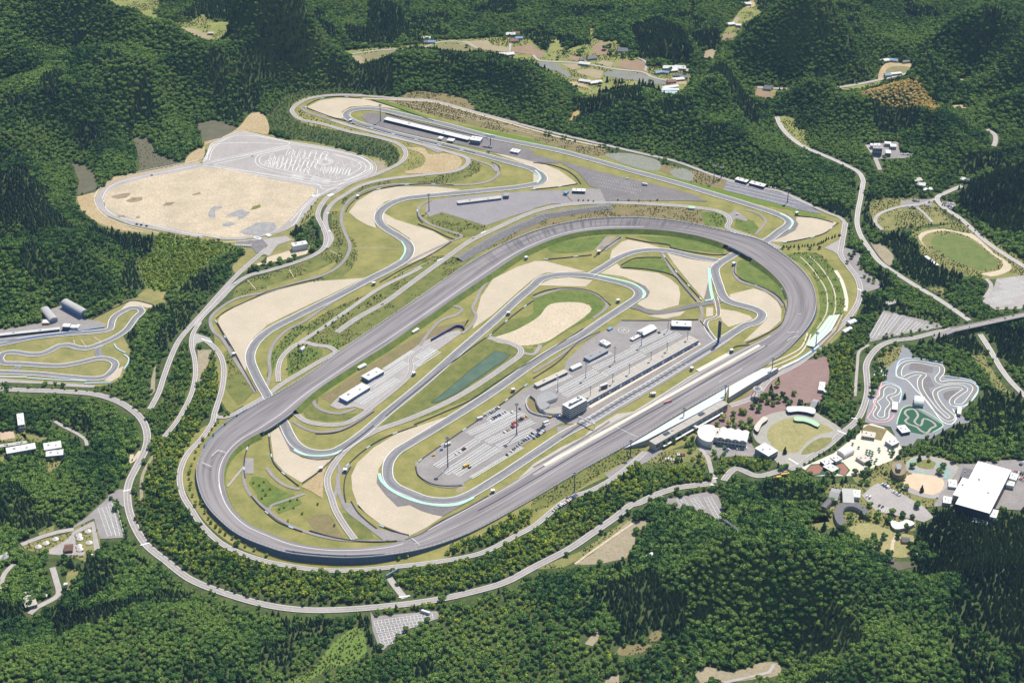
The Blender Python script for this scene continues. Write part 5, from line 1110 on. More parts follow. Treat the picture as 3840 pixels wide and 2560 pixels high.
# start grid, lines on the main straight
mb = MB(); T0 = crom(W('C3 250,965 480,840 700,705 1000,530 1300,345 1500,225 1650,128'), False, 2)
N_ = normals2(T0)
dd_ = np.r_[0, np.cumsum(np.linalg.norm(np.diff(T0[:, :2], axis=0), axis=1))]
for k, dist in enumerate(np.arange(45, 245, 4.6)):
    i = np.searchsorted(dd_, dist); i = min(i, len(T0)-2); p = T0[i, :2]; u = (T0[i+1, :2]-p); u /= np.linalg.norm(u)
    o_ = N_[i]*(3.6 if k % 2 else -3.6)*(-1)
    seg(mb, p+o_-N_[i]*1.3, p+o_+N_[i]*1.3, .6, .93); seg(mb, p+o_+N_[i]*1.3, p+o_+N_[i]*1.3-u*2.4, .5, .935)
for dist in (40, 52):
    i = np.searchsorted(dd_, dist); p = T0[i, :2]; seg(mb, p-N_[i]*6.4, p+N_[i]*6.4, .6, .94)
q = W('C3 850,615 C3 905,642'); seg(mb, q[0], q[1], .5, .94)
q = W('C3 680,895 870,985'); seg(mb, q[0], q[1], .6, 1.15)
q = W('C3 1558,525 1752,415'); seg(mb, q[0], q[1], .6, 1.15)
paint('track_marking', mb, 'line')
mb = MB()
for k in range(26):
    f = k/25; q = W('C3 165,1000 375,862 C3 160,995 385,880'); a = q[0]*(1-f)+q[1]*f; b = a+np.array([2.4*f+.8, -1.5*f-.4, 0]); seg(mb, a, b, .5, .93)
paint('pit_exit_hatching', mb, 'yellow')
# light concrete strip before the garages, with worn pit boxes
P = W('C3 470,735 1400,198'); V, F_, uv = ribbon(crom(P, False, 8), 2.6, .78); o = mesh_obj('pit_lane_strip', V, F_, MATS['cream']); tag(o, kind='structure')
mb = MB()
for k in range(46):
    f = k/45; q = W('C3 480,760 1410,215 C3 510,775 1440,228'); a = q[0]*(1-f)+q[1]*f; b = q[2]*(1-f)+q[3]*f
    for t_ in (0, .5, 1): c = a*(1-t_)+b*t_; seg(mb, c, c+np.array([1.6, .9, 0]), .7, .80+.002*t_)
paint('pit_box_marking', mb, 'tan')
for s, m, wd in (('C3 0,1240 470,965 640,855', 'paved_d', 2.5), ('C3 90,1225 1900,215', 'cream', 5), ('C3 0,1305 1150,640 1960,215', 'paved_l', 4), ('C3 1380,430 1620,300 1640,290', 'cream', 7), ('C3 470,985 620,890 830,785', 'concrete2', 3)):
    V, F_, uv = ribbon(crom(W(s), False, 8), wd/2, .72 + .01*len(s) % .1 + (.25 if m != 'paved_d' else .2)); o = mesh_obj('oval_pit_lane', V, F_, MATS[m]); tag(o, kind='structure')
# dotted braking marks
mb = MB()
for s in ('C1 1780,1140 1830,1090 1895,1110', 'C1 1700,1195 1780,1230', 'B4 340,1295 425,1278', 'B4 385,1330 385,1370 430,1378', 'B4 250,1450 330,1445 345,1435', 'B4 250,1520 280,1495 350,1480', 'D2 1140,430 1190,505', 'D2 1220,350 1300,420'):
    q = crom(W(s), False, 100)
    zz = 7.5 if s.startswith('C1') else (3.2 if s.startswith('B4') else 3.2)
    q = W(s); q = un(np.c_[px(s)[:, :2], np.full(len(q), zz)])
    for i in range(len(q)-1):
        d_ = q[i+1]-q[i]; L_ = np.linalg.norm(d_); n_ = np.array([-d_[1], d_[0], 0])/L_*.3
        mb.add([(*(q[i]-n_)[:2], zz+.2), (*(q[i+1]-n_)[:2], zz+.2), (*(q[i+1]+n_)[:2], zz+.2), (*(q[i]+n_)[:2], zz+.2)], [(0, 1, 2, 3)])
paint('lane_marking', mb, 'line')
# drainage seams on the oval apron at the lower banking
mb = MB()
# helipad
mb = MB(); c = W('C3 758,90')[0]
pts = [(c[0]+7.6*math.cos(a), c[1]+7.6*math.sin(a)) for a in np.linspace(0, 2*math.pi, 41)]
for i in range(40): seg(mb, pts[i], pts[i+1], .6, .93)
ax = W('C3 758,90 850,60'); u = (ax[1]-ax[0])[:2]; u /= np.linalg.norm(u); n_ = np.array([-u[1], u[0]]); c2 = c[:2]
for q in (-1, 1): seg(mb, c2+u*q*2.4-n_*4, c2+u*q*2.4+n_*4, .7, .935)
seg(mb, c2-u*2.1, c2+u*2.1, .7, .94)
paint('helipad_marking', mb, 'line')
# skid pad: banked lanes and slalom courses
def course(s, w_=.8, smooth=True, closed=False, m='line', z=.64):
    mb = MB(); zc[0] += 1; P = W(s); P = crom(P, closed, 3) if smooth else (np.vstack([P, P[:1]]) if closed else P)
    V, F_, _ = ribbon(P, w_/2, z+.004*(zc[0] % 12)); mb.add(V.tolist(), F_); paint('course_line', mb, m)
for s in ('M 0,480 60,360 110,262 400,118 500,112 1000,222 1500,300 1900,400 2050,480 2085,560 2040,630 1650,780 1450,800 1380,740 900,640 0,520',
          'M 20,470 80,360 130,275 410,140 500,130 990,236 1500,318 1860,405 2010,490 2040,560 1990,620 1640,750', 'M 50,460 150,270 1010,262', 'M 80,462 155,285 420,160 1040,245 1020,275 930,290 100,466',
          'M 0,500 300,440 900,310 1050,278 1180,280 1700,370 1950,450 2015,530 1990,590 1800,670 1560,720', 'M 140,505 1060,300', 'M 100,480 1050,290', 'M 140,512 900,650 1500,760 1700,720',
          'M 120,525 700,640 1300,740', 'M 1060,305 860,350 680,390 630,450 670,520 800,570 1200,660 1600,720', 'M 860,372 720,400 680,450 720,510 1000,580 1400,660', 'M 1560,380 1900,470 1960,540 1900,620 1700,690', 'M 1600,395 1870,480 1900,540 1720,650'):
    course(s, .75)
def serp(s, amp, n, z=.66, zig=False, w_=.7):
    q = px(s); a, b = q[0][:2], q[1][:2]; d_ = (b-a)/n; pts = []; n_ = np.array([.42, -1.0])*amp*1.35
    for k in range(n):
        for fx_, fy_ in (((0, -1), (.5, 1)) if zig else ((0, -.6), (.02, .8), (.14, 1), (.36, 1), (.48, .8), (.5, 0), (.52, -.8), (.64, -1), (.86, -1), (.98, -.8))):
            p = a+d_*(k+fx_)+n_*fy_; pts.append((p[0], p[1], 0))
    P = un(np.array(pts)); P = P if zig else crom(P, False, 2.5); mb = MB(); zc[0] += 1; V, F_, _ = ribbon(P, w_/2, z+.004*(zc[0] % 12)); mb.add(V.tolist(), F_); paint('course_line', mb, 'line')
serp('M 800,440 1420,510', 12, 6); serp('M 822,447 1400,515', 7, 6); serp('M 750,490 1320,595', 8, 6); serp('M 770,495 1300,592', 4, 6); serp('M 1010,370 1560,415', 12, 4); serp('M 1040,375 1540,415', 7, 4)
serp('M 1420,560 1800,600', 10, 5); serp('M 1440,562 1790,600', 5.5, 5); serp('M 1340,615 1690,670', 5.5, 5, zig=True); serp('M 1600,480 1940,520', 8, 3, zig=True)
for k in range(5):
    course('M %d,%d %d,%d' % (1080-6*k, 615+12*k, 1230-6*k, 640+12*k), .8, False); course('M %d,%d %d,%d' % (1310-6*k, 650+12*k, 1540-6*k, 690+12*k), .8, False)
c = W('M 1470,472')[0]; mb = MB()
for rr_ in (7, 10, 13):
    pts = [(c[0]+rr_*math.cos(a), c[1]+rr_*math.sin(a)) for a in np.linspace(0, 2*math.pi, 31)]
    for i in range(30): seg(mb, pts[i], pts[i+1], .8, .70)
paint('course_line', mb, 'line')
for s in ('B1 790,320 840,235 950,165 1200,95 1650,5 1720,-20', 'B1 860,330 900,250 1000,190 1200,140 1650,50', 'B1 790,330 830,420 930,500 1100,560 1400,630 1700,685 1950,690 2240,655', 'B1 870,340 900,420 1000,480 1200,530 1600,620 1850,655',
          'B2 0,640 80,620 220,550 320,400 440,300 600,215 900,60', 'B2 430,250 420,290 340,360 200,520'): course(s, .8)
# tile ribs inside the go-kart gravel etc.
for s in ('M 620,1375 700,1400', 'M 770,1340 810,1365', 'M 1320,890 1390,870', 'M 1500,880 1570,865'):
    q = W(s); mb = MB(); seg(mb, q[0], q[1], 6, .93); paint('crossing', mb, 'line')
for s in ('D1 1180,415 1255,395', 'C1 1035,1440 1105,1425', 'D2 1110,852 1205,838', 'D3 0,0 1,1', 'C4 790,825 855,835', 'C4 670,930 770,970', 'C4 260,1165 345,1215', 'C3 1505,1335 1545,1328', 'C3 1490,1380 1530,1400', 'B4 1545,1405 1600,1400', 'B4 840,1085 875,1100', 'C1 1690,160 1780,190', 'B1 2145,650 2175,660', 'B2 380,300 450,290', 'B2 505,450 530,450', 'B2 515,600 540,600', 'B2 1800,620 1840,600', 'B2 1430,850 1480,830'):
    if s.startswith('D3 0,0'): continue
    q = W(s); mb = MB(); seg(mb, q[0], q[1], 2, .93); paint('crossing', mb, 'line')
for s in ('C4 980,470 1005,390', 'C4 1000,480 1030,400', 'C4 1020,485 1050,415', 'C4 1045,490 1070,430', 'C4 1065,490 1085,440'): q = W(s); mb = MB(); seg(mb, q[0], q[1], 1.6, .93); paint('hatching', mb, 'line')
# helmets of terraces: earth stands inside and outside the oval turn
for k, s in enumerate(('B4 360,815 420,870 500,970 570,1080 590,1200 575,1300 500,1420', 'B4 430,800 520,890 600,1000 650,1120 655,1230 640,1300 520,1430')):
    V, F_, uv = ribbon(crom(W(s), False, 6), 1.0, .5+.01*k); o = mesh_obj('bank_path', V, F_, MATS['sand']); tag(o, kind='structure')
V, F_, uv = ribbon(crom(W('B4 655,930 700,1000 735,1100 750,1190 738,1270'), False, 6), 2.6, .5); o = mesh_obj('bank_path', V, F_, MATS['cream']); tag(o, kind='structure')
for k, s in enumerate(('C3 1900,400 2240,240 C4 420,110', 'C3 1960,410 2240,280 C4 450,120')):
    V, F_, uv = ribbon(crom(W(s), False, 6), 1.0, .5+.01*k); o = mesh_obj('bank_path', V, F_, MATS['cream']); tag(o, kind='structure')
for k, s in enumerate(('A2 1000,850 1400,935 1800,1020 2240,1130', 'A2 1150,860 1600,960 2240,1115', 'A3 0,1140 600,1262')):
    V, F_, uv = ribbon(crom(W(s), False, 6), .6, .5+.01*k); o = mesh_obj('bank_path', V, F_, MATS['sand']); tag(o, kind='structure')
V, F_, uv = ribbon(crom(W('A2 805,830 1130,842 1400,862 1700,942 2000,1025 2240,1095 A3 300,1175 600,1238'), False, 6), 2.2, .55); o = mesh_obj('bank_path', V, F_, MATS['sand']); tag(o, kind='structure')
for s in ('B2 1200,745 720,745', 'B2 190,920 235,1000', 'B2 530,760 640,820', 'K 1130,720 1220,840', 'K 1315,685 1420,760', 'K 1030,730 1050,780', 'B2 1130,960 1420,830', 'B1 2080,1010 2150,1090'):
    q = W(s); mb = MB(); seg(mb, q[0], q[1], 1.2, .5); paint('bank_path', mb, 'sand')
# concrete rib terraces of the two hillside stands by the oval
for s, n_ in (('B2 1625,845 1780,755 1930,665 2080,590 2240,525 B3 100,482 300,447 500,420 660,402', 10),):
    P = crom(W(s), False, 6); P[:, 2] = .3
    mb = MB(); ml = MB()
    for r in range(n_):
        V, F_, uv = ribbon(P, .75, .5+.35*r, off=-6+1.6*r); mb.add(V.tolist(), F_); V, F_, uv = ribbon(P, .12, .56+.35*r, off=-6+1.6*r-.75); ml.add(V.tolist(), F_)
    o = mb.build('terrace_seating', mat('slate', (.12, .115, .135), (.16, .15, .17), .2, .9)); tag(o, 'dark grey curved rows of bench seating on the bank above the back straight', 'grandstand'); ml.build('row_edge', MATS['line_w'], o)
# ------------------------------------------------------------------ buildings
mat('white_roof', (.74, .73, .70), (.66, .65, .62), .15, .6); mat('white_wall', (.68, .67, .65), (.60, .59, .57), .3, .8); mat('grey_wall', (.38, .38, .38), (.33, .33, .33), .3, .8)
mat('grey_roof', (.34, .335, .33), (.28, .28, .28), .15, .7); mat('dark_roof', (.12, .115, .12), (.16, .155, .16), .3, .7); mat('cream_roof', (.62, .57, .48), (.55, .50, .42), .15, .7)
mat('blue_wall', (.10, .20, .42), (.13, .24, .46), .3, .6); mat('bluegrey_wall', (.22, .29, .36), (.19, .25, .32), .3, .6); mat('blue_roof', (.17, .30, .42), rough=.6); mat('red_roof', (.30, .12, .09), (.26, .11, .09), .4, .7)
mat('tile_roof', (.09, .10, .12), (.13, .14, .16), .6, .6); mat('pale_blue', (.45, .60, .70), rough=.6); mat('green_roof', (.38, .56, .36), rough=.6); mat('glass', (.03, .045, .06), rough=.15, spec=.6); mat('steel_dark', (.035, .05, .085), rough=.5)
mat('arch_roof', (.46, .45, .43), (.40, .39, .38), .1, .55); mat('brown_roof', (.16, .09, .065), (.2, .12, .085), .4, .8); mat('orange', (.75, .25, .06), rough=.6); mat('red', (.6, .05, .05), rough=.6); mat('tent', (.80, .72, .64), (.74, .66, .58), .4, .8)
mat('navy', (.02, .045, .16), (.03, .06, .2), .6, .5); mat('pink', (.75, .35, .33), rough=.6); mat('tyre_black', (.035, .035, .05), (.05, .05, .06), 1, .8); mat('white_paint', (.75, .75, .74), rough=.5); mat('metal', (.45, .46, .48), rough=.4, metal=.3)
def frame3(s, h):
    """roof corners seen at height h -> centre, length, depth, angle"""
    p = px(s); p[:, 2] = h; P = un(p)[:, :2]
    u = P[0]-P[1]; L_ = np.linalg.norm(u); u = u/L_; v = P[2]-P[1]; v = v-u*(v@u); D_ = np.linalg.norm(v)
    c = (P[0]+P[1])/2+v/2; return c, L_, D_, math.atan2(-u[1], -u[0])
def put(mb, name, m, root, **k): return mb.build(name, MATS[m] if isinstance(m, str) else m, root, **k)
def bld(name, label, cat, s, h, roof='flat', wall='white_wall', rf='white_roof', win=None, group=None, wm='glass', overhang=.4, vaults=4, extras=None):
    c, L_, D_, a = frame3(s, h); z0 = 0.0
    root = empty(name, (c[0], c[1], z0), a); tag(root, label, cat, group)
    rt = {'flat': .5, 'gable': min(D_*.22, 3.2), 'arch': D_*.3, 'vault': 2.2, 'archL': L_*.3}[roof]; hb = h-rt*(.5 if roof != 'flat' else 1)
    hb = max(hb, 1.5)
    m = MB(); m.box((0, 0, hb/2), (L_, D_, hb)); put(m, 'wall', wall, root)
    m = MB(); lo_, do = L_/2+overhang, D_/2+overhang
    if roof == 'flat':
        m.box((0, 0, hb+.25), (2*lo_, 2*do, .5)); r_ = put(m, 'roof', rf, root)
        if L_ > 22:
            for k in range(1, 4): q = MB(); q.box((0, -do+2*do*k/4, hb+.53), (2*lo_*.98, .35, .1)); put(q, 'roof_seam', 'grey_roof', r_)
            for k in range(1, int(L_/14)): q = MB(); q.box((-lo_+2*lo_*k/int(L_/14), 0, hb+.535), (.3, 2*do*.98, .1)); put(q, 'roof_seam', 'grey_wall', r_)
        if L_*D_ > 90:
            q = MB(); q.box((-L_*.22, D_*.12, hb+1.0), (min(3, L_*.12), min(2, D_*.2), 1.0)); q.box((L_*.2, -D_*.1, hb+.9), (min(2.4, L_*.1), min(1.6, D_*.18), .8)); put(q, 'roof_unit', 'grey_wall', r_)
    elif roof == 'gable':
        V = [(-lo_, -do, hb), (lo_, -do, hb), (lo_, do, hb), (-lo_, do, hb), (-lo_, 0, hb+rt), (lo_, 0, hb+rt)]
        m.add(V, [(0, 1, 5, 4), (2, 3, 4, 5), (1, 2, 5), (3, 0, 4), (3, 2, 1, 0)]); put(m, 'roof', rf, root)
    elif roof in ('arch', 'archL'):
        n = 12; al = roof == 'archL'
        pr = [(math.cos(math.pi*i/n), math.sin(math.pi*i/n)) for i in range(n+1)]; V = []
        for e in (-1, 1):
            for x, z in pr: V.append((x*lo_, e*do, hb-.05+z*rt) if al else (e*lo_, -x*do, hb-.05+z*rt))
        Fq_ = [(i, i+1, n+2+i, n+1+i) for i in range(n)] + [tuple(range(n+1))[::-1], tuple(range(n+1, 2*n+2))]
        if not al: Fq_ = [f[::-1] for f in Fq_]
        m.add(V, [f[::-1] for f in Fq_]); put(m, 'roof', rf, root)
    elif roof == 'vault':
        n = vaults*8; V = []
        for e in (-1, 1):
            for i in range(n+1): V.append((-lo_+2*lo_*i/n, e*do, hb+.3+2.0*abs(math.sin(math.pi*i/8))))
        m.add(V, [(i, i+1, n+2+i, n+1+i) for i in range(n)]); m.box((0, 0, hb+.15), (2*lo_, 2*do, .3)); put(m, 'roof', rf, root)
    if win:
        ns, nw = win
        for st in range(ns):
            zz = (st+.55)*hb/ns; hh = hb/ns*.42
            for k in range(nw):
                x = -L_/2+(k+.5)*L_/nw; m = MB()
                for e in (-1, 1): m.box((x, e*(D_/2+.04), zz), (L_/nw*.8, .12, hh))
                put(m, 'window', wm, root)
    if extras: extras(root, L_, D_, hb)
    return root
def door_front(root, L_, D_, hb):
    m = MB(); m.box((L_*.2, -D_/2-.06, 1.2), (1.6, .14, 2.3)); put(m, 'door', 'grey_wall', root)
B_ = bld
def shutters(root, L_, D_, hb):
    n = min(34, max(3, int(L_/7)))
    for k in range(n):
        m = MB(); m.box((-L_/2+(k+.5)*L_/n, -D_/2-.08, hb*.32), (L_/n*.72, .2, hb*.5)); put(m, 'garage_door', 'grey_roof' if k % 3 else 'white_paint', root)
    m = MB(); m.box((0, -D_/2-.5, hb*.72), (L_, .9, hb*.2)); put(m, 'fascia_sign', 'blue_wall', root)
    for k in range(n):
        if k % 4 == 1: m = MB(); m.box((-L_/2+(k+.5)*L_/n, -D_/2-1.0, hb*.72), (L_/n*.6, .1, hb*.16)); put(m, 'sign_board', ('white_paint', 'pink', 'red')[k % 3], root)
B_('pit_building', 'very long low pit garage building with navy fascia along the pit lane', 'building', 'C3 445,690 1388,168 1318,128', 7, wall='navy', rf='concrete', extras=shutters)
def tower_x(root, L_, D_, hb):
    for k in range(5):
        m = MB(); m.box((0, 0, 2.2+k*hb/5.2), (L_+.8, D_+.8, hb/5.2*.42)); put(m, 'window_band', 'glass', root)
    m = MB(); m.box((0, -D_*.1, hb+.75), (L_*.8, D_*.22, .5)); put(m, 'skylight', 'glass', root)
    m = MB(); m.box((L_*.36, D_*.3, hb+1.3), (3, 3, 1.6)); put(m, 'roof_unit', 'grey_wall', root)
B_('control_tower', 'five storey glass banded control tower with a flat white roof at the end of the pits', 'tower', 'Q 795,682 1075,532 945,462', 18, wall='white_wall', rf='white_roof', extras=tower_x)
def prism_thing(name, label, cat, s, h, wall, rf, par=.6, z0=0):
    p = px(s); p[:, 2] = h; P = crom(un(p), True, 4) if len(p) > 5 else un(p); c = P.mean(0)
    root = empty(name, (c[0], c[1], z0)); tag(root, label, cat); Q = [(q[0]-c[0], q[1]-c[1]) for q in P]
    m = MB(); m.prism(Q, 0, h-par-z0); put(m, 'wall', wall, root)
    Q2 = [(q[0]*1.02, q[1]*1.02) for q in Q]; m = MB(); m.prism(Q2, h-par-z0, h-z0); put(m, 'roof', rf, root); return root
prism_thing('media_centre', 'low crescent shaped media building with a grey flat roof left of the control tower', 'building', 'Q 235,540 262,460 350,410 480,392 590,480 390,570 460,605 335,690 265,640', 5.5, 'white_wall', 'grey_roof')
prism_thing('media_centre', 'fan shaped single storey building with a pale roof in front of the crescent building', 'building', 'Q 345,700 640,640 640,755 520,765 400,745', 5, 'white_wall', 'concrete2')
def wall_thing(name, label, cat, s, h, t, m, z0=0, cap=None, capm=None, zs=None, closed=False, group=None):
    P = crom(W(s), closed, 4); 
    c = P.mean(0); root = empty(name, (c[0], c[1], 0)); tag(root, label, cat, group)
    P = P-np.array([c[0], c[1], 0]); n = len(P); N2 = normals2(P, closed); l = P[:, :2]+N2*t/2; r = P[:, :2]-N2*t/2
    zb = P[:, 2]+z0; V = np.vstack([np.c_[l, zb], np.c_[r, zb], np.c_[l, zb+h], np.c_[r, zb+h]]); FF = []
    for i in range(n-1 if not closed else n):
        j = (i+1) % n; FF += [(i, j, 2*n+j, 2*n+i), (n+j, n+i, 3*n+i, 3*n+j), (2*n+i, 2*n+j, 3*n+j, 3*n+i)]
    FF += [(n, 0, 2*n, 3*n), (n-1, 2*n-1, 4*n-1, 3*n-1)]
    mesh_obj('body', V, FF, MATS[m], root)
    if cap:
        k = 0; d_ = np.r_[0, np.cumsum(np.linalg.norm(np.diff(P[:, :2], axis=0), axis=1))]
        for q in np.arange(0, d_[-1], cap):
            i = min(np.searchsorted(d_, q), n-2); u = P[i+1, :2]-P[i, :2]; a_ = math.atan2(u[1], u[0]); mb = MB(); mb.box((P[i, 0], P[i, 1], zb[i]+h*.6), (7, t*1.1, h*.9), a_); mb.build('banner', MATS[capm or 'white_paint'], root)
    return root
wall_thing('plaza_wall', 'tall curved white wall round the planted crescent by the media building', 'wall', 'Q 120,480 60,560 60,640 120,740 260,800 440,830', 3, .8, 'white_wall')
wall_thing('plaza_wall', 'inner curved retaining wall of the planted crescent', 'wall', 'Q 130,490 215,560 235,650 330,745 480,775 640,790', 4, .8, 'grey_wall')
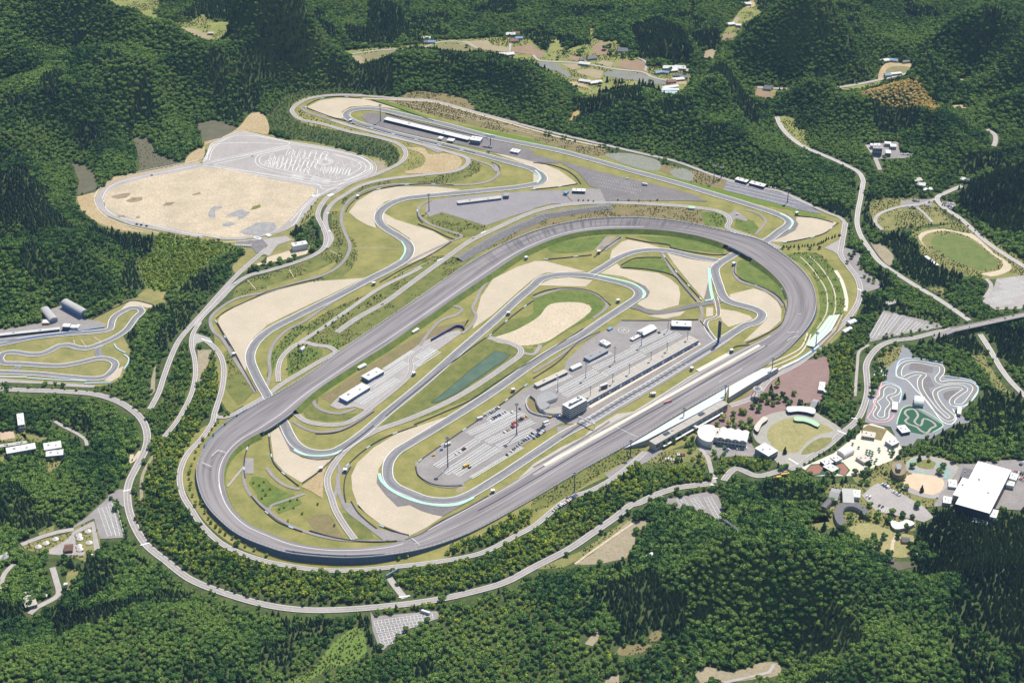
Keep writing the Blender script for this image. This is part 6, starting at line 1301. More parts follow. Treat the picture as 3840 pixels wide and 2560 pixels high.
BL = [
 ('garage_block', 'long narrow garage with blue doors below the grass bank left of the paddock', 'building', 'C3 35,552 288,432 262,412', 4.5, 'flat', 'bluegrey_wall', 'cream_roof', (1, 8)),
 ('office_block', 'grey flat roofed block with a blue front in the upper paddock', 'building', 'C3 472,335 630,252 575,228', 5, 'flat', 'blue_wall', 'grey_roof', (1, 7)),
 ('office_block', 'small white roofed block between the helipad and the paddock lanes', 'building', 'C3 615,212 652,194 588,162', 5, 'flat', 'white_wall', 'white_roof', (1, 3)),
 ('medical_building', 'pale roofed hall with a blue side just right of the helipad', 'building', 'C3 930,118 1038,62 985,28', 6, 'gable', 'bluegrey_wall', 'white_roof', (1, 6)),
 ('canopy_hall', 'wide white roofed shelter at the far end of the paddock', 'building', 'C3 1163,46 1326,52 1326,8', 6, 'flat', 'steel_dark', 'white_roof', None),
 ('bus_hall', 'rounded pale hall near the paddock tunnel mouth', 'building', 'C3 330,412 410,375 385,356', 4, 'arch', 'bluegrey_wall', 'white_roof', None),
 ('container', 'bright blue container beside the helipad', 'container', 'C3 640,80 668,62 655,48', 2.8, 'flat', 'blue_wall', 'blue_roof', None),
 ('container_row', 'row of blue and white containers joined to the hall by the helipad', 'container', 'C3 835,165 925,118 905,105', 3.2, 'flat', 'blue_wall', 'white_roof', None),
 ('garage_block', 'upper long white roofed garage with blue walls in the inner paddock', 'building', 'C2 857,500 985,428 930,393', 6, 'flat', 'blue_wall', 'white_roof', (1, 5)),
 ('garage_block', 'lower long white roofed garage with blue walls in the inner paddock', 'building', 'C2 677,678 868,560 797,527', 6, 'flat', 'blue_wall', 'white_roof', (1, 7)),
 ('trailer', 'white trailer parked on the strip below the back straight', 'trailer', 'C2 780,402 840,372 825,358', 3.4, 'flat', 'white_wall', 'white_roof', None),
 ('trailer', 'white trailer at the upper end of the back straight strip', 'trailer', 'C2 1232,100 1282,72 1268,60', 3.4, 'flat', 'white_wall', 'white_roof', None),
 ('white_hall', 'plain white boxy hall on the sandy yard beside the test course', 'building', 'M 1085,1483 1258,1450 1250,1410', 10, 'flat', 'white_wall', 'white_roof', None),
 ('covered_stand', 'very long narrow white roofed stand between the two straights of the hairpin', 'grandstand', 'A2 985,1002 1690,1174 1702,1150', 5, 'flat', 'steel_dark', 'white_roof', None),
 ('hairpin_building', 'two storey white building at the end of the long hairpin stand', 'building', 'A2 1706,1172 1792,1184 1798,1152', 8, 'flat', 'bluegrey_wall', 'white_roof', (2, 4)),
 ('hut', 'small white hut right of the hairpin building', 'hut', 'A2 2045,1268 2112,1282 2115,1256', 4, 'flat', 'white_wall', 'white_roof', (1, 2)),
 ('hut', 'small pale hut just below the long hairpin stand, the left one of two', 'hut', 'A2 1438,1160 1470,1166 1474,1148', 4, 'flat', 'white_wall', 'white_roof', None),
 ('hut', 'small blue fronted hut just below the long hairpin stand, the right one of two', 'hut', 'A2 1515,1178 1565,1186 1568,1165', 4, 'flat', 'bluegrey_wall', 'white_roof', None),
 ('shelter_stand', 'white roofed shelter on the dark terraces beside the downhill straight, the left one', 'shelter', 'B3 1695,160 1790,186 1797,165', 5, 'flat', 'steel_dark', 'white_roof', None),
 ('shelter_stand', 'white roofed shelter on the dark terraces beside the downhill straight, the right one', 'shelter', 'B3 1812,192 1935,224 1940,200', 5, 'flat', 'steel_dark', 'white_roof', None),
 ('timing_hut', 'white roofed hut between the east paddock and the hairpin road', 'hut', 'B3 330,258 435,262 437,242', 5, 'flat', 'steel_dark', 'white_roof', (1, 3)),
 ('timing_hut', 'small blue hut beside the white roofed hut in the east paddock', 'hut', 'B3 252,272 280,278 284,256', 5, 'flat', 'bluegrey_wall', 'blue_roof', None),
 ('side_stand', 'long thin blue stand at the upper edge of the east paddock', 'grandstand', 'B2 1610,362 1972,318 1960,300', 4, 'flat', 'blue_wall', 'cream_roof', None),
 ('control_hut', 'dark blue control hut at the right end of the thin blue stand', 'hut', 'B2 1995,300 2035,298 2035,275', 6, 'flat', 'blue_wall', 'grey_roof', (1, 2)),
 ('green_shelter', 'pale green shelter on the bank road above the oval', 'shelter', 'B3 1305,402 1355,406 1357,390', 3.5, 'flat', 'white_wall', 'green_roof', None),
 ('museum_hall', 'white hall with a row of barrel vaults beside the brick plaza', 'building', 'C3 1548,985 1790,1020 1815,935', 11, 'vault', 'white_wall', 'white_roof', (2, 8)),
 ('museum_wing', 'flat pale wing joining the domed hall to the vaulted hall', 'building', 'C3 1500,980 1550,985 1562,905', 9, 'flat', 'white_wall', 'cream_roof', None),
 ('welcome_building', 'square white roofed building with glass sides beside the round lawn', 'building', 'C3 1975,1140 2055,1095 1942,1030', 9, 'flat', 'bluegrey_wall', 'white_roof', (2, 5)),
 ('plaza_shop', 'cream roofed shop beside the garden at the top of the cream plaza', 'shop', 'C4 880,968 985,985 1000,945', 5, 'flat', 'cream', 'cream_roof', (1, 5)),
 ('plaza_shop', 'low arched cream hall on the upper left of the cream plaza', 'shop', 'C4 735,1135 815,1095 740,1060', 6, 'arch', 'cream', 'white_roof', None),
 ('plaza_shop', 'narrow cream roof between the arched hall and the children track', 'shop', 'C4 662,1185 712,1160 655,1128', 5, 'flat', 'cream', 'white_roof', None),
 ('plaza_shop', 'white canopy at the upper side of the red children track', 'shop', 'C4 572,1215 640,1190 585,1158', 5, 'flat', 'steel_dark', 'white_roof', None),
 ('plaza_shop', 'large white canopy over the middle of the red children track', 'shop', 'C4 632,1272 682,1242 600,1200', 5, 'flat', 'steel_dark', 'white_roof', None),
 ('plaza_shop', 'cream roofed restaurant at the lower right of the cream plaza', 'shop', 'C4 900,1192 952,1166 885,1118', 5, 'flat', 'cream', 'cream_roof', (1, 4)),
 ('plaza_shop', 'round cornered white shop at the right end of the cream plaza', 'shop', 'C4 1135,1050 1192,1022 1135,982', 6, 'flat', 'grey_wall', 'white_roof', (1, 4)),
 ('kart_garage', 'white arched kart garage in the middle of the kart centre', 'building', 'C4 1318,695 1396,705 1408,640', 7, 'arch', 'bluegrey_wall', 'white_roof', None),
 ('kart_kiosk', 'white and red kiosk inside the small kart track', 'kiosk', 'C4 1132,745 1175,750 1190,690', 4, 'flat', 'red', 'white_roof', None),
 ('kart_canopy', 'white square canopy at the corner of the green toy car track', 'canopy', 'C4 1218,945 1285,932 1228,880', 5, 'flat', 'steel_dark', 'white_roof', None),
 ('kart_canopy', 'white roofed shed at the right edge of the kart centre', 'canopy', 'C4 1680,782 1710,786 1728,735', 5, 'flat', 'grey_wall', 'white_roof', None),
 ('plaza_toilet', 'pale hut on the right edge of the brick plaza', 'hut', 'C4 512,582 556,588 568,522', 5, 'flat', 'grey_wall', 'white_roof', None),
 ('plaza_toilet', 'narrow blue and white hut beside the pale hut on the brick plaza', 'hut', 'C4 560,600 580,602 590,555', 4, 'flat', 'bluegrey_wall', 'white_roof', None),
 ('plaza_shelter', 'grey gabled shelter between the brick plaza and the curved roof', 'shelter', 'C4 442,718 485,728 510,662', 5, 'gable', 'grey_wall', 'grey_roof', None),
 ('museum_building', 'huge white roofed museum hall at the right edge of the village', 'building', 'D4 1666,62 1950,142 C4 2130,1258', 17, 'flat', 'steel_dark', 'white_roof', None),
 ('museum_annex', 'lower white annex on the left side of the huge hall', 'building', 'C4 1645,1465 1750,1495 1830,1350', 11, 'flat', 'grey_wall', 'white_roof', None),
 ('museum_store', 'dark roofed block behind the huge white hall', 'building', 'C4 1702,1312 1786,1332 1818,1258', 8, 'flat', 'grey_wall', 'dark_roof', None),
 ('museum_porch', 'small white block on the right side of the huge hall, the upper one', 'building', 'C4 2110,1325 2172,1342 2182,1290', 8, 'flat', 'white_wall', 'white_roof', None),
 ('museum_porch', 'small white block on the right side of the huge hall, the lower one', 'building', 'C4 2090,1380 2155,1392 2168,1345', 6, 'flat', 'white_wall', 'white_roof', None),
 ('museum_porch', 'white block at the near right corner of the huge hall', 'building', 'D4 1940,165 2005,180 2026,118', 9, 'flat', 'white_wall', 'white_roof', None),
 ('museum_porch', 'white porch in front of the dark front wall of the huge hall', 'building', 'D4 1812,210 1930,232 1934,190', 5, 'flat', 'white_wall', 'white_roof', None),
 ('yard_shed', 'white shed left of the museum annex', 'shed', 'C4 1608,1395 1672,1402 1700,1345', 4, 'flat', 'white_wall', 'white_roof', None),
 ('yard_shed', 'grey shed with an orange tank in the yard below the annex', 'shed', 'D4 1560,50 1625,60 1650,10', 5, 'flat', 'grey_wall', 'white_roof', None),
 ('nature_hall', 'hall with a ribbed white roof behind the dark ring building', 'building', 'C4 722,1520 812,1525 790,1408', 8, 'gable', 'white_wall', 'arch_roof', (1, 4)),
 ('nature_hall', 'grey roofed hall left of the ribbed roof hall', 'building', 'C4 598,1490 672,1505 700,1415', 8, 'gable', 'grey_wall', 'grey_roof', (1, 4)),
 ('nature_hall', 'small white roofed block right of the ribbed roof hall', 'building', 'C4 805,1480 862,1486 852,1425', 6, 'flat', 'white_wall', 'white_roof', None),
 ('nature_hall', 'dark arched roof hall at the left of the ring building', 'building', 'D4 578,100 640,30 600,5', 6, 'arch', 'grey_wall', 'dark_roof', None),
 ('barn', 'long dark roofed barn at the foot of the lawn', 'building', 'D4 1068,535 1150,545 1150,518', 4, 'gable', 'brown_roof', 'dark_roof', None),
 ('play_hut', 'dark roofed play hut with an orange slide beside the lawn', 'hut', 'D4 1215,375 1280,380 1285,340', 4, 'gable', 'orange', 'dark_roof', None),
 ('play_hut', 'grey roofed hut with a red frame below the lawn trees', 'hut', 'D4 1325,505 1385,510 1390,475', 4, 'gable', 'red', 'grey_roof', None),
 ('hotel_wing', 'long white flat roofed hotel wing', 'hotel', 'C1 58,1118 300,1075 290,1030', 9, 'flat', 'white_wall', 'white_roof', (2, 12)),
 ('hotel_wing', 'upper stepped white block at the right end of the hotel', 'hotel', 'C1 372,1088 515,1066 492,1015', 9, 'flat', 'white_wall', 'white_roof', (2, 6)),
 ('hotel_wing', 'lower stepped white block at the right end of the hotel', 'hotel', 'C1 385,1142 528,1128 515,1085', 7, 'flat', 'grey_wall', 'white_roof', (2, 6)),
 ('hotel_wing', 'narrow pale roofed hotel wing beside the green terraces', 'hotel', 'C1 -20,1068 222,1032 218,1012', 7, 'flat', 'grey_wall', 'cream_roof', (1, 10)),
 ('hotel_wing', 'slim white tower block at the back of the hotel garden', 'hotel', 'C1 152,880 205,872 190,780', 10, 'flat', 'white_wall', 'white_roof', (2, 3)),
 ('arched_hangar', 'shorter grey barrel roofed hangar beside the kart paddock', 'hangar', 'K 688,445 802,412 665,262', 7, 'archL', 'bluegrey_wall', 'arch_roof', None),
 ('arched_hangar', 'longer grey barrel roofed hangar at the forest edge', 'hangar', 'K 1128,345 1222,300 1068,92', 10, 'archL', 'blue_wall', 'arch_roof', None),
 ('kart_control', 'dark fronted kart control building with a white roof', 'building', 'K 872,535 965,540 960,498', 7, 'flat', 'navy', 'white_roof', (1, 4)),
 ('kart_shelter', 'white canopy right of the kart control building', 'canopy', 'K 982,548 1045,552 1042,515', 4, 'flat', 'white_wall', 'white_roof', None),
 ('kart_shelter', 'tiny white shelter at the right of the kart paddock', 'canopy', 'K 1055,548 1090,552 1072,505', 4, 'flat', 'white_wall', 'white_roof', None),
 ('kart_pit', 'long low kart pit building with a thin white roof', 'building', 'K -60,668 832,572 832,546', 4, 'flat', 'steel_dark', 'white_roof', None),
 ('orange_shed', 'orange and white shed left of the shorter hangar', 'shed', 'K 596,485 690,482 690,440', 4, 'flat', 'orange', 'white_roof', None),
 ('gable_house', 'brown gabled cabin in the middle of the tent site', 'cabin', 'D1 540,452 608,446 602,392', 5, 'gable', 'brown_roof', 'brown_roof', (1, 2)),
 ('camp_hall', 'large pale roofed hall among the trees at the lower left', 'building', 'D1 215,930 312,905 255,785', 5, 'flat', 'grey_wall', 'concrete', (1, 4)),
 ('camp_house', 'pale gabled house at the left edge, the upper of two', 'house', 'D1 -20,470 55,440 30,400', 5, 'gable', 'grey_wall', 'cream_roof', (1, 2)),
 ('camp_house', 'grey curved roof house at the left edge, the lower of two', 'house', 'D1 -20,545 75,520 30,470', 5, 'arch', 'grey_wall', 'arch_roof', None),
 ('cabin', 'small white roofed cabin on the left of the camp lane, the upper one', 'cabin', 'D1 370,800 398,800 396,782', 3, 'gable', 'brown_roof', 'white_roof', (1, 1)),
 ('cabin', 'small white roofed cabin on the left of the camp lane, the lower one', 'cabin', 'D1 358,838 392,838 390,818', 3, 'gable', 'brown_roof', 'white_roof', (1, 1)),
 ('cabin', 'small white roofed cabin on the right of the camp lane, the upper one', 'cabin', 'D1 535,742 562,742 560,724', 3, 'gable', 'brown_roof', 'white_roof', (1, 1)),
 ('cabin', 'small white roofed cabin on the right of the camp lane, the lower one', 'cabin', 'D1 530,780 562,780 562,756', 3, 'gable', 'brown_roof', 'white_roof', (1, 1)),
 ('forest_hut', 'white roofed hut at the edge of the clearing right of the ring road', 'hut', 'D3 965,510 1045,465 1020,455', 4, 'flat', 'grey_wall', 'white_roof', None),
 ('bench_hut', 'small white open hut among the lower pines', 'hut', 'D2 1540,1285 1598,1285 1596,1262', 3, 'flat', 'brown_roof', 'white_roof', None),
 ('bus_shelter', 'white arched shelter beside the oval road, the upper of two', 'shelter', 'B4 782,1375 838,1352 838,1318', 5, 'arch', 'grey_wall', 'white_roof', None),
 ('bus_shelter', 'white arched shelter beside the oval road, the lower of two', 'shelter', 'B4 738,1445 800,1412 808,1378', 5, 'arch', 'grey_wall', 'white_roof', None),
 ('garden_pavilion', 'white frame pavilion among the trees above the striped car park', 'pavilion', 'B4 1100,1215 1215,1185 1180,1165', 4, 'flat', 'white_wall', 'concrete', None),
 ('field_stand', 'long white roofed stand on the left of the grassy oval field', 'grandstand', 'B4 1505,885 1525,880 1415,805', 5, 'flat', 'grey_wall', 'white_roof', None),
 ('works_building', 'white flat roofed works hall in the hills', 'building', 'A4 955,1222 1035,1222 1040,1205', 7, 'flat', 'white_wall', 'white_roof', (1, 4)),
 ('works_building', 'tall blue grey works block in the hills', 'building', 'A4 975,1245 1050,1248 1050,1222', 14, 'flat', 'bluegrey_wall', 'grey_roof', (2, 4)),
 ('works_building', 'small upper white works block in the hills', 'building', 'A4 1072,1205 1122,1208 1125,1192', 6, 'flat', 'white_wall', 'white_roof', (1, 3)),
 ('works_building', 'right hand white works block in the hills', 'building', 'A4 1120,1230 1168,1232 1170,1212', 6, 'flat', 'white_wall', 'white_roof', (1, 3)),
 ('works_building', 'lower blue works block in the hills', 'building', 'A4 1082,1285 1122,1287 1125,1262', 7, 'flat', 'bluegrey_wall', 'white_roof', (1, 3)),
]
for t_ in BL:
    B_(*t_[:5], roof=t_[5], wall=t_[6], rf=t_[7], win=t_[8])
prism_thing('domed_hall', 'half round white roofed hall joined by a bridge to the grandstand', 'building', 'C3 1515,885 1450,876 1402,898 1380,940 1398,985 1440,1010 1492,1018', 10, 'white_wall', 'white_roof')
prism_thing('curved_canopy', 'curved pale canopy at the top of the round lawn', 'canopy', 'C4 250,728 330,722 410,724 482,742 474,785 420,772 340,762 262,768', 5, 'steel_dark', 'white_roof')
prism_thing('curved_canopy', 'curved cream canopy at the left of the round lawn', 'canopy', 'C3 1855,905 1885,855 1940,808 1972,825 1920,870 1885,935', 5, 'steel_dark', 'cream_roof')
prism_thing('curved_canopy', 'pale green curved canopy on the edge of the round lawn', 'canopy', 'C4 312,812 400,815 470,838 524,876 508,895 450,868 390,848 316,842', 3.5, 'steel_dark', 'green_roof')
prism_thing('ring_building', 'dark grey crescent shaped building opening onto the lawn', 'building', 'D4 650,115 680,70 750,45 830,48 900,90 935,135 895,155 865,115 800,85 745,92 718,130 730,190 758,235 735,252 690,235 655,180', 6, 'grey_wall', 'dark_roof')
prism_thing('wave_pavilion', 'pale green wavy roofed pavilion beside the village car park', 'pavilion', 'D4 1130,200 1190,218 1260,195 1322,225 1285,248 1220,268 1160,272 1125,240', 4.5, 'grey_wall', 'cream2' if False else 'white_roof')
# village houses
house_n = 0
HS = [('A2', 1340, 330, 'white', 'by the farm lane in the far valley', 16, 9), ('A2', 1345, 362, 'grey', 'beside the blue roofed farm shed in the far valley', 12, 8), ('A2', 1385, 362, 'blue', 'at the left end of the far valley farm', 14, 9),
 ('A2', 2050, 298, 'white', 'at the top of the far valley hamlet', 18, 10), ('A2', 2098, 290, 'red', 'beside the white house of the far hamlet', 16, 9), ('A2', 2078, 352, 'red', 'alone on the field below the far hamlet', 15, 9), ('A2', 2120, 330, 'blue', 'in the middle of the far hamlet', 14, 8),
 ('A2', 1970, 468, 'white', 'left of the long white house by the rice fields', 16, 9), ('A2', 2030, 466, 'white', 'long, near the small wood of the rice fields', 22, 10),
 ('A3', 428, 545, 'white', 'on the lane between two rice fields', 20, 10), ('A3', 490, 495, 'grey', 'above the lane between the rice fields', 18, 12), ('A3', 752, 432, 'grey', 'steep, under the dark hill', 20, 15), ('A3', 408, 512, 'grey', 'small, beside the lane in the valley', 9, 7),
 ('A3', 1138, 578, 'white', 'largest on the left of the village', 22, 12), ('A3', 1232, 578, 'white', 'largest on the right of the village', 22, 14), ('A3', 1175, 602, 'white', 'between the two large village houses', 16, 8), ('A3', 1052, 618, 'blue', 'at the left edge of the village', 14, 8), ('A3', 1110, 618, 'blue', 'narrow, in the middle of the village', 12, 7),
 ('A3', 1222, 642, 'grey', 'in the middle of the village', 14, 9), ('A3', 1160, 694, 'red', 'at the village crossroads', 16, 9), ('A3', 1215, 676, 'white', 'long, beside the red roofed village house', 22, 9), ('A3', 1258, 660, 'grey', 'behind the long white village house', 14, 9), ('A3', 1314, 605, 'tan', 'at the right edge of the village', 14, 10),
 ('A3', 430, 692, 'white', 'low, below the flooded fields', 20, 8), ('A3', 525, 702, 'white', 'low, beside the clump of pines in the valley', 22, 9), ('A3', 1150, 742, 'white', 'topmost long shed below the village', 30, 8), ('A3', 1150, 765, 'white', 'middle long shed below the village', 30, 8), ('A3', 1140, 792, 'pale', 'lowest long shed below the village', 28, 12),
 ('A3', 1790, 42, 'white', 'in the highest side valley', 18, 9), ('A3', 1660, 212, 'white', 'left one in the side valley', 14, 9), ('A3', 1722, 222, 'white', 'right one in the side valley', 9, 7), ('A3', 1965, 755, 'grey', 'by the country road bend', 14, 8),
 ('A4', 1066, 522, 'white', 'beside the fish pond, left', 18, 9), ('A4', 1142, 516, 'blue', 'beside the fish pond, middle', 16, 9), ('A4', 1246, 528, 'grey', 'beside the fish pond, right', 13, 7), ('A4', 1095, 640, 'blue', 'at the corner below the fish pond', 12, 9), ('A4', 1160, 630, 'white', 'long, below the fish pond', 22, 6),
 ('B4', 1338, 225, 'cream', 'uppermost of three in the wood above the small field', 13, 10), ('B4', 1372, 246, 'white', 'middle of three in the wood above the small field', 13, 10), ('B4', 1425, 268, 'white', 'lowest of three in the wood above the small field', 15, 8), ('B4', 1740, 178, 'white', 'left one at the end of the forest road', 14, 9), ('B4', 1785, 186, 'grey', 'right one at the end of the forest road', 14, 8),
 ('A1', 1770, 290, 'tan', 'small, beside the upper left meadow field', 10, 6), ('A4', 95, 742, 'grey', 'dark, beside the road at the foot of the hills', 16, 8)]
RFM = {'white': 'white_roof', 'grey': 'tile_roof', 'blue': 'blue_roof', 'red': 'red_roof', 'tan': 'cream_roof', 'pale': 'pale_blue', 'cream': 'cream_roof'}
for tl, x, y, colr, where, L_, D_ in HS:
    c = W('%s %g,%g' % (tl, x, y))[0]; a = rnd.uniform(-.35, .35); root = empty('farm_house', (c[0], c[1], float(height(c[0], c[1]))), a); tag(root, 'house with a %s roof %s' % ({'pale': 'pale blue', 'grey': 'grey tiled', 'tan': 'tan'}.get(colr, colr), where), 'house')
    hb = 3.6; m = MB(); m.box((0, 0, hb/2), (L_, D_, hb)); put(m, 'wall', 'white_wall' if colr != 'grey' else 'cream', root)
    m = MB(); lo_, do = L_/2+.7, D_/2+.7; m.add([(-lo_, -do, hb), (lo_, -do, hb), (lo_, do, hb), (-lo_, do, hb), (-lo_*.8, 0, hb+D_*.24), (lo_*.8, 0, hb+D_*.24)], [(0, 1, 5, 4), (2, 3, 4, 5), (1, 2, 5), (3, 0, 4), (3, 2, 1, 0)]); put(m, 'roof', RFM[colr], root)
    for k in (-1, 1): m = MB(); m.box((k*L_*.25, -D_/2-.05, 1.8), (L_*.2, .12, 1.2)); put(m, 'window', 'glass', root)
    m = MB(); m.box((0, -D_/2-.06, 1.1), (1.2, .14, 2.1)); put(m, 'door', 'brown_roof', root)
# glamping tents
TN = [('740,300', 'topmost beside the car park fence'), ('663,334', 'upper left, above its larger neighbour'), ('672,362', 'larger, upper left of the cabin lawn'), ('750,396', 'middle right, beside the service lane'), ('663,424', 'lower left, above its larger neighbour'), ('672,452', 'larger, lower left near the hedge'), ('466,366', 'third from the left along the curved lane'), ('388,400', 'second from the left along the curved lane'), ('322,430', 'leftmost along the curved lane'), ('766,508', 'lowest, alone by the path')]
for s, where in TN:
    c = W('D1 '+s)[0]; root = empty('bell_tent', tuple(c), rnd.random()*3); tag(root, 'cream bell tent, %s' % where, 'tent'); m = MB(); n = 10
    V = [(math.cos(2*math.pi*i/n)*4.2, math.sin(2*math.pi*i/n)*4.2, 1.4) for i in range(n)]+[(math.cos(2*math.pi*i/n)*4.4, math.sin(2*math.pi*i/n)*4.4, 0) for i in range(n)]+[(0, 0, 4.6)]
    m.add(V, [(i, (i+1) % n, 2*n) for i in range(n)]+[(n+i, n+(i+1) % n, (i+1) % n, i) for i in range(n)]); put(m, 'canvas', 'tent', root)
    m = MB(); m.box((4.3, 0, .95), (.3, 1.6, 1.7)); put(m, 'door_flap', 'brown_roof', root); m = MB(); m.box((0, 0, .06), (10.5, 9.5, .12)); put(m, 'deck', 'brown_roof', root)
# main grandstand: seating steps, roofed back building, aisles
def stand(name, label, front, back, zf, zb, rows, seatm, stepm='concrete2', extra=None):
    a = px(front); a[:, 2] = zf; b = px(back); b[:, 2] = zb; A_ = resamp(un(a), 40); B2_ = resamp(un(b), 40); c = (A_.mean(0)+B2_.mean(0))/2; c[2] = 0
    root = empty(name, tuple(c)); tag(root, label, 'grandstand'); m = MB(); seat = MB(); n = 40
    for r in range(rows):
        f0, f1 = r/rows, (r+1)/rows; P0 = A_*(1-f0)+B2_*f0-c; P1 = A_*(1-f1)+B2_*f1-c; z = zf+(zb-zf)*(r+.5)/rows
        V = [(p[0], p[1], z-.9) for p in P0]+[(p[0], p[1], z) for p in P0]+[(p[0], p[1], z) for p in P1]
        (seat if r % 3 else m).add(V, [(i, i+1, n+i+1, n+i) for i in range(n-1)]+[(n+i, n+i+1, 2*n+i+1, 2*n+i) for i in range(n-1)])
    put(seat, 'seating', seatm, root); put(m, 'walkway', stepm, root)
    # side and back walls
    m = MB(); P1 = B2_-c; V = [(p[0], p[1], 0) for p in P1]+[(p[0], p[1], zb) for p in P1]; m.add(V, [(i+1, i, n+i, n+i+1) for i in range(n-1)])
    for e in (0, -1):
        p, q = A_[e]-c, B2_[e]-c; m.add([(p[0], p[1], 0), (q[0], q[1], 0), (q[0], q[1], zb), (p[0], p[1], zf)], [(0, 1, 2, 3)])
    put(m, 'side_wall', 'grey_wall', root); return root
mat('seat_white', (.62, .64, .66), (.56, .58, .61), .8, .6); mat('seat_pale', (.45, .52, .58), (.56, .59, .61), .3, .6)
stand('main_grandstand', 'long bank of white seats below the roofed building on the front straight', 'C3 760,1076 1300,756 1640,560', 'C3 955,1003 1300,822 1600,660', 2.0, 9.5, 18, 'seat_white', 'seat_pale')
stand('east_grandstand', 'open bank of white seats right of the roofed grandstand', 'C3 1645,556 1800,470 1925,405', 'C3 1640,650 1850,520 2060,400', 2.0, 8.5, 15, 'seat_white', 'cream')
def gs_roof(root, L_, D_, hb):
    for k in (-.3, .18):
        m = MB(); m.box((k*L_, D_*.15, hb+.9), (9, 5, 1.2)); put(m, 'roof_opening', 'steel_dark', root)
    m = MB(); m.box((0, -D_/2-2.4, hb*.35), (L_*.82, 4, .7)); put(m, 'canopy', 'white_roof', root)
    for k in range(14): m = MB(); m.box((-L_/2+(k+.5)*L_/14, -D_/2-.05, hb*.6), (L_/14*.75, .14, hb*.3)); put(m, 'window', 'glass', root)
B_('grandstand_building', 'long pale roofed building along the back of the white main grandstand', 'grandstand', 'C3 1025,1042 1634,700 1606,662', 11.5, 'flat', 'grey_wall', 'concrete', extras=gs_roof)
stand('curved_grandstand', 'curved white bench stand on the outer bank of the right banking', 'N 3021,1294 3075,1227 3109,1183', 'N 3052,1300 3118,1238 3150,1178', .8, 3.6, 9, 'seat_white', 'green_roof')
stand('curved_grandstand', 'narrow tan stepped stand just outside the curved white one', 'N 3070,1298 3128,1240 3158,1180', 'N 3084,1296 3140,1238 3168,1178', 1.2, 2.4, 3, 'bankb', 'sand')
prism_thing('rock_tower', 'brown rocky climbing tower between the hedge and the play ground', 'play tower', 'C4 1130,1225 1150,1185 1200,1180 1245,1215 1250,1270 1215,1300 1160,1295 1135,1260', 9, 'brown_patch', 'brown_patch')
prism_thing('rock_tower', 'brown peak on top of the rocky climbing tower', 'play tower', 'C4 1165,1215 1190,1200 1215,1222 1205,1250 1172,1248', 14, 'brown_patch', 'grey_roof', z0=9)
for s, m, lab in (('C4 20,520 100,475 200,412', 'cream', 'long low cream barrier along the spectator walk'), ('C4 205,410 270,380 345,345', 'white_paint', 'white spectator barrier above the brick plaza'), ('C4 345,345 430,290 515,228', 'pale_blue', 'pale blue spectator barrier above the brick plaza')):
    wall_thing('spectator_barrier', lab, 'barrier', s, 2.6, 3.4, m)
# footbridge from the domed hall to the grandstand
a, b = W('C3 1345,885,7 1400,905,7'); root = empty('footbridge', (a[0], a[1], 0)); tag(root, 'short white footbridge between the grandstand and the domed hall', 'bridge'); m = MB(); d_ = b-a; ang = math.atan2(d_[1], d_[0]); L_ = np.linalg.norm(d_)+6
m.box((d_[0]/2, d_[1]/2, 7), (L_, 3.5, 1), ang); put(m, 'deck', 'white_roof', root)
for f in (.1, .9): m = MB(); m.box((d_[0]*f, d_[1]*f, 3.2), (1, 1, 6.4), ang); put(m, 'pillar', 'grey_wall', root)
# road bridge on the right
P = W('C4 1640,84,7 2320,-62,7'); a, b = P; d_ = b-a; L_ = np.linalg.norm(d_); ang = math.atan2(d_[1], d_[0]); mid = (a+b)/2
root = empty('road_bridge', (mid[0], mid[1], 0), ang); tag(root, 'long straight concrete road bridge at the right edge', 'bridge')
m = MB(); m.box((0, 0, 6.5), (L_, 10, 1.2)); put(m, 'deck', 'road', root)
for e in (-1, 1): m = MB(); m.box((0, e*5.1, 7.5), (L_, .4, 1.0)); put(m, 'parapet', 'concrete', root)
for f in (-.38, -.12, .14, .4): m = MB(); m.box((f*L_, 0, 2.9), (1.6, 7, 5.8)); put(m, 'pier', 'concrete_dark', root)
m = MB(); m.add([(-L_/2-30, -4.8, .75), (-L_/2-30, 4.8, .75), (-L_/2, 4.8, 7.08), (-L_/2, -4.8, 7.08), (-L_/2-30, -4.8, -.2), (-L_/2-30, 4.8, -.2), (-L_/2, 4.8, 0), (-L_/2, -4.8, 0)], [(3, 2, 1, 0), (0, 4, 7, 3), (2, 6, 5, 1)]); put(m, 'ramp', 'road', root)
# score tower, screens, gantries
def mast_h(base, top):
    pb = px(base)[0]; g = un(pb)[0]; pt = px(top)[0]
    lo_, hi = 0, 120
    for _ in range(30):
        mid = (lo_+hi)/2; _, v, _2 = proj(g[0], g[1], mid)
        if v > pt[1]: lo_ = mid
        else: hi = mid
    return g, lo_
g, h = mast_h('C3 1552,195', 'C3 1562,8'); root = empty('score_tower', tuple(g), .5); tag(root, 'tall dark blue tower between the final corner and the pits', 'tower')
m = MB(); m.box((0, 0, h*.5), (2.2, 2.2, h)); put(m, 'column', 'steel_dark', root); m = MB(); m.box((0, -1.3, h*.62), (4.6, 1.2, h*.7)); put(m, 'display', 'navy', root); m = MB(); m.box((0, 0, .8), (7, 4, 1.6)); put(m, 'base', 'blue_wall', root)
for k in range(6): m = MB(); m.box((0, -2.0, h*(.33+.11*k)), (3.8, .1, h*.07)); put(m, 'number_panel', 'glass', root)
g = W('C3 590,610')[0]; root = empty('video_screen', tuple(g), .55); tag(root, 'big white framed video screen on the pit roof edge', 'screen'); m = MB(); m.box((0, 0, 8), (12, 2.4, 11)); put(m, 'frame', 'white_paint', root); m = MB(); m.box((0, -1.3, 8.2), (10, .3, 8)); put(m, 'display', 'glass', root); m = MB(); m.box((0, .2, 1.3), (8, 1.6, 2.6)); put(m, 'base', 'grey_wall', root)
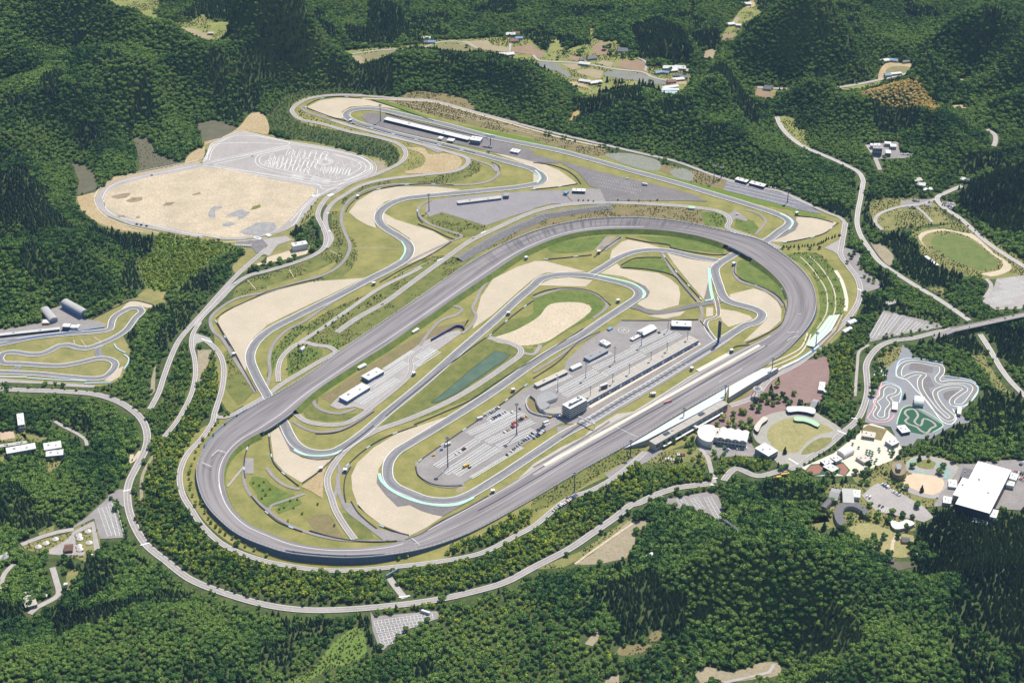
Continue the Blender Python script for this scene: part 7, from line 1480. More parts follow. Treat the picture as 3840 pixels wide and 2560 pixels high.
def gantry(name, label, s, h, m_='metal', t_=1.4):
    a, b = W(s); d_ = b-a; L_ = np.linalg.norm(d_); mid = (a+b)/2; root = empty(name, tuple(mid), math.atan2(d_[1], d_[0])); tag(root, label, 'gantry')
    m = MB(); m.box((0, 0, h), (L_+1.5, t_, 1.6)); put(m, 'beam', m_, root)
    for e in (-1, 1): m = MB(); m.box((e*L_/2, 0, h/2), (.8, .8, h)); put(m, 'post', m_, root)
    m = MB(); m.box((0, 0, h+.9), (L_*.9, .3, .5)); put(m, 'walkway_rail', 'white_paint', root)
gantry('start_gantry', 'white start gantry spanning the main straight beside the control tower', 'Q 945,905 1205,1020', 8, 'white_paint')
gantry('sign_gantry', 'white sign gantry on the final bend strip in the paddock', 'C3 1050,320 1090,305', 3, 'white_paint')
g = W('A2 1880,1222')[0]; root = empty('score_board', tuple(g), -.35); tag(root, 'white billboard on a dark post beside the downhill straight', 'sign'); m = MB(); m.tube((0, 0, 0), (0, 0, 16), .7, .6); put(m, 'post', 'steel_dark', root); m = MB(); m.box((0, 0, 17.5), (17, 1.6, 5)); put(m, 'board', 'white_paint', root); m = MB(); m.box((0, .9, 14.6), (14, .5, .4)); put(m, 'gallery', 'metal', root)
g = W('A2 1862,1285')[0]; root = empty('sign_post', tuple(g), .1); tag(root, 'small blue sign box by the hairpin road', 'sign'); m = MB(); m.box((0, 0, 3), (6, 1.2, 3)); put(m, 'board', 'bluegrey_wall', root); m = MB(); m.tube((0, 0, 0), (0, 0, 2), .4); put(m, 'post', 'steel_dark', root)
# ride tower on the brick plaza
g = W('C3 1880,645')[0]; root = empty('climbing_tower', tuple(g), .2); tag(root, 'climbing frame tower with ropes and red struts at the plaza corner', 'play tower')
for k in range(8): a_ = k*math.pi/4; m = MB(); m.tube((math.cos(a_)*9, math.sin(a_)*7, 0), (math.cos(a_)*5, math.sin(a_)*4, 13), .3, .2, 5); put(m, 'strut', 'red' if k % 2 else 'metal', root)
m = MB(); m.tube((0, 0, 12.6), (0, 0, 13.4), 6.4, 6.4, 12); put(m, 'deck', 'metal', root); m = MB(); m.tube((0, 0, 13.4), (0, 0, 17), 5, .4, 10); put(m, 'roof', 'grey_roof', root)
# masts
def light_mast(b, t, label, big=True):
    g, h = mast_h(b, t); root = empty('light_mast', tuple(g), rnd.random()); tag(root, label, 'light mast', 'floodlight masts round the circuit')
    r_ = .75 if big else .42; m = MB(); m.tube((0, 0, 0), (0, 0, h-1), r_, r_*.6, 8); put(m, 'pole', 'steel_dark', root)
    m = MB(); R_ = (2.6 if big else 1.5)
    m.tube((0, 0, h-1.2), (0, 0, h-.8), R_, R_, 12); put(m, 'lamp_ring', 'steel_dark', root)
    m = MB()
    for k in range(8): a_ = k*math.pi/4; m.box((math.cos(a_)*R_, math.sin(a_)*R_, h-.4), (.8, .8, 1.0), a_)
    put(m, 'floodlight', 'metal', root); m = MB(); m.box((0, 0, .5), (2.4, 2.4, 1)); put(m, 'base', 'blue_wall', root)
LMS = [('C2 1522,1240', 'C2 1522,985', 'tall floodlight mast at the lower end of the striped car park'), ('C2 2100,965', 'C2 2107,705', 'tall floodlight mast beside the control tower end of the car park'), ('C3 345,1440', 'C3 345,1285', 'floodlight mast on the grass bank left of the grandstand'),
 ('C3 815,1150', 'C3 820,1012', 'floodlight mast at the left end of the main grandstand'), ('C3 1262,835', 'C3 1265,740', 'floodlight mast in the middle of the white seats'), ('C3 1608,668', 'C3 1610,550', 'floodlight mast at the right end of the grandstand roof'),
 ('C3 2003,450', 'C3 2012,320', 'floodlight mast at the end of the white seats near the plaza'), ('C4 490,228', 'C4 500,105', 'floodlight mast beside the curved white stand'), ('A2 957,1020', 'A2 957,882', 'floodlight mast inside the hairpin'),
 ('B2 1364,430', 'B2 1362,288', 'floodlight mast at the left tip of the east paddock'), ('B3 1515,185', 'B3 1530,45', 'floodlight mast left of the dark terraces'), ('B3 2135,355', 'B3 2155,235', 'floodlight mast among the dark terraces'), ('B3 1578,150', 'B3 1580,60', 'slim mast just right of the floodlight beside the dark terraces')]
for b, t, l in LMS: light_mast(b, t, l, True)
PMS = [('205,602', '207,490', 'first'), ('440,488', '450,360', 'second'), ('683,352', '690,226', 'third'), ('907,218', '916,102', 'fourth'), ('1130,92', '1137,-8', 'fifth')]
for b, t, n_ in PMS: light_mast('C3 '+b, 'C3 '+t, '%s slim lamp mast from the left in the upper row of the paddock' % n_, False)
PMS = [('478,668', '485,556', 'first'), ('665,562', '672,450', 'second'), ('805,482', '814,370', 'third'), ('987,372', '993,266', 'fourth'), ('1122,292', '1130,192', 'fifth'), ('1293,198', '1300,96', 'sixth')]
for b, t, n_ in PMS: light_mast('C3 '+b, 'C3 '+t, '%s slim lamp mast from the left in the row behind the pit building' % n_, False)
# tyre barriers and walls along the track
TB = [('B2 760,320 850,275 1000,235 1200,210 1400,205 1570,215', 'round the outside of the upper gravel trap'), ('B2 665,440 690,390 740,340', 'left of the upper gravel trap'), ('B2 1270,540 1400,590 1500,640 1580,672', 'at the tip of the S bend gravel trap'),
 ('B2 1265,430 1275,490 1310,530', 'at the left tip of the east paddock'), ('B2 0,1110 200,1055 470,990', 'above the big left gravel trap'), ('B1 1815,1335 1900,1270 2050,1200 2240,1110', 'round the left end of the big gravel trap'), ('B1 1815,1360 1930,1560', 'down the left side of the big gravel trap'),
 ('C1 1820,20 1900,150 1960,250 2050,420 2150,600', 'along the lane left of the big gravel trap'), ('B2 950,1030 1140,920 1300,840 1450,755 1550,690', 'along the grass below the S bends'), ('A2 330,905 350,880 450,835 600,815 800,830', 'round the hairpin gravel trap'), ('A2 880,840 1150,930 1400,1020', 'behind the hairpin exit'),
 ('A2 340,910 540,985 690,1025', 'inside the hairpin road'), ('A2 700,1035 900,1085 1100,1140 1500,1230 1750,1290', 'along the upper return straight'), ('A2 1000,955 1300,1040 1600,1110 1860,1165', 'behind the long hairpin stand'),
 ('B3 0,25 150,45 280,90 360,150 400,205', 'round the right gravel trap of the V corner'), ('B3 0,250 200,230 370,203', 'below the gravel trap of the V corner'), ('A2 1890,1365 1950,1400 1960,1440', 'at the loop beside the V corner'),
 ('B4 330,470 500,492 640,528', 'above the ninety degree corner gravel'), ('B4 230,695 400,665 560,620 640,560 680,530', 'below the ninety degree corner gravel'), ('B3 775,655 950,690 1150,720 1150,735 1530,800 1640,795', 'along the upper infield gravel'),
 ('B3 510,820 560,780 650,710 735,650', 'at the top of the small infield gravel'), ('B3 105,838 300,820 490,800', 'above the left infield gravel'), ('B3 730,905 900,915 1050,935 1180,975 1240,1040 1370,1190', 'round the large infield gravel'), ('B3 735,890 850,830 1000,820 1075,822', 'inside the infield grass triangle'),
 ('B3 1100,815 1180,920 1260,1010 1410,1175', 'along the lane between the infield gravels'), ('B3 1700,870 1690,950 1760,1010 1860,1050', 'inside the right banking'), ('B3 1880,1055 2020,1120 2100,1200 2120,1290 2080,1380 1980,1450 1850,1515 1790,1540', 'round the gravel of the final corner'),
 ('B3 1850,840 1980,940 2060,1030 2120,1170', 'along the foot of the right banking'), ('B3 740,1350 1000,1352 1385,1342', 'along the top edge of the helipad yard'), ('B3 1400,1352 1475,1440', 'beside the pit exit lane'),
 ('C2 20,970 30,1080 60,1200 140,1290 270,1395', 'outside the lower left gravel trap'), ('C2 300,1370 450,1265 600,1130 900,890', 'along the paddock road by the fifth corner'), ('C2 410,955 560,950 700,900 900,770', 'inside the lower left grass corner'), ('C2 680,1220 800,1110 950,1010 1100,945 1265,890', 'above the big lower gravel trap'),
 ('C2 705,1235 665,1310 650,1420 665,1530', 'left of the big lower gravel trap'), ('D2 710,45 760,130 830,200 925,275', 'below left of the big lower gravel trap'), ('D2 965,255 1080,300 1195,330', 'at the tip of the big lower gravel trap'), ('D2 1165,370 1300,320 1450,220 1650,120 1860,0', 'between the gravel and the front straight'),
 ('C2 1255,1230 1270,1300 1380,1375 1500,1395 1640,1390', 'round the lower end of the car park'), ('C2 1290,1180 1560,990 1900,760 2190,540', 'along the upper edge of the car park'), ('C2 1240,880 1480,780 1700,680 2000,480 2240,340', 'below the pond road'),
 ('C2 380,630 500,550 680,430', 'along the inner edge of the back straight'), ('D2 0,140 100,220 300,300', 'inside the lower banking, left part'), ('D2 360,290 550,345 750,378 950,385 1095,378', 'inside the lower banking, right part'), ('D1 2110,0 2180,80 2240,130', 'inside the lower left banking'), ('C1 2240,930 2130,1000 2070,1100 2050,1250 2060,1330', 'at the left end of the infield'),
 ('B3 0,1140 100,1100 250,1080 420,1090 540,1130 610,1190 650,1220', 'round the top of the sandy hollow'), ('C2 1000,810 1250,600 1500,400 1840,150', 'along the long grass bank above the pond'), ('C2 1880,130 2100,-60 2240,-160', 'along the sandy hollow'), ('C3 0,340 200,215 420,75', 'along the hollow side of the return track'), ('C3 0,490 200,360 390,180 560,100', 'along the upper edge of the paddock'),
 ('C3 1640,280 1700,225 1820,212', 'at the end of the oval pit strip'), ('B3 0,770 30,760', 'short stub beside the back straight')]
for i, (s, where) in enumerate(TB): wall_thing('tyre_barrier', 'low dark tyre barrier %s' % where, 'barrier', s, 1.3, 1.25, 'tyre_black', cap=(44 if i % 3 == 0 else 0), capm='pale_blue')
GRD = [('C3 240,990 380,895 700,705 1000,532 1300,352 1530,215', 'dark pit wall between the pit lane and the main straight', 1.4, .9, 'steel_dark'), ('D2 1775,128 2000,5 C3 530,1032 1140,692 1760,340 1965,222', 'dark wall between the front straight and its pit lane', 1.5, 1.1, 'steel_dark'),
 ('K 0,752 400,705 900,635 1465,552', 'blue and white pit wall along the kart straight', 1.4, 1.6, 'blue_wall'), ('K 1600,785 1640,850 1760,912', 'pale curved barrier above the kart bend', 1.2, 1.6, 'pale_blue'), ('K 1735,935 1800,985 1790,1060 1735,1140', 'pale curved barrier right of the kart bend', 1.2, 1.8, 'pale_blue'),
 ('K 390,1265 800,1290 1210,1303', 'pale blue barrier below the kart track, right part', 1.2, 1.8, 'pale_blue'), ('K -50,1245 375,1250', 'white barrier below the kart track, left part', 1.2, 1.8, 'white_paint'), ('K 1180,1337 1550,1328', 'short pale barrier at the kart track exit', 1.2, 1.8, 'pale_blue'), ('K 1290,440 1500,330 1700,235 1800,190 1900,180 2140,238', 'dark and white barrier at the back of the kart track', 1.2, 1.2, 'tyre_black'),
 ('C4 1045,525 1000,660 965,760 925,830 950,850 1090,858 1150,800', 'red edged barrier down the left of the small kart track', 1, 1.6, 'pink'), ('C4 1045,525 1110,530 1190,565 1210,610 1190,700', 'pale blue barrier round the right of the small kart track', 1, 1.6, 'pale_blue'),
 ('C4 1165,470 1170,400 1210,335 1320,325 1560,360', 'pale blue barrier round the top of the large kart track', 1, 1.8, 'pale_blue'), ('C4 1160,475 1250,505 1330,590 1430,690 1560,860 1620,880 1670,830 1640,750', 'white barrier down the left of the large kart track', 1, 1.4, 'white_paint'), ('C4 1560,470 1800,510 1850,560 1840,630 1740,720 1640,725', 'pale barrier round the right of the large kart track', 1, 1.6, 'pale_blue'),
 ('C4 1170,880 1185,820 1225,740 1290,722 1560,885 1470,945', 'green barrier round the toy car track', 1, 1.6, 'green_roof'), ('C3 600,300 1385,-80', 'x', 0, 0, ''),
 ('B2 690,1555 1040,1325 1350,1110', 'x', 0, 0, ''), ('D2 0,0 1,1', 'x', 0, 0, ''), ('C2 1380,180 1540,90 1600,60 1650,68 1660,85', 'dark blue retaining wall at the tunnel mouth', 4, 1.2, 'navy'), ('C2 0,580 300,395 600,215', 'x', 0, 0, ''),
 ('D2 1005,690 1110,628', 'green grey retaining wall at the lower underpass', 5, 1.5, 'bluegrey_wall')]
for s, l, h, t_, m in GRD:
    if h: wall_thing('barrier_wall', l, 'barrier', s, h, t_, m)
# blue advertising boards on the lower left banking
for k, (s, z) in enumerate((('C1 1700,1090 1790,975 1890,885 1990,815 2080,760', 10), ('D2 160,468 400,498 700,512 990,500', 9.5))):
    p = px(s); p[:, 2] = z-3; P = crom(un(p), False, 5); c = P.mean(0); root = empty('advertising_board', (c[0], c[1], 0)); tag(root, ('pale blue board along the left banking wall', 'dark blue board below the lowest banking wall')[k], 'board')
    N2 = normals2(P); q = P.copy(); n = len(q); sh = -1.2*(1 if k else 1)
    o2 = np.c_[q[:, :2]-c[:2], np.full(n, z-4.2)]; m = MB(); V = np.vstack([o2, o2+[0, 0, 4.6]]); m.add(V.tolist(), [(i, i+1, n+i+1, n+i) for i in range(n-1)]+[(i+1, i, n+i, n+i+1) for i in range(0)])
    put(m, 'panel', 'blue_wall' if k else 'pale_blue', root)
    for f in (.15, .35, .6, .8):
        i = int(f*n); m = MB(); m.box((q[i][0]-c[0], q[i][1]-c[1], z-1.5), (3, .8, 3.6), math.atan2(*(q[min(i+1, n-1)]-q[i])[[1, 0]])); put(m, 'panel_frame', 'steel_dark', root)
# marshal posts
MP = [('C2 1237,462', 'beside the inner paddock track'), ('C2 2070,600', 'above the striped car park'), ('C2 455,1262', 'by the lower left gravel'), ('C2 660,1275', 'left of the big lower gravel'), ('B3 712,1195', 'inside the third corner'), ('B3 1682,885', 'inside the right banking'), ('B3 550,785', 'at the infield gravel tip'), ('B2 900,1050', 'below the S bends'), ('B2 765,320', 'at the upper gravel trap'), ('C1 1965,300', 'left of the big gravel trap'),
      ('C2 1900,1450', 'on the grass by the front straight'), ('C3 1665,270', 'at the end of the oval pit strip'), ('C3 1010,635', 'on the grass beside the start grid'), ('C3 1330,420', 'beside the oval pit strip'), ('B2 2030,1300', 'above the sandy hollow'), ('B4 330,460', 'at the ninety degree corner'), ('A2 705,1025', 'beside the hairpin'), ('B2 2180,835', 'beside the back straight end'), ('C4 105,1310', 'x')]
for s, where in MP:
    if where == 'x': continue
    c = W(s)[0]; root = empty('marshal_post', tuple(c), rnd.random()); tag(root, 'small white roofed marshal post %s' % where, 'marshal post')
    m = MB(); m.box((0, 0, 2.2), (4, 3.4, 4.4)); put(m, 'cabin', 'bluegrey_wall', root); m = MB(); m.box((0, 0, 4.7), (5, 4.4, .5)); put(m, 'roof', 'white_roof', root); m = MB(); m.box((0, -1.8, 3.2), (3.2, .15, 1.2)); put(m, 'window', 'glass', root)
# ------------------------------------------------------------------ vehicles
CC = {'white': (.75, .75, .74), 'silver': (.42, .43, .44), 'black': (.025, .025, .03), 'blue': (.04, .10, .33), 'red': (.45, .03, .03), 'grey': (.16, .165, .17), 'yellow': (.72, .45, .04)}
for k, v in CC.items(): mat('car_'+k, v, rough=.3, spec=.5)
def car_meshes(L_=4.5, Wd=1.85, H=1.5, box=False):
    prof = [(-L_/2, .35), (-L_/2, .85), (-L_/2+.9, .95), (-L_/2+1.4, H), (L_/2-1.0, H), (L_/2-.25, 1.0), (L_/2, .9), (L_/2, .35)]
    if box: prof = [(-L_/2, .4), (-L_/2, 1.5), (-L_/2+.6, H), (L_/2-.1, H), (L_/2, H-.2), (L_/2, .4)]
    n = len(prof); V = []
    for e in (-1, 1):
        for x, z in prof: V.append((x, e*Wd/2*(.86 if z > 1.1 and not box else 1), z))
    body = ([*V], [(i, (i+1) % n, n+(i+1) % n, n+i) for i in range(n)]+[tuple(range(n))[::-1], tuple(range(n, 2*n))])
    g = MB(); g.box((.15 if not box else -L_/2+.25, 0, (H+1.0)/2+.04), (L_-2.0 if not box else .7, Wd*.9 if not box else Wd+.04, (H-1.0)*.75)); 
    if box: g.box((.3, 0, H*.66), (L_*.8, Wd+.06, H*.22))
    w_ = []
    for sx in (-1, 1):
        for sy in (-1, 1): m = MB(); m.tube((sx*L_*.31, sy*(Wd/2-.25), .34), (sx*L_*.31, sy*(Wd/2+.02), .34), .34, .34, 8); w_.append(m)
    return body, g, w_
def proto_vehicle(L_, Wd, H, box):
    body, g, w_ = car_meshes(L_, Wd, H, box); me = {}
    for c in CC:
        m = bpy.data.meshes.new('body'); m.from_pydata(body[0], [], body[1]); m.materials.append(MATS['car_'+c]); me[c] = m
    gm = bpy.data.meshes.new('window'); gm.from_pydata(g.V, [], g.F); gm.materials.append(MATS['glass'])
    wm = []
    for k in w_: q = bpy.data.meshes.new('wheel'); q.from_pydata(k.V, [], k.F); q.materials.append(MATS['tyre_black']); wm.append(q)
    return me, gm, wm
PV = {'car': proto_vehicle(4.5, 1.9, 1.5, False), 'van': proto_vehicle(4.9, 1.95, 2.1, True), 'bus': proto_vehicle(11.5, 2.6, 3.2, True), 'truck': proto_vehicle(9, 2.5, 3.3, True)}
def vehicle(kind_, col, loc, rz, label, group=None, z=.95):
    me, gm, wm = PV[kind_]; root = empty({'car': 'parked_car', 'van': 'parked_van', 'bus': 'coach', 'truck': 'box_truck'}[kind_], (loc[0], loc[1], z), rz); tag(root, label, kind_, group)
    for nm, q in [('body', me[col]), ('window', gm)]+[('wheel', x) for x in wm]:
        o = bpy.data.objects.new(nm, q); COL.objects.link(o); o.parent = root
ORD = ['first', 'second', 'third', 'fourth', 'fifth', 'sixth', 'seventh', 'eighth', 'ninth', 'tenth', 'eleventh', 'twelfth', 'thirteenth', 'fourteenth', 'fifteenth', 'sixteenth', 'seventeenth', 'eighteenth', 'nineteenth', 'twentieth', 'twenty-first', 'twenty-second', 'twenty-third', 'twenty-fourth', 'twenty-fifth', 'twenty-sixth', 'twenty-seventh', 'twenty-eighth', 'twenty-ninth', 'thirtieth', 'thirty-first', 'thirty-second', 'thirty-third', 'thirty-fourth']
MIXC = ['white', 'white', 'black', 'silver', 'grey', 'white', 'black', 'silver', 'blue', 'white', 'black', 'red', 'grey']
def row(s, n, where, group, fill=1.0, colours=MIXC, across=True, kind_='car', z=.95):
    P = W(s); a, b = P[0], P[1]; d_ = b-a; ang = math.atan2(d_[1], d_[0])+(math.pi/2 if across else 0); k = 0; rev = b[0] < a[0]; items = []
    for i in range(n):
        if rnd.random() > fill: continue
        items.append(a+d_*(i+.5)/n)
    items.sort(key=lambda p: p[0])
    for k, p in enumerate(items):
        c = rnd.choice(colours); vt = kind_ if rnd.random() > .12 or kind_ != 'car' else 'van'
        vehicle(vt, c, p, ang+rnd.uniform(-.03, .03), '%s %s, %s from left %s' % (c, vt, ORD[k % 34], where), group, z)
row('D3 165,130 370,-10', 30, 'in the tight row beside the inner road below the front straight', 'cars in the row below the front straight', .97)
row('C2 2010,1145 2240,950', 13, 'in the row along the lower edge of the striped car park', 'cars along the lower edge of the car park', .85)
row('C3 0,962 130,870', 11, 'in the packed row ending at the white truck', 'cars beside the white truck', .95)
row('C3 0,1000 100,930', 8, 'in the second packed row ending at the white truck', 'cars beside the white truck', .9)
row('C2 1840,805 1955,742', 12, 'in the topmost short row of the striped car park', 'cars in the upper rows of the car park', .7)
row('C2 1870,850 2025,768', 15, 'in the second short row of the striped car park', 'cars in the upper rows of the car park', .55)
row('C2 2000,805 2160,735', 12, 'in the row by the tall mast', 'cars near the tall mast', .45)
row('C2 1990,950 2110,880', 9, 'in the coloured row left of the tall mast', 'cars near the tall mast', .7, ['white', 'yellow', 'silver', 'red', 'black'])
row('C2 2060,880 2190,810', 9, 'in the row just behind the tall mast', 'cars near the tall mast', .7, ['black', 'yellow', 'red', 'grey'])
row('C2 2120,1040 2240,975', 7, 'in the mixed row right of the mast', 'cars near the tall mast', .8)
row('C2 1570,1145 1670,1080', 7, 'in the middle stalls of the striped car park', 'cars in the middle stalls', .5)
row('C3 195,825 290,800', 5, 'at the foot of the control tower', 'vans at the foot of the control tower', 1, ['white', 'white', 'blue'], True, 'van')
row('C3 350,800 430,748', 6, 'under the right side of the control tower', 'cars by the control tower', .9, ['white', 'silver', 'black'])
row('B1 1975,720 2115,726', 9, 'in the white row on the dark yard by the test course', 'white cars by the test course', 1, ['white'], True)
row('B4 1300,345 1360,352', 7, 'in the row by the field road', 'cars by the small field', .9, ['black', 'silver', 'grey'])
row('B4 1275,402 1330,412', 5, 'in the short row on the small field', 'cars by the small field', .9, ['black', 'silver'])
row('B4 1400,375 1450,390', 4, 'above the fork of the field road', 'cars by the small field', 1, ['white', 'silver'])
row('B4 1550,382 1660,405', 12, 'in the car park under the dark wood', 'cars under the dark wood', .9)
row('B4 1560,365 1650,372', 6, 'in the upper row under the dark wood', 'cars under the dark wood', .6)
row('C4 1045,1378 1110,1415', 6, 'along the hedge of the village car park', 'cars along the village hedge', 1, ['white', 'silver', 'blue', 'white'], True)
row('C4 1135,1440 1200,1480', 5, 'at the lower end of the village hedge', 'cars along the village hedge', 1, ['white', 'silver'], True)
row('C4 905,1478 960,1500', 2, 'alone in the village car park', 'cars in the village car park', 1, ['white'])
row('D4 1010,78 1065,102', 2, 'by the painted bays of the village car park', 'cars in the village car park', 1, ['black', 'white'])
row('C4 2205,1225 2240,1195', 3, 'at the top of the yard behind the huge hall', 'cars behind the huge hall', 1)
row('C4 2150,1275 2240,1300', 5, 'in the middle of the yard behind the huge hall', 'cars behind the huge hall', .9)
row('C4 2190,1330 2240,1355', 3, 'at the bottom of the yard behind the huge hall', 'cars behind the huge hall', 1)
row('C3 1205,1135 1275,1135', 5, 'under the trees behind the grandstand', 'cars behind the grandstand', 1, ['white', 'red', 'black'])
row('C3 1100,1172 1190,1178', 4, 'on the lawn behind the grandstand', 'cars behind the grandstand', .8, ['white'])
row('C3 1590,1140 1660,1070', 5, 'in the service yard of the vaulted hall', 'cars behind the vaulted hall', 1, ['white', 'blue', 'silver'])
row('C3 1700,1090 1800,1080', 5, 'in front of the vaulted hall', 'cars behind the vaulted hall', .8, ['white', 'silver'])
row('C4 90,1210 100,1212', 1, 'on the village approach road', None, 1, ['white'])
row('A4 1205,1300 1310,1305', 8, 'in the row beside the works in the hills', 'cars beside the works', 1, ['white', 'white', 'silver'])
row('B3 1970,232 2040,245', 4, 'beside the dark terraces', 'cars beside the dark terraces', .8, ['white', 'silver'])
for kd, c, s, a, l, z in (('bus', 'white', 'D2 1335,985', -.45, 'white coach parked in the lower car park', .95), ('bus', 'yellow', 'C3 2112,1308', .25, 'yellow topped coach at the village stop', .95), ('bus', 'yellow', 'C3 2045,1335', .25, 'cream coach behind the yellow topped one', .95), ('truck', 'white', 'C3 105,872', .55, 'white box truck at the end of the packed car rows', .95),
   ('truck', 'white', 'C2 1520,1055', .55, 'long grey truck on the edge of the car park', .95), ('car', 'blue', 'C2 1468,1095', .5, 'blue car left of the lower tall mast', .95), ('car', 'yellow', 'C2 1402,1140', .2, 'yellow car at the lower left edge of the car park', .95), ('truck', 'yellow', 'C2 1675,1235', .6, 'yellow stage truck in the middle of the car park', .95), ('car', 'black', 'C2 1705,1245', .3, 'black car beside the yellow stage truck', .95),
   ('car', 'red', 'C2 1658,1082', .5, 'red car alone in the middle stalls', .95), ('van', 'yellow', 'C3 140,822', .1, 'yellow van at the foot of the curved plaza wall', .95), ('bus', 'black', 'B1 2115,925', .35, 'dark coach driving on the left service road', .95), ('car', 'white', 'B1 1978,1045', 1.0, 'white car driving down the left service road', .95), ('truck', 'white', 'C2 1790,835', .5, 'white truck at the upper edge of the car park', .95),
   ('car', 'black', 'C3 1055,112', .3, 'black car alone near the helipad', .95), ('car', 'white', 'M 598,405', .9, 'white car crossing the test course', .95), ('car', 'silver', 'B1 1275,132', .25, 'pale car on the upper loop of the test course', .95), ('car', 'black', 'B1 1150,545', -.3, 'first black car of three on the lower loop of the test course', .95), ('car', 'black', 'B1 1187,551', -.3, 'second black car of three on the lower loop of the test course', .95), ('car', 'black', 'B1 1232,560', -.3, 'third black car of three on the lower loop of the test course', .95),
   ('truck', 'white', 'C3 1002,632', .4, 'white service truck beside the start grid', 1.1), ('car', 'white', 'B2 1735,658', .5, 'white car on the spectator road', .95), ('car', 'silver', 'B2 972,1215', .5, 'silver car on the strip beside the back straight', .95), ('car', 'white', 'B3 1710,462', 0, 'white car at the spectator loop', .95), ('car', 'white', 'B3 790,162', .1, 'white car on the hairpin lot', .95), ('truck', 'white', 'B3 935,215', -.3, 'white truck on the hairpin lot', .95), ('car', 'white', 'B4 870,988', 0, 'white car by the round trees', .95), ('car', 'black', 'B4 1083,1468', .5, 'black car in the striped car park', .95)):
    vehicle(kd, c, W(s)[0], a, l, None, z)
g = W('C3 1130,695')[0]; root = empty('pink_banner', (g[0], g[1], 1), .52); tag(root, 'long pink inflatable banner on the front straight wall', 'banner'); m = MB(); m.box((0, 0, 1.6), (12, 1.6, 2.2)); m.box((5.4, 0, 3), (1.4, 1.8, 1)); put(m, 'panel', 'pink', root); m = MB(); m.box((0, 0, .3), (11, 1, .6)); put(m, 'base', 'steel_dark', root)
# ------------------------------------------------------------------ planted trees that stand apart
def lone(s, label, key='broad', sc=.9, name=None, cat='tree', group=None):
    c = W(s)[0]; v = rnd.uniform(.88, 1.12); plant(key, c[0], c[1], float(height(c[0], c[1])), sc*v, rnd.random()*6.28, name or {'broad': 'park_tree', 'young': 'street_tree', 'conifer': 'conifer_tree', 'grey': 'shrub', 'orange': 'tree'}[key], label, cat, group)
PZ = '1995,625 1920,680 1840,740 1770,790 1745,880 1765,910 1595,835 1680,800 1675,850 1750,785 1820,860 1830,910 1800,940 1890,770 1900,735 1970,700 2015,720 2020,660 2060,690 2095,640 2150,715 2190,630 2120,680 2240,700 1640,890 1690,905 1540,890 2050,560 1955,650 1870,690 1925,650'.split()
for i, s in enumerate(PZ): lone('C3 '+s, 'round green tree planted on the brick plaza with its shadow below', 'broad' if i % 3 else 'young', 1.3 if i % 3 else 1.8, 'plaza_tree', group='trees on the brick plaza')
def tree_row(s, sp, key, sc, label, group, name, jit=1.0):
    P = crom(W(s), False, sp)
    for p in P:
        x, y = p[0]+rnd.uniform(-jit, jit), p[1]+rnd.uniform(-jit, jit); plant(key, x, y, float(height(x, y)), sc*rnd.uniform(.8, 1.15), rnd.random()*6.28, name, label, 'tree', group)
tree_row('D1 1690,60 1750,190 1850,290 1950,360 2060,420 2140,460 2240,500 D2 0,505', 9, 'young', 1.0, 'small ochre tinged tree on the strip between the oval wall and the ring road', 'ochre trees under the oval wall', 'street_tree')
tree_row('C1 1930,790 1840,850 1750,960 1680,1060 1630,1170 1600,1300 1600,1430 1645,1568', 10, 'young', .95, 'yellow green tree between the left banking and the inner ring road', 'trees beside the left banking', 'street_tree', 2)
tree_row('C1 20,575 90,570 150,560', 12, 'young', .8, 'small tree on the island by the kart road', 'trees on the kart road island', 'street_tree')
tree_row('C1 250,565 450,575 650,590 800,605 950,640 1100,700 1180,760 1260,830 1320,920', 12, 'young', .9, 'young tree in the long planted island beside the ring road', 'trees in the ring road island', 'street_tree', 1.5)
tree_row('C1 380,540 470,545', 14, 'broad', .9, 'dark round tree behind the kart road island', 'dark trees by the kart road', 'park_tree')
tree_row('D1 1150,190 1230,330 1330,450 1500,570 1700,690 1900,790 2240,870 D2 60,870 300,895 600,890 760,880 900,865 1060,850', 11, 'grey', 1.05, 'grey green round tree on the inner verge of the ring road', 'grey green trees along the ring road', 'street_tree', 1.5)
tree_row('D2 1260,830 1400,805 1500,780 1640,750 1720,720 1850,700 2000,640 2240,560 D3 80,500 200,440 320,370 420,310 560,220 640,150 740,80', 13, 'grey', 1.1, 'grey green round tree on the outer verge of the ring road', 'grey green trees along the ring road', 'street_tree', 2)
tree_row('D2 940,975 1000,970 1050,965 1100,960 1160,962', 9, 'young', 1.2, 'ochre green tree along the top of the lower car park', 'trees along the lower car park', 'street_tree', .6)
tree_row('D2 1220,945 1270,945 1320,930 1370,925 1400,930', 9, 'young', 1.4, 'full round tree at the right of the lower car park hedge', 'trees along the lower car park', 'street_tree', .6)
lone('D2 1475,880', 'large round tree alone beside the ring road junction', 'broad', 1.5)
tree_row('C3 1155,1480 1220,1470 1290,1450 1380,1435 1470,1420', 7, 'young', 1.25, 'ochre green tree in the hedge above the middle car park', 'trees above the middle car park', 'street_tree', .8)
tree_row('D1 985,40 1010,150 1040,260 1060,340', 8, 'young', .9, 'yellow green tree between the ring road and the left car park', 'trees beside the left car park', 'street_tree', 1)
tree_row('B2 390,1495 440,1455 500,1400 560,1370 600,1330 650,1310 690,1290 780,1240 850,1205 915,1165 965,1140', 11, 'broad', .55, 'dark small tree on the strip between the back straight and its side road', 'trees beside the back straight', 'park_tree', 1.5)
tree_row('C2 265,215 265,300 262,400', 7, 'conifer', .5, 'small dark conifer in the hedge left of the little garden', 'hedge conifers of the little garden', 'conifer_tree', .3)
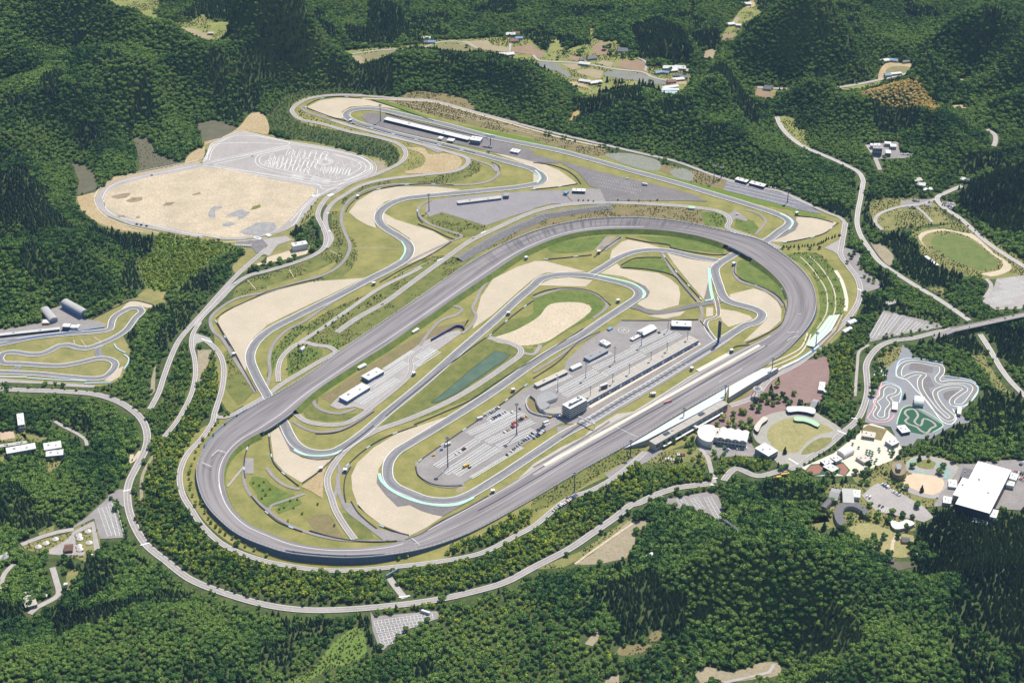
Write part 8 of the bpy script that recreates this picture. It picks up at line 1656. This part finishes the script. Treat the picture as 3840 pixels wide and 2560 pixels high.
for s in ('C2 300,300', 'C2 340,300', 'C2 290,335', 'C2 350,340', 'C2 385,260', 'C2 420,280', 'C2 400,300', 'C2 335,215', 'C2 305,212'): lone(s, 'low dark bush in the little garden beside the back straight', 'broad', .45, 'bush', 'bush', 'bushes of the little garden')
c = W('C2 300,255')[0]; root = empty('garden_hut', tuple(c), 1.1); tag(root, 'small white arched hut in the little garden beside the back straight', 'hut'); m = MB(); m.box((0, 0, 1.5), (8, 5, 3)); put(m, 'wall', 'white_wall', root); m = MB(); m.tube((-4.2, 0, 2.6), (4.2, 0, 2.6), 2.6, 2.6, 12); put(m, 'roof', 'white_roof', root)
tree_row('B3 380,345 420,345 462,347 505,350', 8, 'broad', .5, 'dark small tree in the row at the edge of the east paddock', 'row of small trees in the east paddock', 'street_tree', .3)
tree_row('B3 710,340 800,345 890,345 980,348 1040,340', 13, 'young', .7, 'small tree in the row above the oval bank', 'row of small trees above the oval bank', 'street_tree', .6)
tree_row('B4 210,745 350,750 440,748 525,745', 9, 'broad', .7, 'round tree along the path above the right banking', 'trees above the right banking', 'street_tree', 1.5)
tree_row('B4 220,735 400,725 500,715 600,665 690,640', 4.5, 'conifer', .62, 'dark conifer in the hedge below the ninety degree corner', 'hedge conifers below the ninety degree corner', 'conifer_tree', 1)
for s in ('B4 790,830', 'B4 755,870', 'B4 770,800', 'B4 850,880', 'B4 870,920', 'B4 920,945', 'B4 950,960', 'B4 980,1000', 'B4 1035,1045', 'B4 975,1035', 'B4 900,990', 'B4 935,1020', 'B4 815,790'): lone(s, 'round tree in the long car park beside the oval road', 'broad' if rnd.random() < .4 else 'young', 1.15, 'street_tree', 'tree', 'trees in the long car park')
tree_row('B4 1440,360 1500,420 1560,455 1640,475 1700,510 1770,560 1830,595 1900,650 2010,710 2080,760 2160,810 2240,860', 13, 'young', .8, 'young tree on the verge of the field road', 'trees along the field road', 'street_tree', .6)
tree_row('B4 1060,1500 1130,1480 1220,1470 1290,1445 1360,1430 1430,1410 1510,1395', 11, 'young', .95, 'tree along the lower edge of the striped car park', 'trees along the striped car park', 'street_tree', .8)
tree_row('B4 2020,1262 2090,1255 2160,1248 2240,1240', 11, 'young', 1.1, 'ochre tree along the lower edge of the right car park', 'trees below the right car park', 'street_tree', .8)
for s in ('C4 115,590', 'C4 230,1120', 'C4 175,530', 'D4 780,180', 'D4 780,230', 'D4 930,190', 'D4 1010,210', 'D4 1100,220', 'D4 1220,180', 'D4 1300,190', 'D4 975,345', 'D4 1335,545', 'D4 1250,275', 'D4 515,90', 'D4 990,390', 'D4 1065,355', 'D4 1340,85', 'D4 870,180', 'C4 1360,1180', 'C4 1560,1240', 'C4 1525,1285', 'C4 1540,1300', 'C4 900,1340', 'C4 870,1380', 'C4 925,1380', 'C4 940,1290', 'C4 1235,660', 'C4 1380,1440', 'C4 1250,1420'): lone(s, 'separate dark tree among the village buildings', 'broad' if rnd.random() < .75 else 'conifer', 1.25, None, 'tree', 'trees among the village buildings')
tree_row('C4 400,1215 480,1170 560,1120 640,1075 700,1020 780,990 850,940 900,860', 6.5, 'broad', .75, 'tree in the hedge between the village road and the cream plaza', 'hedge trees of the cream plaza', 'broadleaf_tree', 1.8)
tree_row('C4 1120,1140 1200,1110 1280,1080 1400,1120 1500,1140 1620,1150', 7, 'broad', .8, 'tree in the belt above the village pond', 'trees above the village pond', 'park_tree', 3)
tree_row('C4 1000,1250 1060,1280 1130,1330 1180,1400 1210,1460', 7, 'broad', .8, 'tree in the belt left of the play ground', 'trees left of the play ground', 'park_tree', 3)
tree_row('C3 1000,1060 1060,1070 1180,1040 1240,980 1280,1000 1330,1010 1280,1070 1330,1110 1380,1150', 8, 'broad', 1.0, 'round tree in the group behind the grandstand building', 'trees behind the grandstand', 'park_tree', 3)
tree_row('C3 1480,1090 1510,1110 1540,1130 1580,1160 1620,1090', 8, 'broad', .8, 'round tree on the court below the domed hall', 'trees below the domed hall', 'park_tree', 2)
tree_row('D2 1010,530 1060,520 1110,530 1180,515', 7, 'young', 1.25, 'ochre green tree at the foot of the lowest banking wall', 'trees below the lowest banking', 'street_tree', 1)
for s in ('A3 620,690', 'A3 690,700', 'A3 722,700', 'A3 745,700', 'A3 890,705', 'A3 920,705', 'A3 610,770', 'A3 590,800', 'A3 650,790', 'A2 2165,520', 'A2 835,530'): lone(s, 'tall dark conifer standing alone in the rice field valley', 'conifer', 1.25, 'conifer_tree', 'tree', 'lone conifers of the valley')
for s in ('A3 390,460', 'A3 420,430', 'A3 650,455', 'A3 1030,540', 'A3 1080,540', 'A3 170,350', 'A3 280,430', 'A3 600,420', 'A3 760,480', 'A1 1400,160', 'A1 1460,170', 'A1 1310,110'): lone(s, 'large round tree standing between the valley fields', 'broad', 1.7, 'park_tree', 'tree', 'round trees of the valley fields')
# shrub mounds at the lower left infield
for i, s in enumerate('C1 2130,1370|C1 2180,1390|C1 2220,1360|C1 2210,1430|C1 2235,1470|C1 2200,1500|C2 30,1420|D2 110,110|D2 150,95|D2 200,40|D2 260,30|D2 430,70|D2 230,100|D2 300,150|D2 570,250|D2 180,210'.split('|')): lone(s, 'low bright green shrub mound on the lower left infield', 'young', .75, 'shrub', 'shrub', 'shrub mounds of the lower left infield')
# zip line tower in the wood
g = W('D3 1625,742')[0]; hz = float(height(g[0], g[1])); root = empty('wooden_walkway', (g[0], g[1], hz), -.95); tag(root, 'grey steel canopy walkway above the trees at the lower right', 'walkway'); m = MB(); m.box((0, 0, 13), (22, 1.6, .4)); put(m, 'deck', 'metal', root)
for e in (-1, 1): m = MB(); m.box((0, e*.8, 13.9), (22, .1, 1.0)); put(m, 'railing', 'metal', root); m = MB(); m.box((e*11, 0, 6.6), (1.6, 1.6, 13.2)); put(m, 'tower', 'metal', root)

# tables and parasols on the cream plaza
PS = '920,1105 945,1110 965,1120 915,1125 940,1135 965,1140 925,1150 955,1155 1025,1110 1100,1095 1130,1105 1110,1125 1145,1085 960,1190 945,1215 985,1205 800,1050 850,1080 1000,1180 1020,1090'.split()
for i, s in enumerate(PS):
    c = W('C4 '+s)[0]; root = empty('parasol', (c[0], c[1], .62), 0); tag(root, 'small dark green parasol over a table on the cream plaza', 'parasol', 'parasols on the cream plaza')
    m = MB(); m.tube((0, 0, 2.2), (0, 0, 3.0), 1.9, .1, 8); put(m, 'canopy', 'astro', root); m = MB(); m.tube((0, 0, 0), (0, 0, 2.3), .06, .06, 5); put(m, 'pole', 'metal', root); m = MB(); m.tube((0, 0, .7), (0, 0, .78), .8, .8, 8); put(m, 'table', 'white_paint', root)
EXTRA = ['C1 60,590', 'A3 260,450', 'A3 205,500', 'A3 640,400', 'A3 700,470', 'A3 1150,600', 'A3 1270,620', 'A3 560,720', 'A2 1900,290', 'A2 1850,300', 'A2 1680,400', 'A2 2000,330', 'A3 60,600', 'A3 980,700', 'A3 1340,600', 'A3 1370,620', 'A3 830,500']
for s in EXTRA: lone(s, 'round green tree beside the houses and fields of the far valley', 'broad', 1.3, 'park_tree', 'tree', 'round trees beside the valley houses')
for s in 'C4 1005,440|C4 1030,300|C4 1060,280|C4 1120,250|C4 1000,560|C4 960,640|C4 970,560|C4 880,880|C4 860,860|C4 1210,1390|C4 1230,1340|C4 1440,1190|C4 1300,1240|C4 1600,1160|C4 1650,1190|C4 1180,1180|C4 820,1290|C4 880,1300|C4 930,1240|C4 590,1300|C4 640,1310|C4 200,1260|C4 240,1245|C4 380,1330|C4 360,1380|D4 620,60|D4 600,160|D4 480,60|D4 520,130|D4 580,30|D4 880,130|D4 940,90|D4 1010,170|D4 1130,150|D4 1220,170|D4 1340,100|D4 1180,350|D4 1280,420|D4 1300,470|D4 1410,450|D4 1420,520|D4 960,410|D4 1020,430'.split('|'):
    lone(s, 'green tree beside the paths of the leisure village', 'broad' if rnd.random() < .7 else 'young', 1.35, 'park_tree', 'tree', 'trees beside the leisure village paths')
